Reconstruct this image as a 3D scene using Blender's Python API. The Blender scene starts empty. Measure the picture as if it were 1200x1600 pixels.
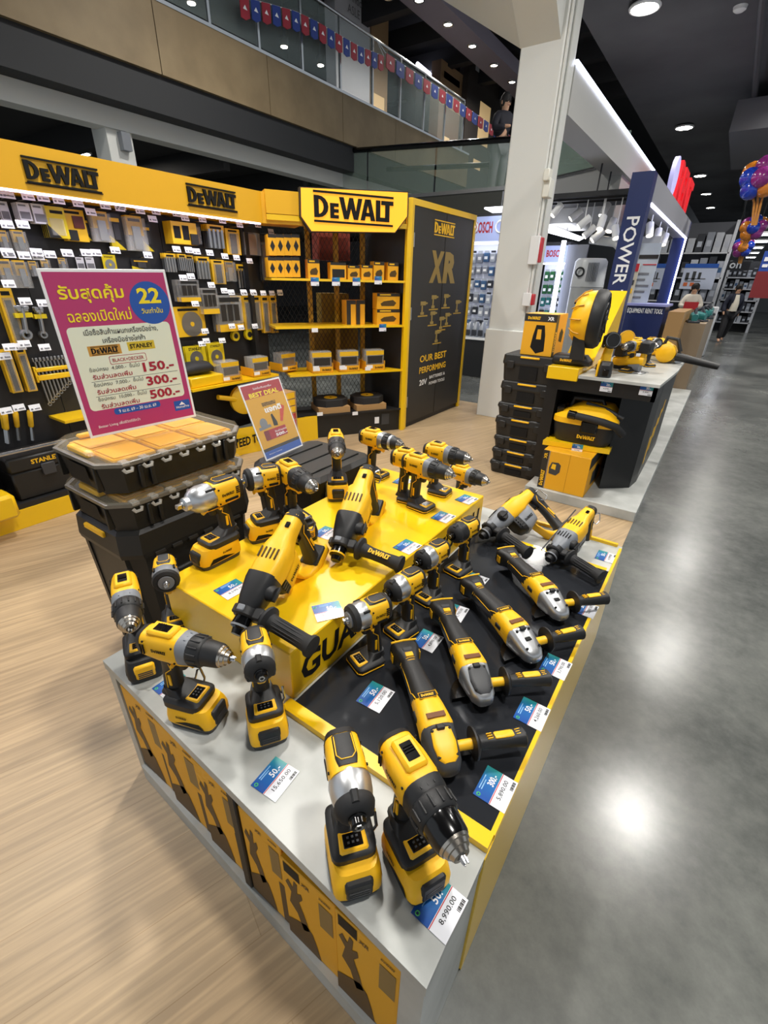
import bpy, bmesh, math, random
import numpy as np
from mathutils import Matrix, Vector
random.seed(7)
SC = bpy.context.scene
COL = SC.collection
PI = math.pi

# ------------------------------------------------------------------ camera
EYE = np.array([0.0, 0.0, 1.5])
FPX = 712.0                                   # focal length for the 1200x1600 frame
def _basis():
    cam = lambda x, y: np.array([x-600., 800.-y, -FPX])
    up = -cam(568, 2200); up /= np.linalg.norm(up)          # the photo's vertical lines
    fy = cam(1152, 450); fy = fy-up*fy.dot(up); fy /= np.linalg.norm(fy)   # the aisle direction
    return np.stack([np.cross(fy, up), fy, up])
RB = _basis()
cd = bpy.data.cameras.new('camera'); cam = bpy.data.objects.new('camera', cd); COL.objects.link(cam)
cd.sensor_fit = 'VERTICAL'; cd.sensor_height = 36; cd.sensor_width = 27; cd.lens = FPX/1600*36
cd.clip_start = .02; cd.clip_end = 200
cam.matrix_world = Matrix.Translation(EYE) @ Matrix(RB.tolist()).to_4x4()
SC.camera = cam

# ------------------------------------------------------------------ world, exposure
w = bpy.data.worlds.new('world'); SC.world = w; w.use_nodes = True
w.node_tree.nodes['Background'].inputs[0].default_value = (.86, .93, 1, 1)
w.node_tree.nodes['Background'].inputs[1].default_value = .62
SC.view_settings.view_transform = 'Standard'
try: SC.view_settings.look = 'None'
except Exception: pass
SC.view_settings.exposure = 0.0
SC.view_settings.gamma = 1
SC.view_settings.use_curve_mapping = False

# surveyed points: the photo's sight line met with a horizontal / vertical plane of the hall
def _ray(x, y): return RB @ np.array([x-600., 800.-y, -FPX])
def on_z(x, y, z): d = _ray(x, y); return EYE+d*((z-EYE[2])/d[2])
def on_x(x, y, X): d = _ray(x, y); return EYE+d*(X/d[0])
def on_y(x, y, Y): d = _ray(x, y); return EYE+d*(Y/d[1])

# ------------------------------------------------------------------ materials
def lin(c):
    if isinstance(c, str):
        c = [int(c[i:i+2], 16)/255 for i in (0, 2, 4)]
        c = [(x/12.92 if x <= .04045 else ((x+.055)/1.055)**2.4) for x in c]
    return (*c[:3], 1)
MATS = {}
def M(name, col=None, rough=.5, metal=0., spec=.5, emit=0, ecol=None, noise=None, bump=None, alpha=None, coat=0, trans=0, ior=1.45):
    if name in MATS: return MATS[name]
    m = bpy.data.materials.new(name); m.use_nodes = True; nt = m.node_tree
    b = nt.nodes['Principled BSDF']; I = b.inputs
    I['Base Color'].default_value = lin(col); I['Roughness'].default_value = rough; I['Metallic'].default_value = metal
    I['Specular IOR Level'].default_value = spec; I['Coat Weight'].default_value = coat
    if trans: I['Transmission Weight'].default_value = trans; I['IOR'].default_value = ior
    if alpha is not None: I['Alpha'].default_value = alpha
    if emit: I['Emission Color'].default_value = lin(ecol or col); I['Emission Strength'].default_value = emit
    tc = None
    def co():
        nonlocal tc
        if tc is None: tc = nt.nodes.new('ShaderNodeTexCoord')
        return tc.outputs['Object']
    if noise:                                   # (scale, other colour, amount, detail)
        n = nt.nodes.new('ShaderNodeTexNoise'); n.inputs['Scale'].default_value = noise[0]; n.inputs['Detail'].default_value = noise[3] if len(noise) > 3 else 4
        nt.links.new(co(), n.inputs['Vector'])
        r = nt.nodes.new('ShaderNodeMapRange'); r.inputs[1].default_value = .35; r.inputs[2].default_value = .65; r.inputs[4].default_value = noise[2]
        nt.links.new(n.outputs['Fac'], r.inputs[0])
        x = nt.nodes.new('ShaderNodeMix'); x.data_type = 'RGBA'; x.inputs[6].default_value = lin(col); x.inputs[7].default_value = lin(noise[1])
        nt.links.new(r.outputs[0], x.inputs[0]); nt.links.new(x.outputs[2], I['Base Color'])
    if bump:
        n = nt.nodes.new('ShaderNodeTexNoise'); n.inputs['Scale'].default_value = bump[0]; n.inputs['Detail'].default_value = 3
        nt.links.new(co(), n.inputs['Vector'])
        p = nt.nodes.new('ShaderNodeBump'); p.inputs['Strength'].default_value = bump[1]; p.inputs['Distance'].default_value = .002
        nt.links.new(n.outputs['Fac'], p.inputs['Height']); nt.links.new(p.outputs[0], I['Normal'])
    MATS[name] = m; return m
YEL = M('tool_yellow', 'fbbf12', .42, bump=(900, .05))
BLK = M('tool_black', '1b1b1c', .5, bump=(700, .12))
RUB = M('rubber_black', '222223', .72)
GRY = M('tool_grey', '7d8187', .45)
DGR = M('dark_grey', '3a3b3d', .5)
SIL = M('cast_silver', 'c4c6c8', .34, .85)
CHR = M('chuck_steel', 'b9b2a8', .26, 1)
CHB = M('gloss_black', '0a0a0b', .16)
YPA = M('yellow_paint', 'f4c512', .3, coat=.35)
YSH = M('header_yellow', 'e9b11e', .45)
WHT = M('white', 'e9eaea', .5)
PAPER = M('paper_white', 'f3f4f6', .35)
INK = M('ink_black', '141414', .6, spec=.25)
YINK = M('ink_yellow', 'f5c01a', .45)
WINK = M('ink_white', 'f5f5f5', .5)
RINK = M('ink_red', 'c0202c', .45)
KRAFT = M('cardboard', 'b08a58', .8)
BOXY = M('carton_yellow', 'e7a819', .5)
BOXD = M('carton_dark', '2a2621', .5)
STEEL = M('steel', 'b9babb', .25, 1)
CLEAR = M('clear_plastic', 'f2efe8', .08, alpha=.15)
LEDM = M('led_white', 'dfe6ff', emit=9)

# ------------------------------------------------------------------ mesh helpers
class MB:
    def __init__(s): s.v = []; s.f = []
    def add(s, vs, fs):
        n = len(s.v); s.v += [tuple(map(float, p)) for p in vs]; s.f += [tuple(i+n for i in q) for q in fs]; return s
    def box(s, x0, x1, y0, y1, z0, z1):
        vs = [(x, y, z) for z in (z0, z1) for y in (y0, y1) for x in (x0, x1)]
        return s.add(vs, [(0, 2, 3, 1), (4, 5, 7, 6), (0, 1, 5, 4), (2, 6, 7, 3), (0, 4, 6, 2), (1, 3, 7, 5)])
    def rbox(s, x0, x1, y0, y1, z0, z1, b=.004):
        lo = (x0, y0, z0); hi = (x1, y1, z1); vs = []; ix = {}
        for c in [(i, j, k) for i in (0, 1) for j in (0, 1) for k in (0, 1)]:
            for a in range(3):
                p = [(hi[t]-b if c[t] else lo[t]+b) for t in range(3)]; p[a] = hi[a] if c[a] else lo[a]
                ix[c, a] = len(vs); vs.append(p)
        fs = []
        def face(ids):
            P = [np.array(vs[i]) for i in ids]; n = np.cross(P[1]-P[0], P[2]-P[0]); cc = (np.array(lo)+hi)/2
            fs.append(tuple(ids) if n.dot(sum(P)/len(P)-cc) > 0 else tuple(reversed(ids)))
        for a in range(3):
            u, v = [t for t in range(3) if t != a]
            for e in (0, 1):
                q = []
                for (i, j) in ((0, 0), (1, 0), (1, 1), (0, 1)):
                    c = [0, 0, 0]; c[a] = e; c[u] = i; c[v] = j; q.append(ix[tuple(c), a])
                face(q)
            for (i, j) in ((0, 0), (1, 0), (1, 1), (0, 1)):        # edges along axis a
                c0 = [0, 0, 0]; c0[u] = i; c0[v] = j; c1 = list(c0); c1[a] = 1
                face([ix[tuple(c0), u], ix[tuple(c1), u], ix[tuple(c1), v], ix[tuple(c0), v]])
        for c in [(i, j, k) for i in (0, 1) for j in (0, 1) for k in (0, 1)]:
            face([ix[c, 0], ix[c, 1], ix[c, 2]])
        return s.add(vs, fs)
    def rings(s, R, caps=True):
        n = len(R[0]); vs = [p for r in R for p in r]; fs = []
        for i in range(len(R)-1):
            for j in range(n):
                a, b = i*n+j, i*n+(j+1) % n; fs.append((a, b, b+n, a+n))
        if caps: fs += [tuple(reversed(range(n))), tuple(range((len(R)-1)*n, len(R)*n))]
        return s.add(vs, fs)
    def loft(s, secs, ax='x', n=16, caps=True):
        """secs: (pos, cu, cv, ru, rv, e) superellipse rings; planes yz / xy"""
        R = []
        for q in secs:
            p, cu, cv, ru, rv = q[:5]; e = q[5] if len(q) > 5 else 2.6
            r = []
            for k in range(n):
                t = 2*PI*(k+.5)/n; c, d = math.cos(t), math.sin(t)
                u = cu+ru*math.copysign(abs(c)**(2/e), c); v = cv+rv*math.copysign(abs(d)**(2/e), d)
                r.append((p, u, v) if ax == 'x' else ((u, v, p) if ax == 'z' else (v, p, u)))
            R.append(r)
        return s.rings(R, caps)
    def lathe(s, prof, o=(0, 0, 0), d=(1, 0, 0), n=16, caps=True):
        o = np.array(o, float); d = np.array(d, float); d /= np.linalg.norm(d)
        u = np.cross(d, (0, 0, 1) if abs(d[2]) < .9 else (0, 1, 0)); u /= np.linalg.norm(u); v = np.cross(d, u)
        R = [[o+d*t+r*(math.cos(2*PI*k/n)*u+math.sin(2*PI*k/n)*v) for k in range(n)] for t, r in prof]
        return s.rings(R, caps)
    def tube(s, pts, r, n=8):
        P = [np.array(p, float) for p in pts]; R = []; up = None
        for i, p in enumerate(P):
            d = P[min(i+1, len(P)-1)]-P[max(i-1, 0)]; d /= np.linalg.norm(d)+1e-12
            if up is None: up = np.array((0, 0, 1.)) if abs(d[2]) < .9 else np.array((1., 0, 0))
            u = np.cross(d, up); u /= np.linalg.norm(u)+1e-12; v = np.cross(u, d); up = v
            rr = r[i] if isinstance(r, (list, tuple)) else r
            R.append([p+rr*(math.cos(2*PI*k/n)*u+math.sin(2*PI*k/n)*v) for k in range(n)])
        return s.rings(R)
    def prism(s, poly, z0, z1):
        n = len(poly); vs = [(x, y, z0) for x, y in poly]+[(x, y, z1) for x, y in poly]
        return s.add(vs, [tuple(reversed(range(n))), tuple(range(n, 2*n))]+[(i, (i+1) % n, n+(i+1) % n, n+i) for i in range(n)])
    def tf(s, m, start=0):
        s.v[start:] = [tuple(m @ Vector(p)) for p in s.v[start:]]; return s
    def torus(s, c, d, R, r, n=24, k=8):
        o = np.array(c, float); d = np.array(d, float); d /= np.linalg.norm(d)
        u = np.cross(d, (0, 0, 1) if abs(d[2]) < .9 else (0, 1, 0)); u /= np.linalg.norm(u); v = np.cross(d, u)
        n0 = len(s.v)
        for i in range(n):
            a = 2*PI*i/n; e = math.cos(a)*u+math.sin(a)*v
            for j in range(k):
                b = 2*PI*j/k; s.v.append(tuple(o+e*(R+r*math.cos(b))+d*r*math.sin(b)))
        s.f += [(n0+i*k+j, n0+((i+1) % n)*k+j, n0+((i+1) % n)*k+(j+1) % k, n0+i*k+(j+1) % k) for i in range(n) for j in range(k)]
        return s

def mesh(name, mb, mat, smooth=40):
    me = bpy.data.meshes.new(name); me.from_pydata(mb.v, [], mb.f); me.update()
    bm = bmesh.new(); bm.from_mesh(me); bmesh.ops.recalc_face_normals(bm, faces=bm.faces); bm.to_mesh(me); bm.free()
    if mat: me.materials.append(mat)
    if smooth:
        me.polygons.foreach_set('use_smooth', [True]*len(me.polygons)); me.set_sharp_from_angle(angle=math.radians(smooth))
    return me
def base_of(vs):
    a = np.array(vs); return np.array([(a[:, 0].min()+a[:, 0].max())/2, (a[:, 1].min()+a[:, 1].max())/2, a[:, 2].min()])
def props(o, label=None, cat=None, group=None, kind=None):
    for k, v in (('label', label), ('category', cat), ('group', group), ('kind', kind)):
        if v: o[k] = v
    return o
def link(name, me, parent=None):
    o = bpy.data.objects.new(name, me); COL.objects.link(o)
    if parent: o.parent = parent
    return o
WM = {}
def thing(name, label, cat, loc=(0, 0, 0), rot=None, group=None, scale=1):
    o = link(name, None); o.empty_display_size = .05
    m = rot.to_4x4() if isinstance(rot, Matrix) else Matrix.Rotation(rot or 0, 4, 'Z')
    o.matrix_world = Matrix.Translation(Vector(loc)) @ m @ Matrix.Scale(scale, 4)
    WM[o.name] = o.matrix_world.copy()
    return props(o, label, cat, group)
def wmat(o):
    return WM.get(o.name, Matrix()) if o else Matrix()
def solo(name, mb, mat, label=None, cat=None, group=None, kind=None, smooth=40):
    """a thing that is one mesh, given in world coordinates"""
    b = base_of(mb.v); mb.v = [tuple(np.array(p)-b) for p in mb.v]
    o = link(name, mesh(name, mb, mat, smooth)); o.location = b
    WM[o.name] = Matrix.Translation(Vector(b)); return props(o, label, cat, group, kind)
CACHE = {}
def part(parent, name, mat, fn, key=None, world=False, label=None, kind=None, smooth=40):
    """fn(mb) fills the mesh; key shares mesh data between alike parts"""
    k = (key, mat.name) if key else None
    me = CACHE.get(k) if k else None
    if me is None:
        mb = MB(); fn(mb)
        if world: mb.tf(wmat(parent).inverted())
        me = mesh(name, mb, mat, smooth)
        if k: CACHE[k] = me
    o = link(name, me, parent); 
    if parent and parent.name in WM: WM[o.name] = WM[parent.name]
    return props(o, label, None, None, kind)
def frame(o, r, u):
    r = Vector(r).normalized(); u = Vector(u); u = (u-r*u.dot(r)).normalized(); n = r.cross(u)
    m = Matrix.Identity(4)
    for i, c in enumerate((r, u, n)):
        for j in range(3): m[j][i] = c[j]
    m.translation = Vector(o); return m

# ---- lettering (built-in font); meshes are filled in one pass at the end
TXT = {}; TXT_USE = []
def text(parent, body, w, mat, m, h=None, world=False, bold=0, shear=0, name='lettering', spacing=1, ext=0, label=None, keep=False):
    k = (body, bold, shear, spacing, ext, mat.name)
    if k not in TXT:
        me = bpy.data.meshes.new('lettering'); me.materials.append(mat); TXT[k] = me
    o = link(name, TXT[k], parent)
    if world and parent: m = wmat(parent).inverted() @ m
    o.matrix_basis = m; TXT_USE.append((o, k, w, h))
    return props(o, label)
def finish_text():
    tmp = {}
    for k in TXT:
        c = bpy.data.curves.new('t', 'FONT'); c.body = k[0]; c.offset = k[1]; c.shear = k[2]; c.space_character = k[3]; c.extrude = k[4]
        c.resolution_u = 2; c.align_x = 'LEFT'; o = bpy.data.objects.new('t', c); COL.objects.link(o); tmp[k] = o
    bpy.context.view_layer.update(); dg = bpy.context.evaluated_depsgraph_get(); dim = {}
    for k, o in tmp.items():
        me = bpy.data.meshes.new_from_object(o.evaluated_get(dg)); n = len(me.vertices)
        a = np.zeros(n*3); me.vertices.foreach_get('co', a); a = a.reshape(-1, 3)
        if n == 0: dim[k] = (1, 1); continue
        lo, hi = a.min(0), a.max(0); a -= [(lo[0]+hi[0])/2, (lo[1]+hi[1])/2, 0]; dim[k] = (hi[0]-lo[0], hi[1]-lo[1])
        fs = [tuple(p.vertices) for p in me.polygons]
        TXT[k].from_pydata(a.tolist(), [], fs); TXT[k].update(); bpy.data.meshes.remove(me)
        if k[4] == 0:
            if TXT[k].polygons and sum(p.normal.z for p in TXT[k].polygons) < 0: TXT[k].flip_normals()
    for o in tmp.values():
        c = o.data; bpy.data.objects.remove(o); bpy.data.curves.remove(c)
    for o, k, w_, h_ in TXT_USE:
        sx = w_/max(dim[k][0], 1e-6); sy = sx if h_ is None else h_/max(dim[k][1], 1e-6)
        o.matrix_basis = o.matrix_basis @ Matrix.Diagonal((sx, sy, min(sx, sy), 1))

# ---- the slab-letter wordmark: D e W A L T between two rules (unit height letters, width 4.6)
def _word():
    P = []
    def arcD(x, w, h, t):
        o = [(x+t*.9+ (w-t*.9)*math.sin(a), h/2+h/2*math.cos(a)) for a in np.linspace(0, PI, 9)]
        i = [(x+t*.9+(w-t*1.9)*math.sin(a), h/2+(h/2-t*.62)*math.cos(a)) for a in np.linspace(0, PI, 9)]
        for k in range(8): P.append([o[k], i[k], i[k+1], o[k+1]][::-1])
        P.append([(x, 0), (x+t, 0), (x+t, h), (x, h)])
    arcD(0, .80, 1, .26)
    x = .9; P.append([(x, 0), (x+.22, 0), (x+.22, .7), (x, .7)])
    for y in (0, .27, .54): P.append([(x+.22, y), (x+.48, y), (x+.48, y+.16), (x+.22, y+.16)])
    x = 1.42; wv = [(0, 1), (.26, 1), (.42, .36), (.58, 1), (.80, 1), (.96, .36), (1.10, 1), (1.34, 1), (1.08, 0), (.84, 0), (.68, .52), (.52, 0), (.27, 0)]
    P.append([(x+a, b) for a, b in wv][::-1])
    x = 2.66; P.append([(x, 0), (x+.25, 0), (x+.50, 1), (x+.27, 1)]); P.append([(x+.62, 0), (x+.88, 0), (x+.60, 1), (x+.37, 1)])
    P.append([(x+.2, .2), (x+.68, .2), (x+.63, .38), (x+.25, .38)])
    x = 3.58; P.append([(x, 0), (x+.26, 0), (x+.26, 1), (x, 1)]); P.append([(x+.26, 0), (x+.60, 0), (x+.60, .2), (x+.26, .2)])
    x = 3.98; P.append([(x-.08, .8), (x+.66, .8), (x+.66, 1), (x-.08, 1)]); P.append([(x+.17, 0), (x+.43, 0), (x+.43, .8), (x+.17, .8)])
    return [[(a-2.31, b-.5) for a, b in q] for q in P]
WORD = _word()
def logo(parent, w, mat, m, rules=False, world=False, depth=.02, name='logo'):
    def fn(mb):
        for q in WORD: mb.prism(q, 0, depth)
        if rules:
            for y in (-.72, .62): mb.prism([(-2.33, y), (2.33, y), (2.33, y+.1), (-2.33, y+.1)], 0, depth)
    o = part(parent, name, mat, fn, key=('logo', rules, depth), smooth=0)
    if world and parent: m = wmat(parent).inverted() @ m
    o.matrix_basis = m @ Matrix.Scale(w/4.66, 4); return o
# ------------------------------------------------------------------ lamps of the hall
def downlight(x, y, z, power, label, r=.17, col=(1, .97, .92), emit=60):
    t = thing('ceiling_downlight', label, 'ceiling light', (x, y, z), group='round ceiling downlights')
    part(t, 'trim_ring', WHT, lambda b: b.torus((0, 0, 0), (0, 0, 1), r+.02, .022, 24, 6), key=('dlr', r))
    part(t, 'lens', M('lamp_lens', 'ffffff', emit=emit, ecol='fff6ea'), lambda b: b.lathe([(0, r), (.012, r)], (0, 0, -.006), (0, 0, 1), 24), key=('dll', r))
    part(t, 'housing', BLK, lambda b: b.lathe([(.02, r+.02), (.16, r+.01), (.17, .03)], (0, 0, 0), (0, 0, 1), 20), key=('dlh', r))
    if power:
        l = bpy.data.lights.new('downlight', 'AREA'); l.shape = 'DISK'; l.size = r*2.2; l.energy = power*.25; l.color = col; l.spread = math.radians(150)
        o = link('lamp_light', l, t); o.location = (0, 0, -.03)
    return t
for i, (x, y, p) in enumerate(((.75, 1.0, 330), (.75, 5.0, 330), (.8, 8.75, 330), (.8, 12.7, 330), (.8, 17.8, 260))):
    downlight(x, y, 5.0, p, 'round ceiling downlight high above the right aisle, %s from the near end' % ('first', 'second', 'third', 'fourth', 'fifth')[i])
for i, (x, y, p) in enumerate(((-2.15, 2.2, 330), (-2.15, 9.4, 260), (-2.15, 15.9, 200), (-2.15, 22.4, 200), (-2.15, 26.6, 0), (-2.15, 31, 0))):
    downlight(x, y, 5.0, p, 'bright round downlight in the dark ceiling right of the pillar, %s in its row' % ('nearest', 'second', 'third', 'fourth', 'fifth', 'farthest')[i])
for i, (x, y, p) in enumerate(((-4.6, .2, 430), (-4.6, 5.2, 430))):
    downlight(x, y, 5.6, p, ('round downlight hanging above the near pegboard end', 'round downlight hanging above the corner cabinet')[i])
downlight(-10.4, 5.25, 3.44, 120, 'bright round downlight under the mezzanine above the left wordmark')

# ------------------------------------------------------------------ floor
def floor_mats():
    m = M('polished_concrete', '6d7070', .2); nt = m.node_tree; b = nt.nodes['Principled BSDF']; L = nt.links.new
    tc = nt.nodes.new('ShaderNodeTexCoord')
    def noise(s, d, r=.55):
        n = nt.nodes.new('ShaderNodeTexNoise'); n.inputs['Scale'].default_value = s; n.inputs['Detail'].default_value = d; n.inputs['Roughness'].default_value = r; L(tc.outputs['Object'], n.inputs['Vector']); return n
    n1 = noise(1.1, 6); n2 = noise(14, 8, .7)
    ad = nt.nodes.new('ShaderNodeMath'); ad.operation = 'MULTIPLY_ADD'; ad.inputs[1].default_value = .55
    L(n2.outputs['Fac'], ad.inputs[0]); L(n1.outputs['Fac'], ad.inputs[2])
    r = nt.nodes.new('ShaderNodeValToRGB'); r.color_ramp.elements[0].position = .52; r.color_ramp.elements[1].position = 1.05
    r.color_ramp.elements[0].color = lin('434645'); r.color_ramp.elements[1].color = lin('767874'); L(ad.outputs[0], r.inputs[0]); L(r.outputs[0], b.inputs['Base Color'])
    q = nt.nodes.new('ShaderNodeMapRange'); q.inputs[3].default_value = .14; q.inputs[4].default_value = .34; L(n1.outputs['Fac'], q.inputs[0]); L(q.outputs[0], b.inputs['Roughness'])
    m = M('oak_vinyl', 'c9b08a', .42); nt = m.node_tree; b = nt.nodes['Principled BSDF']; L = nt.links.new
    tc = nt.nodes.new('ShaderNodeTexCoord'); mp = nt.nodes.new('ShaderNodeMapping'); mp.inputs['Rotation'].default_value = (0, 0, math.radians(-70)); L(tc.outputs['Object'], mp.inputs['Vector'])
    br = nt.nodes.new('ShaderNodeTexBrick'); br.inputs['Scale'].default_value = 1; br.inputs['Brick Width'].default_value = 1.22; br.inputs['Row Height'].default_value = .18; br.inputs['Mortar Size'].default_value = .0012
    br.inputs['Color1'].default_value = lin('bba17c'); br.inputs['Color2'].default_value = lin('b09672'); br.inputs['Mortar'].default_value = lin('a48963'); L(mp.outputs[0], br.inputs['Vector'])
    m2 = nt.nodes.new('ShaderNodeMapping'); m2.inputs['Scale'].default_value = (1.4, 34, 1); L(mp.outputs[0], m2.inputs['Vector'])
    n = nt.nodes.new('ShaderNodeTexNoise'); n.inputs['Scale'].default_value = 1.6; n.inputs['Detail'].default_value = 7; n.inputs['Distortion'].default_value = .5; L(m2.outputs[0], n.inputs['Vector'])
    rr = nt.nodes.new('ShaderNodeMapRange'); rr.inputs[1].default_value = .36; rr.inputs[2].default_value = .66; rr.inputs[3].default_value = .76; rr.inputs[4].default_value = 1.08; L(n.outputs['Fac'], rr.inputs[0])
    x = nt.nodes.new('ShaderNodeMix'); x.data_type = 'RGBA'; x.blend_type = 'MULTIPLY'; x.inputs[0].default_value = 1; L(br.outputs['Color'], x.inputs[6]); L(rr.outputs[0], x.inputs[7]); L(x.outputs[2], b.inputs['Base Color'])
floor_mats()
def struct(name, fn, mat, parent=None, smooth=0):
    b = MB(); fn(b); return solo(name, b, mat, kind='structure', smooth=smooth)
struct('floor', lambda b: b.box(-22, 9, -4, 46, -.1, 0), MATS['polished_concrete'])
struct('floor_wood', lambda b: b.box(-3.9, -.152, -3, 5.95, 0, .004), MATS['oak_vinyl'])
DARK = M('dark_paint', '2b2c2e', .7); CEIL = M('ceiling_dark', '4c4d51', .8, noise=(.5, '66676b', .7)); WALL = M('wall_white', 'cfd0cc', .6)
struct('ceiling', lambda b: b.box(-3.0, 9, -4, 46, 5.05, 5.25), CEIL)
struct('ceiling_atrium', lambda b: b.box(-22, -3.0, -4, 46, 7.6, 7.8), M('ceiling_black', '2d2e31', .8))
struct('wall_far', lambda b: b.box(-22, 9, 45.5, 46, 0, 7.6), M('wall_far_grey', '77787a', .7))
struct('wall_left', lambda b: b.box(-22.2, -22, -4, 46, 0, 7.6), M('wall_left_grey', '4a4a4c', .7))

# ------------------------------------------------------------------ pillar and beams
PW = M('pillar_white', 'd9dad5', .45)
t = thing('trim_pillar', 'square white building pillar with conduit and red fire switch', 'pillar', (-2.07, 5.6, 0)); del t['category']; del t['label']; t['kind'] = 'structure'
part(t, 'shaft', PW, lambda b: b.rbox(-2.27, -1.86, 5.42, 5.8, 0, 5.05, .012), world=True, smooth=0)
part(t, 'base_cladding', PW, lambda b: b.rbox(-2.285, -1.80, 5.385, 5.84, 0, 1.02, .008), world=True, smooth=0)
part(t, 'corbel', PW, lambda b: b.add([(-2.27, 5.0, 3.75), (-1.9, 5.0, 3.75), (-1.9, 5.42, 3.45), (-2.27, 5.42, 3.45), (-3.9, 5.0, 4.4), (-1.9, 5.0, 4.4), (-1.9, 5.42, 4.4), (-3.9, 5.42, 4.4)], [(0, 3, 2, 1), (4, 5, 6, 7), (0, 1, 5, 4), (2, 3, 7, 6), (1, 2, 6, 5), (0, 4, 7, 3)]), world=True, smooth=0)
part(t, 'conduit', PW, lambda b: b.tube([(-1.845, 5.45, 1.15), (-1.845, 5.45, 5.04)], .014, 8), world=True)
part(t, 'conduit', PW, lambda b: b.tube([(-1.845, 5.56, 1.1), (-1.845, 5.56, 5.04)], .011, 8), world=True)
part(t, 'junction_box', M('box_cream', 'e4e3d8', .5), lambda b: b.rbox(-1.86, -1.79, 5.40, 5.53, 2.27, 2.43, .008), world=True)
part(t, 'junction_box', MATS['box_cream'], lambda b: b.rbox(-1.86, -1.80, 5.36, 5.46, 2.40, 2.50, .008), world=True)
part(t, 'fire_switch', M('fire_red', 'c4232b', .4), lambda b: b.rbox(-1.86, -1.79, 5.40, 5.50, 1.70, 1.93, .006), world=True)
part(t, 'switch_back', WHT, lambda b: b.rbox(-1.9, -1.80, 5.38, 5.415, 1.68, 1.94, .004), world=True)
part(t, 'call_point', MATS['fire_red'], lambda b: b.rbox(-1.86, -1.78, 5.38, 5.47, 1.29, 1.40, .006), world=True)
part(t, 'call_point_back', WHT, lambda b: b.rbox(-1.89, -1.80, 5.36, 5.385, 1.28, 1.41, .004), world=True)
def beam(b): b.box(-2.15, -1.85, 5.8, 15, 3.0, 3.40)
t = thing('trim_beam', None, None, (-2, 10, 3)); t['kind'] = 'structure'
part(t, 'beam', M('beam_grey', 'b7b7b4', .6), beam, world=True, smooth=0)
part(t, 'led_strip', LEDM, lambda b: b.box(-1.86, -1.835, 5.8, 15, 3.375, 3.41), world=True, smooth=0)
# ------------------------------------------------------------------ the sales table
TZ = .50; BZ = .66; KZ = .512
STONE = M('table_stone', 'c0c2be', .4, noise=(4.5, '9a9d99', .85, 7))
t = TABLE = thing('display_table', 'low white stone-look sales table carrying the cordless tools', 'display table', (-.66, 1.15, .0))
part(t, 'table_top', STONE, lambda b: b.prism([(-1.215, .352), (-.10, .297), (-.10, 1.97), (-1.215, 1.97)], TZ-.03, TZ), world=True, smooth=0)
part(t, 'side_panel', STONE, lambda b: b.prism([(-1.212, .356), (-1.17, .354), (-1.17, 1.95), (-1.212, 1.95)], .005, TZ-.03), world=True, smooth=0, label='left end panel of the stone-look table')
part(t, 'corner_panel', STONE, lambda b: b.prism([(-.15, .303), (-.103, .300), (-.103, .52), (-.15, .52)], .005, TZ-.03), world=True, smooth=0)
part(t, 'base_plinth', STONE, lambda b: b.prism([(-1.17, .345), (-.15, .30), (-.15, 1.92), (-1.17, 1.92)], .005, .07), world=True, smooth=0)
part(t, 'inner_panel', BLK, lambda b: b.box(-1.17, -.15, .70, .72, .07, TZ-.03), world=True, smooth=0)
part(t, 'side_board', YPA, lambda b: b.box(-.115, -.098, .522, 1.95, .005, TZ-.005), world=True, smooth=0, label='yellow board along the aisle side')
part(t, 'back_panel', STONE, lambda b: b.box(-1.17, -.12, 1.93, 1.95, .005, TZ-.03), world=True, smooth=0)
part(t, 'black_board', M('gloss_black_board', '26282c', .15, spec=.3), lambda b: b.box(-.655, -.108, .565, 1.715, TZ, KZ), world=True, smooth=0)
for nm, bx in (('front', (-.668, -.10, .532, .565)), ('right', (-.108, -.098, .565, 1.93)), ('back', (-.655, -.118, 1.715, 1.735)), ('far', (-.60, -.118, 1.955, 1.97))):
    part(t, 'yellow_edging', YPA, lambda b, bx=bx: b.box(*bx, TZ, KZ+(.006 if nm == 'front' else .001)), world=True, smooth=0)
t = thing('display_riser', 'glossy yellow riser block standing on the sales table', 'display riser', (-.93, 1.17, TZ))
part(t, 'block', YPA, lambda b: b.rbox(-1.212, -.668, .576, 1.765, TZ, BZ, .003), world=True, smooth=0)
m_ = frame((-.667, 1.17, TZ+.075), (0, 1, 0), (0, 0, 1))
text(t, 'GUARANTEED TOUGH', 1.12, INK, m_, h=.085, world=True, bold=.035, shear=.12)

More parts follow.
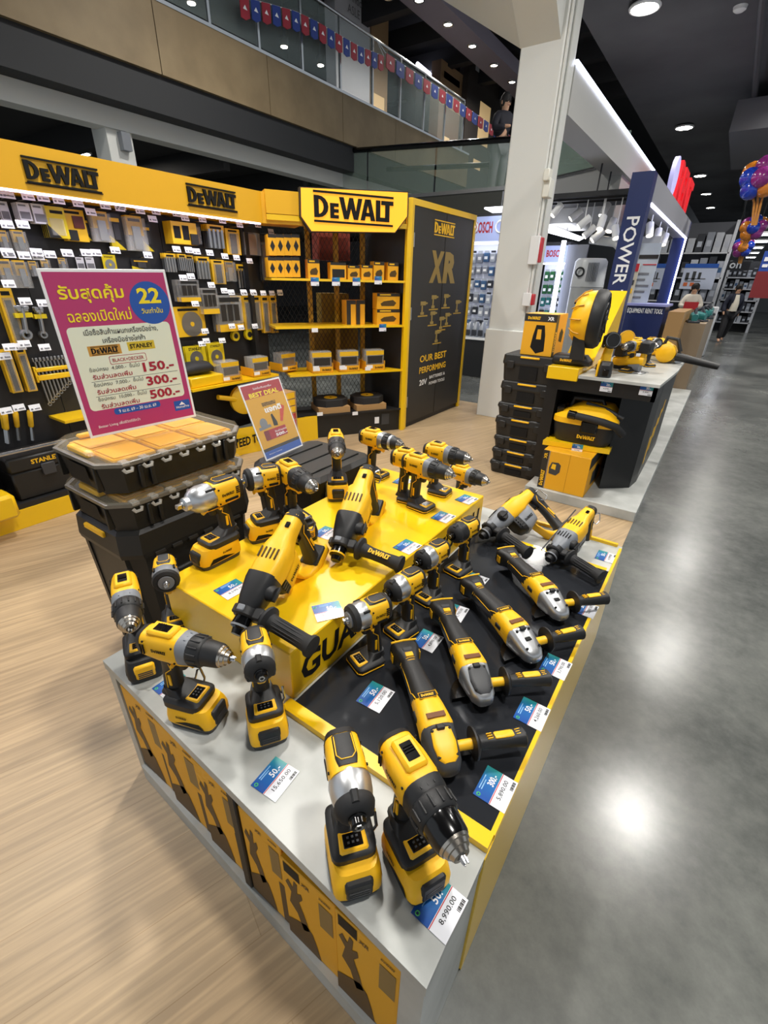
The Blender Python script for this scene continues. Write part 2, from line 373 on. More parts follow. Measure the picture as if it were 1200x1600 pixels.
# shelf cartons under the table edge
def carton(name, x0, x1, y0, z0, z1, label, style):
    c = thing(name, label, 'carton', ((x0+x1)/2, y0+.15, z0), group='tool cartons under the sales table')
    part(c, 'body', BOXY, lambda b: b.rbox(x0, x1, y0, y0+.3, z0, z1, .002), world=True, smooth=0)
    e = y0-.0008; wd = x1-x0; hh = z1-z0
    def flat(nm, mat, poly): part(c, nm, mat, lambda b: b.add([(x0+u*wd, e, z0+v*hh) for u, v in poly], [tuple(range(len(poly)))]), world=True, smooth=0)
    PR = M('carton_print', '5b4423', .55)
    flat('tool_picture', PR, [(.0, .0), (.66, .0), (.60, .16), (.52, .30), (.40, .36), (.0, .22)])
    flat('drill_picture', PR, [(.10, .50), (.16, .66), (.06, .74), (.12, .80), (.20, .74), (.24, .84), (.30, .82), (.28, .70), (.36, .74), (.38, .68), (.30, .60), (.40, .44), (.46, .30), (.34, .24), (.24, .42)])
    flat('label_panel', M('carton_print2', '8d7240', .55), [(.70, .56), (.94, .56), (.94, .86), (.70, .86)])
    if style == 2: flat('black_hand_hole', INK, [(.06, .87), (.36, .87), (.36, .985), (.06, .985)])
    else: flat('spine_band', PR, [(.84, 0), (.99, 0), (.99, .5), (.84, .5)])
    text(c, 'XR', wd*.16, PR, frame((x0+wd*.46, e-.0004, z0+hh*.9), (1, 0, 0), (0, 0, 1)), world=True, bold=.03, shear=.15)
    logo(c, wd*.2, PR, frame((x0+wd*.82, e-.0006, z0+hh*.93), (1, 0, 0), (0, 0, 1)), world=True)
    return c
cx = [(-1.165, -.985, 0, 'yellow tool carton under the table, at the far left end'), (-.98, -.80, 0, 'yellow tool carton under the table, second from the left end'), (-.795, -.64, 1, 'yellow tool carton under the table just left of the upright black board'), (-.61, -.475, 1, 'yellow tool carton under the table just right of the upright black board'), (-.47, -.315, 2, 'yellow carton with black hand hole, second from the front table corner'), (-.31, -.155, 2, 'yellow carton with black hand hole nearest the front table corner')]
for i, (a, b_, st, lb) in enumerate(cx):
    y0 = .352-.05*((a+b_)/2+1.2)+.012
    carton('tool_carton', a, b_, y0, .0705, .43 if st < 2 else .40+.02*(i == 5), lb, st)
solo('divider_board', MB().rbox(-.638, -.612, .325, .62, .0705, .466, .003), M('board_black', '201c18', .5), 'narrow upright black board between cartons under the table', 'divider')

# ------------------------------------------------------------------ price cards
BLUE = M('card_blue', '1d5fa8', .3, coat=.3)
def _cardmat():
    nt = BLUE.node_tree; b = nt.nodes['Principled BSDF']; tc = nt.nodes.new('ShaderNodeTexCoord'); s = nt.nodes.new('ShaderNodeSeparateXYZ'); nt.links.new(tc.outputs['Object'], s.inputs[0])
    r = nt.nodes.new('ShaderNodeMapRange'); r.inputs[1].default_value = -.035; r.inputs[2].default_value = .045; nt.links.new(s.outputs[0], r.inputs[0])
    c = nt.nodes.new('ShaderNodeValToRGB'); c.color_ramp.elements[0].color = lin('1a4fa0'); c.color_ramp.elements[1].color = lin('2f9d8c'); e = c.color_ramp.elements.new(.55); e.color = lin('1f6fb4')
    nt.links.new(r.outputs[0], c.inputs[0]); nt.links.new(c.outputs[0], b.inputs['Base Color'])
_cardmat()
CARDW = M('card_white', 'eceef4', .25, coat=.3)
GINK = M('ink_grey', '77797d', .6)
def card(corners, z, pts, price, where, size=1.0, tilt=0):
    """corners: reading top-left, top-right, bottom-right, bottom-left on the plane z"""
    P = [on_z(x, y, z) for x, y in corners]; c = sum(P)/4
    r = (P[1]-P[0])+(P[2]-P[3]); r /= np.linalg.norm(r); u = np.cross((0, 0, 1), r)
    return card_at(c+[0, 0, .0015], r, u, pts, price, where, size)
def card_at(c, r, u, pts, price, where, size=1.0):
    n = np.cross(r, u); m = frame(c, r, u)
    t = thing('price_card', 'blue and white price card %s' % where, 'price card', c, m.to_3x3(), 'blue and white price cards', size)
    part(t, 'offer_half', BLUE, lambda b: b.box(-.04, .04, .0, .036, -.0004, .0006), key='pc1', smooth=0)
    part(t, 'price_half', CARDW, lambda b: b.box(-.04, .04, -.036, -.0003, -.0004, .0006), key='pc2', smooth=0)
    part(t, 'red_rule', RINK, lambda b: b.box(-.04, .04, -.003, -.0012, .0007, .0008), key='pc3', smooth=0)
    part(t, 'barcode', INK, lambda b: [b.box(.014+i*.0024, .0152+i*.0024+.0004*(i % 3), -.033, -.026, .0007, .0009) for i in range(9)], key='pc4', smooth=0, kind='stuff')
    part(t, 'offer_lines', M('ink_paleblue', '8fc0e6', .5), lambda b: [b.box(-.020, .006+.01*i, .024+.005*i, .0262+.005*i, .0007, .0009) for i in range(2)], key='pc6', smooth=0)
    I = lambda x, y: frame((x, y, .001), (1, 0, 0), (0, 1, 0))
    if pts: text(t, pts, .028 if len(pts) > 2 else .0215, WINK, I(.012, .0125), h=.0155, bold=.02)
    if price: text(t, price, .0062*len(price), INK, I(.004, -.0145), h=.011, bold=.004)
    part(t, 'leaf_mark', M('ink_green', '58c46a', .5), lambda b: b.torus((-.033, .026, .0008), (0, 0, 1), .0035, .0012, 12, 4), key='pc7')
    return t
card([(393, 1226), (431, 1179), (470, 1208), (427, 1259)], TZ, '50.-', '15,650.00', 'on the bare white top left of the nearest impact driver')
card([(637, 1432), (684, 1367), (730, 1397), (697, 1479)], TZ, '50.-', '8,990.00', 'at the near white table corner')
card([(248, 1075), (275, 1052), (297, 1070), (262, 1090)], TZ, '50.-', '1,490.00', 'half under the drill at the left table end')
card([(737, 1241), (763, 1192), (811, 1224), (787, 1278)], KZ, '300.-', '5,890.00', 'in front of the yellow-headed grinder')
card([(555, 1094), (582, 1061), (619, 1083), (592, 1120)], KZ, '50.-', '5,120.00', 'left of the nearest grinder grip on the black board')
card([(648, 1001), (668, 977), (690, 1000), (667, 1030)], KZ, '50.-', '4,890.00', 'between the first two grinder tails on the black board')
card([(691, 962), (708, 935), (732, 953), (713, 980)], KZ, '50.-', '3,790.00', 'behind the second grinder on the black board')
card([(724, 910), (742, 889), (765, 905), (744, 928)], KZ, '50.-', '3,290.00', 'beside the third grinder tail on the black board')
card([(803, 1115), (819, 1087), (860, 1112), (844, 1151)], KZ, '50.-', '4,260.00', 'at the aisle edge beside the nearest grinder side handle')
card([(843, 1045), (859, 1017), (893, 1040), (879, 1068)], KZ, '50.-', '3,790.00', 'at the aisle edge beside the second grinder side handle')
card([(893, 958), (907, 934), (934, 946), (922, 970)], KZ, '50.-', '2,590.00', 'under the farthest grinder side handle at the aisle edge')
card([(928, 873), (936, 857), (966, 867), (957, 885)], TZ, '50.-', '4,590.00', 'on the white strip at the far aisle corner')
card([(788, 857), (798, 841), (816, 852), (803, 866)], TZ, '50.-', '5,690.00', 'behind the farthest grinder on the white strip')
card([(334, 923), (369, 903), (393, 919), (353, 940)], BZ, '50.-', '8,590.00', 'before the big impact wrench on the yellow riser')
card([(487, 945), (531, 938), (539, 964), (494, 977)], BZ, '50.-', '5,145.00', 'at the front right edge of the yellow riser')
card([(618, 853), (635, 842), (657, 855), (637, 869)], BZ, '50.-', '6,290.00', 'under the lettered side handle on the yellow riser')
card([(497, 832), (511, 822), (525, 833), (507, 845)], BZ, '50.-', '5,990.00', 'between the two rotary hammers on the yellow riser')
card([(614, 753), (627, 744), (645, 752), (632, 761)], BZ, '50.-', '4,990.00', 'at the far edge of the yellow riser')
card([(673, 810), (692, 796), (712, 808), (694, 820)], BZ, '60.-', '6,890.00', 'at the right edge of the yellow riser')
card([(711, 781), (728, 771), (747, 781), (731, 790)], BZ, '50.-', '2,990.00', 'at the far right corner of the yellow riser')
# ------------------------------------------------------------------ cordless tools
TS = 1.06
DBG = []
def heading(F, N): return math.atan2(N[1]-F[1], N[0]-F[0])
FX = .016                                     # the foot sits a little ahead of the grip
def battery(t, z0, style, big=False, q=1.24):
    """style y: yellow shell over a grey base, k: black shell with a yellow latch tab"""
    hx = .070 if big else .066; sh = YEL if style == 'y' else BLK
    part(t, 'battery_base', DGR if style == 'y' else BLK, lambda b: b.loft([(z0, .008+FX, 0, hx-.003, .040, 6), (z0+q*.012, .008+FX, 0, hx, .043, 6)], 'z', 20), key=('bb', z0, style, big))
    p = part(t, 'battery_shell', sh, lambda b: b.loft([(z0+q*.012, .008+FX, 0, hx+.001, .044, 6), (z0+q*.026, .008+FX, 0, hx+.001, .044, 6), (z0+q*.040, FX+.006, 0, hx-.002, .042, 5), (z0+q*.050, FX+.002, 0, hx-.006, .038, 5)], 'z', 20), key=('bs', z0, style, big))
    part(p, 'release_latch', BLK if style == 'y' else YEL, lambda b: b.rbox(hx+FX-.012, hx+FX+.0115, -.024, .024, z0+q*.012, z0+q*.044, .004), key=('bl', z0, style, big))
    part(p, 'latch_ribs', DGR, lambda b: [b.box(hx+FX+.011, hx+FX+.0125, -.017, .017, z0+q*.017+i*.006, z0+q*.0195+i*.006) for i in range(3)], key=('br', z0, big))
    for s in (-1, 1):
        part(p, 'side_badge', INK if style == 'y' else DGR, lambda b, s=s: b.add([(hx+FX-.095, s*.0445, z0+q*.015), (hx+FX-.008, s*.0445, z0+q*.013), (hx+FX-.022, s*.0445, z0+q*.026), (hx+FX-.06, s*.0445, z0+q*.024)], [(0, 1, 2, 3)]), key=('bx', z0, s, big), smooth=0)
        if style == 'y': logo(p, .030, INK, frame((FX-.005, s*.0447, z0+q*.032), (-s, 0, 0), (0, -s*.0, 1)))
def grip(t, A, zf, tilt=.010, rx=.023, ry=.0185, xo=-.022):
    part(t, 'grip', BLK, lambda b: b.loft([(zf, xo-tilt, 0, rx*1.35, ry*1.35, 3), (zf+.014, xo-tilt, 0, rx*1.02, ry*1.0, 2.6), ((A+zf)/2, xo-tilt*.4, 0, rx, ry*.94, 2.4), (A-.05, xo+.002, 0, rx*1.12, ry*1.05, 2.6), (A-.02, xo+.006, 0, rx*1.3, ry*1.25, 3)], 'z', 16), key=('gr', A, zf, tilt, rx, xo))
    for s in (-1, 1):
        part(t, 'grip_trim', YEL, lambda b, s=s: b.tube([(xo+.024, s*.013, A-.035), (xo+.008, s*.0195, A-.042), (xo+.012, s*.0192, A-.058), (xo-.008, s*.018, A-.075), (xo-.012, s*.0178, zf+.02)], .0014, 6), key=('gt', A, zf, s, xo))
        part(t, 'grip_badge', YEL, lambda b, s=s: b.box(xo-.004, xo+.003, s*.0182-.0012, s*.0182+.0012, zf+.03, zf+.062), key=('gb', A, zf, s, xo), smooth=0)
def foot(t, zb, batt, plate=True, clip=False):
    top = zb+.022
    part(t, 'foot', BLK, lambda b: b.loft([(zb, FX-.009, 0, .053, .040, 6), (zb+.016, FX-.009, 0, .053, .040, 6), (top-.001, FX-.010, 0, .048, .035, 6), (top+.001, FX-.026, 0, .031, .029, 4), (top+.016, FX-.044, 0, .026, .023, 3)], 'z', 24), key=('ft', zb))
    if plate:
        p = part(t, 'display_plate', YEL, lambda b: b.rbox(FX-.004, FX+.037, -.026, .026, zb+.016, zb+.0245, .004), key=('fp', zb))
        part(p, 'display_window', CHB, lambda b: b.rbox(FX+.003, FX+.030, -.018, .018, zb+.022, zb+.0255, .002), key=('fw', zb))
        part(p, 'indicator_dots', DGR, lambda b: [b.box(FX+.010+.009*i, FX+.014+.009*i, y-.002, y+.002, zb+.0255, zb+.0262) for i in range(2) for y in (-.008, 0, .008)], key=('fd', zb), smooth=0)
    if not batt:
        for s in (-1, 1): part(t, 'foot_trim', YEL, lambda b, s=s: b.tube([(FX-.05, s*.0398, zb+.006), (FX+.033, s*.0402, zb+.006), (FX+.043, s*.032, zb+.006)], .0016, 6), key=('fs', zb, s))
        part(t, 'foot_trim', YEL, lambda b: b.tube([(FX+.0443, -.03, zb+.006), (FX+.0443, .03, zb+.006)], .0016, 6), key=('fs', zb))
    if clip: part(t, 'belt_clip', STEEL, lambda b: b.tube([(-.03, .036, zb+.01), (-.01, .045, zb+.012), (0, .046, zb+.04), (.012, .044, zb+.052), (.018, .046, zb+.02), (.02, .037, zb+.008)], .003, 6), key=('bc', zb))
def trigger(t, A):
    part(t, 'trigger', BLK, lambda b: b.loft([(A-.062, .012, 0, .010, .010, 3), (A-.05, .014, 0, .012, .011, 3), (A-.03, .016, 0, .014, .012, 3)], 'z', 12), key=('tr', A))
    part(t, 'direction_switch', YEL, lambda b: b.rbox(-.004, .004, -.027, .027, A-.046, A-.037, .002), key=('ds', A))
    part(t, 'trigger_bracket', YEL, lambda b: b.loft([(-.012, 0, A-.034, .021, .008, 3), (.02, 0, A-.036, .02, .009, 3), (.036, 0, A-.036, .014, .010, 3), (.044, 0, A-.043, .010, .010, 3)], 'x', 12), key=('tb', A))
def place(kind, label, Rr, N, z, A, group, x0, x1, S, sx):
    if isinstance(N, float): r = np.array([Rr[0]-.1*math.cos(N), Rr[1]-.1*math.sin(N), z]); n = np.array([Rr[0]+.1*math.cos(N), Rr[1]+.1*math.sin(N), z])
    else: r = on_z(*Rr, z+A*S); n = on_z(*N, z+A*S)
    hd = heading(r, n); L = float(np.hypot(*(n-r)[:2])); DBG.append((label, round(L/((x1-x0)*sx), 2)))
    d = np.array([math.cos(hd), math.sin(hd), 0]); o = (r+n)/2-d*(x0+x1)/2*sx; o[2] = z+.0005
    t = thing(kind, label, 'power tool', o, hd, group)
    m = wmat(t) @ Matrix.Diagonal((sx, S, S, 1)); t.matrix_world = m; WM[t.name] = m.copy(); return t
def side_logo(t, x, z, y, w, mat=INK):
    for s in (-1, 1): logo(t, w, mat, frame((x, s*y, z), (-s, 0, 0), (0, 0, 1)))
def drill(label, F, N, z, batt='y', collar=GRY, sleeve=BLK, ring=None, clip=False, big=False, S=TS, grp='cordless drills on the sales table', jaws=True, sx=None):
    A = .219 if batt else .174; zb = .058 if batt else 0
    t = place('cordless_drill', label, F, N, z, A, grp, -.092, .163, S, sx or .97)
    g = 1.08 if big else 1
    h = part(t, 'motor_housing', YEL, lambda b: b.loft([(-.080, 0, A, .022*g, .024*g, 3), (-.074, 0, A, .029*g, .032*g, 3), (-.03, 0, A, .032*g, .036*g, 3.2), (.016, 0, A, .0325*g, .036*g, 3.2), (.03, 0, A, .030*g, .033*g, 3)], 'x', 20), key=('dh', A, g))
    part(h, 'rear_cap', BLK, lambda b: b.loft([(-.092, 0, A, .017*g, .019*g, 2.6), (-.087, 0, A, .026*g, .029*g, 3), (-.074, 0, A, .0302*g, .0332*g, 3)], 'x', 20), key=('dc', A, g))
    fr = part(h, 'selector_frame', YEL, lambda b: b.rbox(-.058, .012, -.020, .020, A+.030*g, A+.0435*g, .005), key=('sf', A, g))
    part(fr, 'speed_selector', CHB, lambda b: (b.rbox(-.044, -.002, -.0115, .0115, A+.04*g, A+.0447*g, .002), [b.box(-.034+.006*i, -.031+.006*i, -.009, .009, A+.0445*g, A+.0465*g) for i in range(3)]), key=('ss', A, g))
    for s in (-1, 1):
        part(h, 'vent_slots', INK, lambda b, s=s: [b.box(-.070+.007*i, -.067+.007*i, s*.0318*g-.0012, s*.0318*g+.0012, A-.012, A+.014) for i in range(2)], key=('vs', A, g, s), smooth=0)
        for sx, sz in ((-.06, .022), (.018, .02), (.018, -.022)): part(h, 'screw', INK, lambda b, s=s, sx=sx, sz=sz: b.lathe([(-.001, .0026), (.0012, .0026)], (sx, s*.0305*g, A+sz*g), (0, s, 0), 8), key=('sc', A, g, s, sx, sz))
    side_logo(h, -.018, A+.004, .0331*g, .040)
    part(t, 'gear_collar', collar, lambda b: (b.loft([(.026, 0, A, .0325*g, .035*g, 3), (.046, 0, A, .0335*g, .0345*g, 2.4), (.053, 0, A, .032*g, .032*g, 2)], 'x', 20), [b.box(.04, .045, y-.0008, y+.0008, A+.0325*g, A+.0348*g) for y in (-.012, 0, .012)]), key=('gc', A, g))
    def clutch(b):
        b.lathe([(.050, .0325*g), (.055, .0345*g), (.082, .0325*g), (.086, .029*g)], (0, 0, A), n=28)
        for k in range(14): a = 2*PI*k/14; b.lathe([(.056, .0022), (.08, .0018)], (0, .0338*g*math.cos(a), A+.0338*g*math.sin(a)), n=6)
    part(t, 'clutch_ring', BLK, clutch, key=('cl', A, g))
    if ring: part(t, 'steel_ring', ring, lambda b: b.lathe([(.083, .029*g), (.085, .033*g), (.095, .032*g), (.098, .027*g)], (0, 0, A), n=24), key=('sr', A, g))
    part(t, 'chuck_sleeve', sleeve, lambda b: b.lathe([(.085, .0285*g), (.09, .029*g), (.122, .0265*g), (.128, .0245*g)], (0, 0, A), n=24), key=('cs', A, g))
    c = part(t, 'chuck_nose', CHR, lambda b: b.lathe([(.127, .0243*g), (.133, .0225*g), (.134, .0205*g), (.141, .018*g), (.142, .0155*g), (.150, .0125*g), (.151, .008), (.146, .006)], (0, 0, A), n=24), key=('cn', A, g))
    if jaws: part(c, 'chuck_jaws', STEEL, lambda b: [b.lathe([(.14, .0035), (.158, .0028), (.163, .0012)], (0, .0035*math.cos(k*2.094), A+.0035*math.sin(k*2.094)), n=6) for k in range(3)], key=('cj', A))
    grip(t, A, zb+.02); trigger(t, A); foot(t, zb, batt, clip=clip)
    if batt: battery(t, 0, batt, big)
    return t
def impact(label, F, N, z, batt=None, style='driver', clip=False, S=TS, grp='impact tools on the sales table', nose=None, sx=None):
    A = .215 if batt else .170; zb = .058 if batt else 0
    t = place('impact_%s' % ('driver' if style in ('driver', 'black') else 'wrench'), label, F, N, z, A, grp, -.085 if style == 'big' else -.076, {'big': .114, 'wrench': .09, 'small': .09}.get(style, .0915), S, sx or (1.12 if style == 'big' else .86))
    g = 1.12 if style == 'big' else 1
    h = part(t, 'motor_housing', YEL, lambda b: b.loft([(-.066*g, 0, A, .023*g, .025*g, 3), (-.060*g, 0, A, .030*g, .033*g, 3), (-.01, 0, A, .0325*g, .0345*g, 3.2), (.014, 0, A, .032*g, .034*g, 3)], 'x', 20), key=('ih', A, g))
    part(h, 'rear_cap', BLK, lambda b: b.loft([(-.076*g, 0, A, .018*g, .02*g, 3), (-.071*g, 0, A, .028*g, .031*g, 3), (-.058*g, 0, A, .0312*g, .0342*g, 3)], 'x', 20), key=('ic', A, g))
    p = part(h, 'top_panel', BLK if style != 'small' else DGR, lambda b: b.loft([(-.055*g, 0, A+.028*g, .018*g, .008*g, 4), (-.01, 0, A+.0295*g, .019*g, .008*g, 4), (.006, 0, A+.0285*g, .016*g, .007*g, 4)], 'x', 14), key=('ip', A, g))
    part(p, 'panel_trim', YEL, lambda b: b.tube([(-.05*g, .015*g, A+.0365*g), (-.012, .016*g, A+.0378*g), (-.004, .009*g, A+.0372*g), (-.004, -.009*g, A+.0372*g), (-.012, -.016*g, A+.0378*g), (-.05*g, -.015*g, A+.0365*g)], .0011, 5), key=('it', A, g))
    for s in (-1, 1):
        part(h, 'side_plate', INK, lambda b, s=s: b.rbox(-.05*g, -.012, s*.032*g-.001, s*.032*g+.0012, A-.022, A-.014, .0006), key=('isp', A, g, s))
        for i in range(4): part(h, 'vent_slot', INK, lambda b, s=s, i=i: b.box(-.056*g, -.046*g, s*.0305*g-.001, s*.0318*g+.001, A+.012-.006*i, A+.0145-.006*i), key=('iv', A, g, s, i), smooth=0)
        for sx, sz in ((.004, .02), (.004, -.02)): part(h, 'screw', INK, lambda b, s=s, sx=sx, sz=sz: b.lathe([(-.001, .0026), (.0014, .0026)], (sx, s*.0318*g, A+sz*g), (0, s, 0), 8), key=('isc', A, g, s, sx, sz))
    side_logo(h, -.024, A+.002, .0333*g, .036*g)
    if style == 'big':
        cs = part(t, 'hammer_case', SIL, lambda b: b.lathe([(.010, .036), (.02, .0405), (.045, .041), (.062, .037), (.074, .028), (.080, .021), (.092, .0195), (.095, .014)], (0, 0, A), n=28), key=('hb', A))
        part(t, 'anvil', STEEL, lambda b: (b.lathe([(.09, .0105), (.1, .0105)], (0, 0, A), n=16), b.rbox(.098, .114, -.0065, .0065, A-.0065, A+.0065, .001)), key=('ab', A))
        for k in range(4):
            a = PI/4+k*PI/2; part(cs, 'bolt', INK, lambda b, a=a: b.lathe([(.01, .004), (.04, .004)], (0, .040*math.cos(a), A+.040*math.sin(a)), n=8), key=('bo', A, k))
    elif style in ('wrench', 'small'):
        cs = part(t, 'hammer_case', SIL if style == 'wrench' else GRY, lambda b: b.lathe([(.010, .034), (.018, .0365), (.045, .0355), (.058, .031)], (0, 0, A), n=28), key=('hw', A, style))
        part(t, 'nose_bumper', RUB, lambda b: b.lathe([(.046, .0345), (.052, .0375), (.064, .0345), (.070, .0255), (.068, .021)], (0, 0, A), n=24), key=('nb', A))
        part(t, 'anvil_collar', GRY, lambda b: b.lathe([(.06, .0225), (.0725, .021), (.0735, .013)], (0, 0, A), n=20), key=('ac', A))
        part(t, 'anvil', STEEL, lambda b: (b.lathe([(.07, .010), (.08, .009), (.084, .0075)], (0, 0, A), n=12), b.rbox(.08, .09, -.006, .006, A-.006, A+.006, .001)), key=('aw', A))
        for k in range(4):
            a = PI/4+k*PI/2; part(cs, 'bolt', INK, lambda b, a=a: b.lathe([(.012, .0035), (.034, .0035)], (0, .0362*math.cos(a), A+.0362*math.sin(a)), n=8), key=('bw', A, k))
    else:
        cm = SIL if style == 'driver' else BLK
        part(t, 'hammer_case', cm, lambda b: b.lathe([(.010, .034), (.018, .0355), (.036, .034), (.054, .030), (.06, .027)], (0, 0, A), n=28), key=('hd', A))
        def bump(b):
            b.lathe([(.050, .0315), (.056, .033), (.066, .030), (.074, .022), (.075, .015)], (0, 0, A), n=24)
            for k in range(3): a = PI/2+k*2.094; b.loft([(.05, .030*math.cos(a), A+.030*math.sin(a), .007, .007, 3), (.068, .027*math.cos(a), A+.027*math.sin(a), .006, .006, 3)], 'x', 8)
        part(t, 'nose_bumper', RUB, bump, key=('nd', A))
        c = part(t, 'bit_collet', CHB, lambda b: b.lathe([(.072, .0145), (.078, .0145), (.079, .0125), (.089, .0125), (.090, .0095)], (0, 0, A), n=18), key=('bc', A))
        part(c, 'hex_socket', STEEL, lambda b: b.lathe([(.088, .0075), (.0915, .0065), (.0915, .004), (.086, .0035)], (0, 0, A), n=6), key=('hx', A), smooth=0)
    grip(t, A, zb+.02, xo=-.018); trigger(t, A); foot(t, zb, batt, clip=clip)
    if batt: battery(t, 0, batt)
    return t

def grinder(label, T, H, z, head, S=1.08, cover=None):
    zc = .052
    a = on_z(*T, z+zc*S*1.2); h = on_z(*H, z+zc*S*1.2); c = (a+h)/2; c[2] = z+.0005
    DBG.append((label, round(float(np.linalg.norm(h-a)), 3)))
    t = thing('angle_grinder', label, 'power tool', c, heading(a, h), 'angle grinders on the black board', S)
    # tail flare with battery rails, grip, motor, gear head; guard underneath; side handle to the left
    tl = part(t, 'tail', BLK, lambda b: b.loft([(-.178, 0, zc-.004, .036, .030, 4.5), (-.160, 0, zc-.004, .037, .032, 4.5), (-.138, 0, zc, .030, .029, 3.5), (-.118, 0, zc, .024, .025, 3)], 'x', 20), key='g1')
    part(tl, 'tail_rim', YEL, lambda b: b.tube([(-.177, -.034, zc+.026), (-.178, 0, zc+.0275), (-.177, .034, zc+.026)], .0028, 6), key='g2')
    part(tl, 'battery_slot', INK, lambda b: b.box(-.1795, -.176, -.028, .028, zc-.028, zc+.018), key='g3', smooth=0)
    for s in (-1, 1): part(tl, 'tail_badge', YEL, lambda b, s=s: [b.box(-.166+.007*i, -.162+.007*i, s*.0365-.0012, s*.0365+.0012, zc-.016, zc+.008) for i in range(3)], key=('g4', s), smooth=0)
    part(t, 'indicator_pad', DGR, lambda b: b.rbox(-.152, -.138, -.013, .013, zc+.025, zc+.030, .002), key='g5')
    g = part(t, 'grip', BLK, lambda b: b.loft([(-.122, 0, zc, .0245, .0255, 3), (-.108, 0, zc, .0255, .027, 2.6), (-.06, 0, zc, .0265, .029, 2.6), (-.01, 0, zc, .030, .033, 2.8), (.012, 0, zc, .031, .034, 3)], 'x', 20), key='g6')
    for k, x in enumerate((-.118, -.110)): part(g, 'grip_ring', YEL, lambda b, x=x: b.tube([(x, .0255*math.cos(q), zc+.027*math.sin(q)) for q in np.linspace(.15, PI-.15, 11)], .0011, 5), key=('g7', k))
    part(g, 'model_badge', YEL, lambda b: b.rbox(-.136, -.122, -.010, .010, zc+.0245, zc+.0285, .001), key='g8')
    part(g, 'brand_plate', INK, lambda b: b.rbox(.0, .016, -.02, .02, zc+.0325, zc+.0352, .001), key='g9')
    part(g, 'plate_rim', YEL, lambda b: b.tube([(.0, -.02, zc+.0355), (.016, -.02, zc+.0358), (.016, .02, zc+.0358), (.0, .02, zc+.0355), (.0, -.02, zc+.0355)], .0008, 4), key='g9b')
    logo(g, .030, YINK, frame((.008, 0, zc+.0358), (0, 1, 0), (-1, 0, 0)))
    for s in (-1, 1): part(g, 'grip_piping', YEL, lambda b, s=s: b.tube([(-.108, s*.0235, zc+.009), (-.06, s*.0255, zc+.01), (-.022, s*.028, zc+.012), (-.016, s*.0275, zc+.018), (.004, s*.0265, zc+.026)], .0012, 5), key=('ga', s))
    m = part(t, 'motor_housing', YEL, lambda b: b.loft([(-.02, 0, zc-.003, .029, .030, 3), (.012, 0, zc, .0318, .0345, 3), (.03, 0, zc, .034, .036, 3), (.056, 0, zc, .036, .037, 3), (.074, 0, zc-.002, .038, .036, 3.2), (.082, 0, zc-.002, .036, .034, 3.2)], 'x', 20), key='gb')
    part(m, 'warning_label', M('label_brown', '6e3f16', .5), lambda b: b.rbox(.056, .070, -.021, .021, zc+.0355, zc+.0375, .001), key='gc')
    part(m, 'side_button', BLK, lambda b: b.rbox(.02, .045, -.037, -.031, zc-.006, zc+.008, .002), key='gd')
    hd = part(t, 'gear_head', head, lambda b: b.loft([(.080, 0, zc-.004, .0375, .035, 3.4), (.094, 0, zc-.006, .036, .033, 3.4), (.120, 0, zc-.010, .033, .027, 3.2), (.146, 0, zc-.013, .029, .021, 3), (.160, 0, zc-.015, .020, .016, 2.6), (.164, 0, zc-.016, .010, .010, 2.4)], 'x', 20), key='ge')
    part(hd, 'head_collar', head, lambda b: b.torus((.088, 0, zc-.004), (1, 0, 0), .034, .004, 20, 6), key='gf')
    if cover: part(hd, 'head_cover', cover, lambda b: b.loft([(.092, 0, zc+.025, .022, .006, 4), (.12, 0, zc+.016, .025, .006, 4), (.145, 0, zc+.006, .021, .006, 3.4), (.153, 0, zc+.001, .012, .005, 3)], 'x', 16), key='gg')
    for s in (-1, 1):
        for x in (.094, .142): part(hd, 'screw', INK, lambda b, s=s, x=x: b.lathe([(0, .0035), (.004, .0035)], (x, s*.019, zc+(.026 if x < .1 else .008)), (0, 0, 1), 8), key=('gh', s, x))
    part(hd, 'spindle_lock', BLK, lambda b: b.rbox(.084, .097, -.009, .009, zc+.027, zc+.036, .002), key='gi')
    part(hd, 'badge', INK if head is SIL and cover is None else head, lambda b: b.rbox(.112, .124, -.009, .009, zc+.016, zc+.0195, .001), key='gj')
    def guard(b):
        pts = [(.12+.066*math.cos(q), .066*math.sin(q)) for q in np.linspace(PI*.5, PI*1.5, 15)]
        b.prism(pts+[(.118, -.02), (.118, .02)], .012, .015)
        for i in range(14): (x0, y0), (x1, y1) = pts[i], pts[i+1]; b.add([(x0, y0, 0), (x1, y1, 0), (x1, y1, .015), (x0, y0, .015)], [(0, 1, 2, 3)])
    part(t, 'wheel_guard', CHB, guard, key='gk')
    part(t, 'spindle', CHB, lambda b: (b.lathe([(0.0, .006), (.006, .021), (.010, .021), (.014, .028), (.028, .03)], (.128, 0, .001), (0, 0, 1), 24)), key='gl')
    s1 = part(t, 'side_handle', BLK, lambda b: b.loft([(.078, zc-.008, .118, .015, .0155, 2), (.092, zc-.008, .118, .0145, .015, 2.2), (.13, zc-.008, .122, .0165, .017, 2.6), (.166, zc-.008, .125, .018, .018, 2.6), (.178, zc-.008, .126, .0205, .0205, 2.2), (.182, zc-.008, .126, .016, .016, 2)], 'y', 16), key='gm')
    part(s1, 'handle_stub', YEL, lambda b: b.lathe([(.03, .011), (.066, .011), (.07, .0135)], (.112, 0, zc-.008), (.06, 1, 0), 16), key='gn')
    part(s1, 'flange', BLK, lambda b: b.lathe([(.064, .012), (.066, .034), (.070, .034), (.080, .017)], (.112, 0, zc-.008), (.06, 1, 0), 28), key='go')
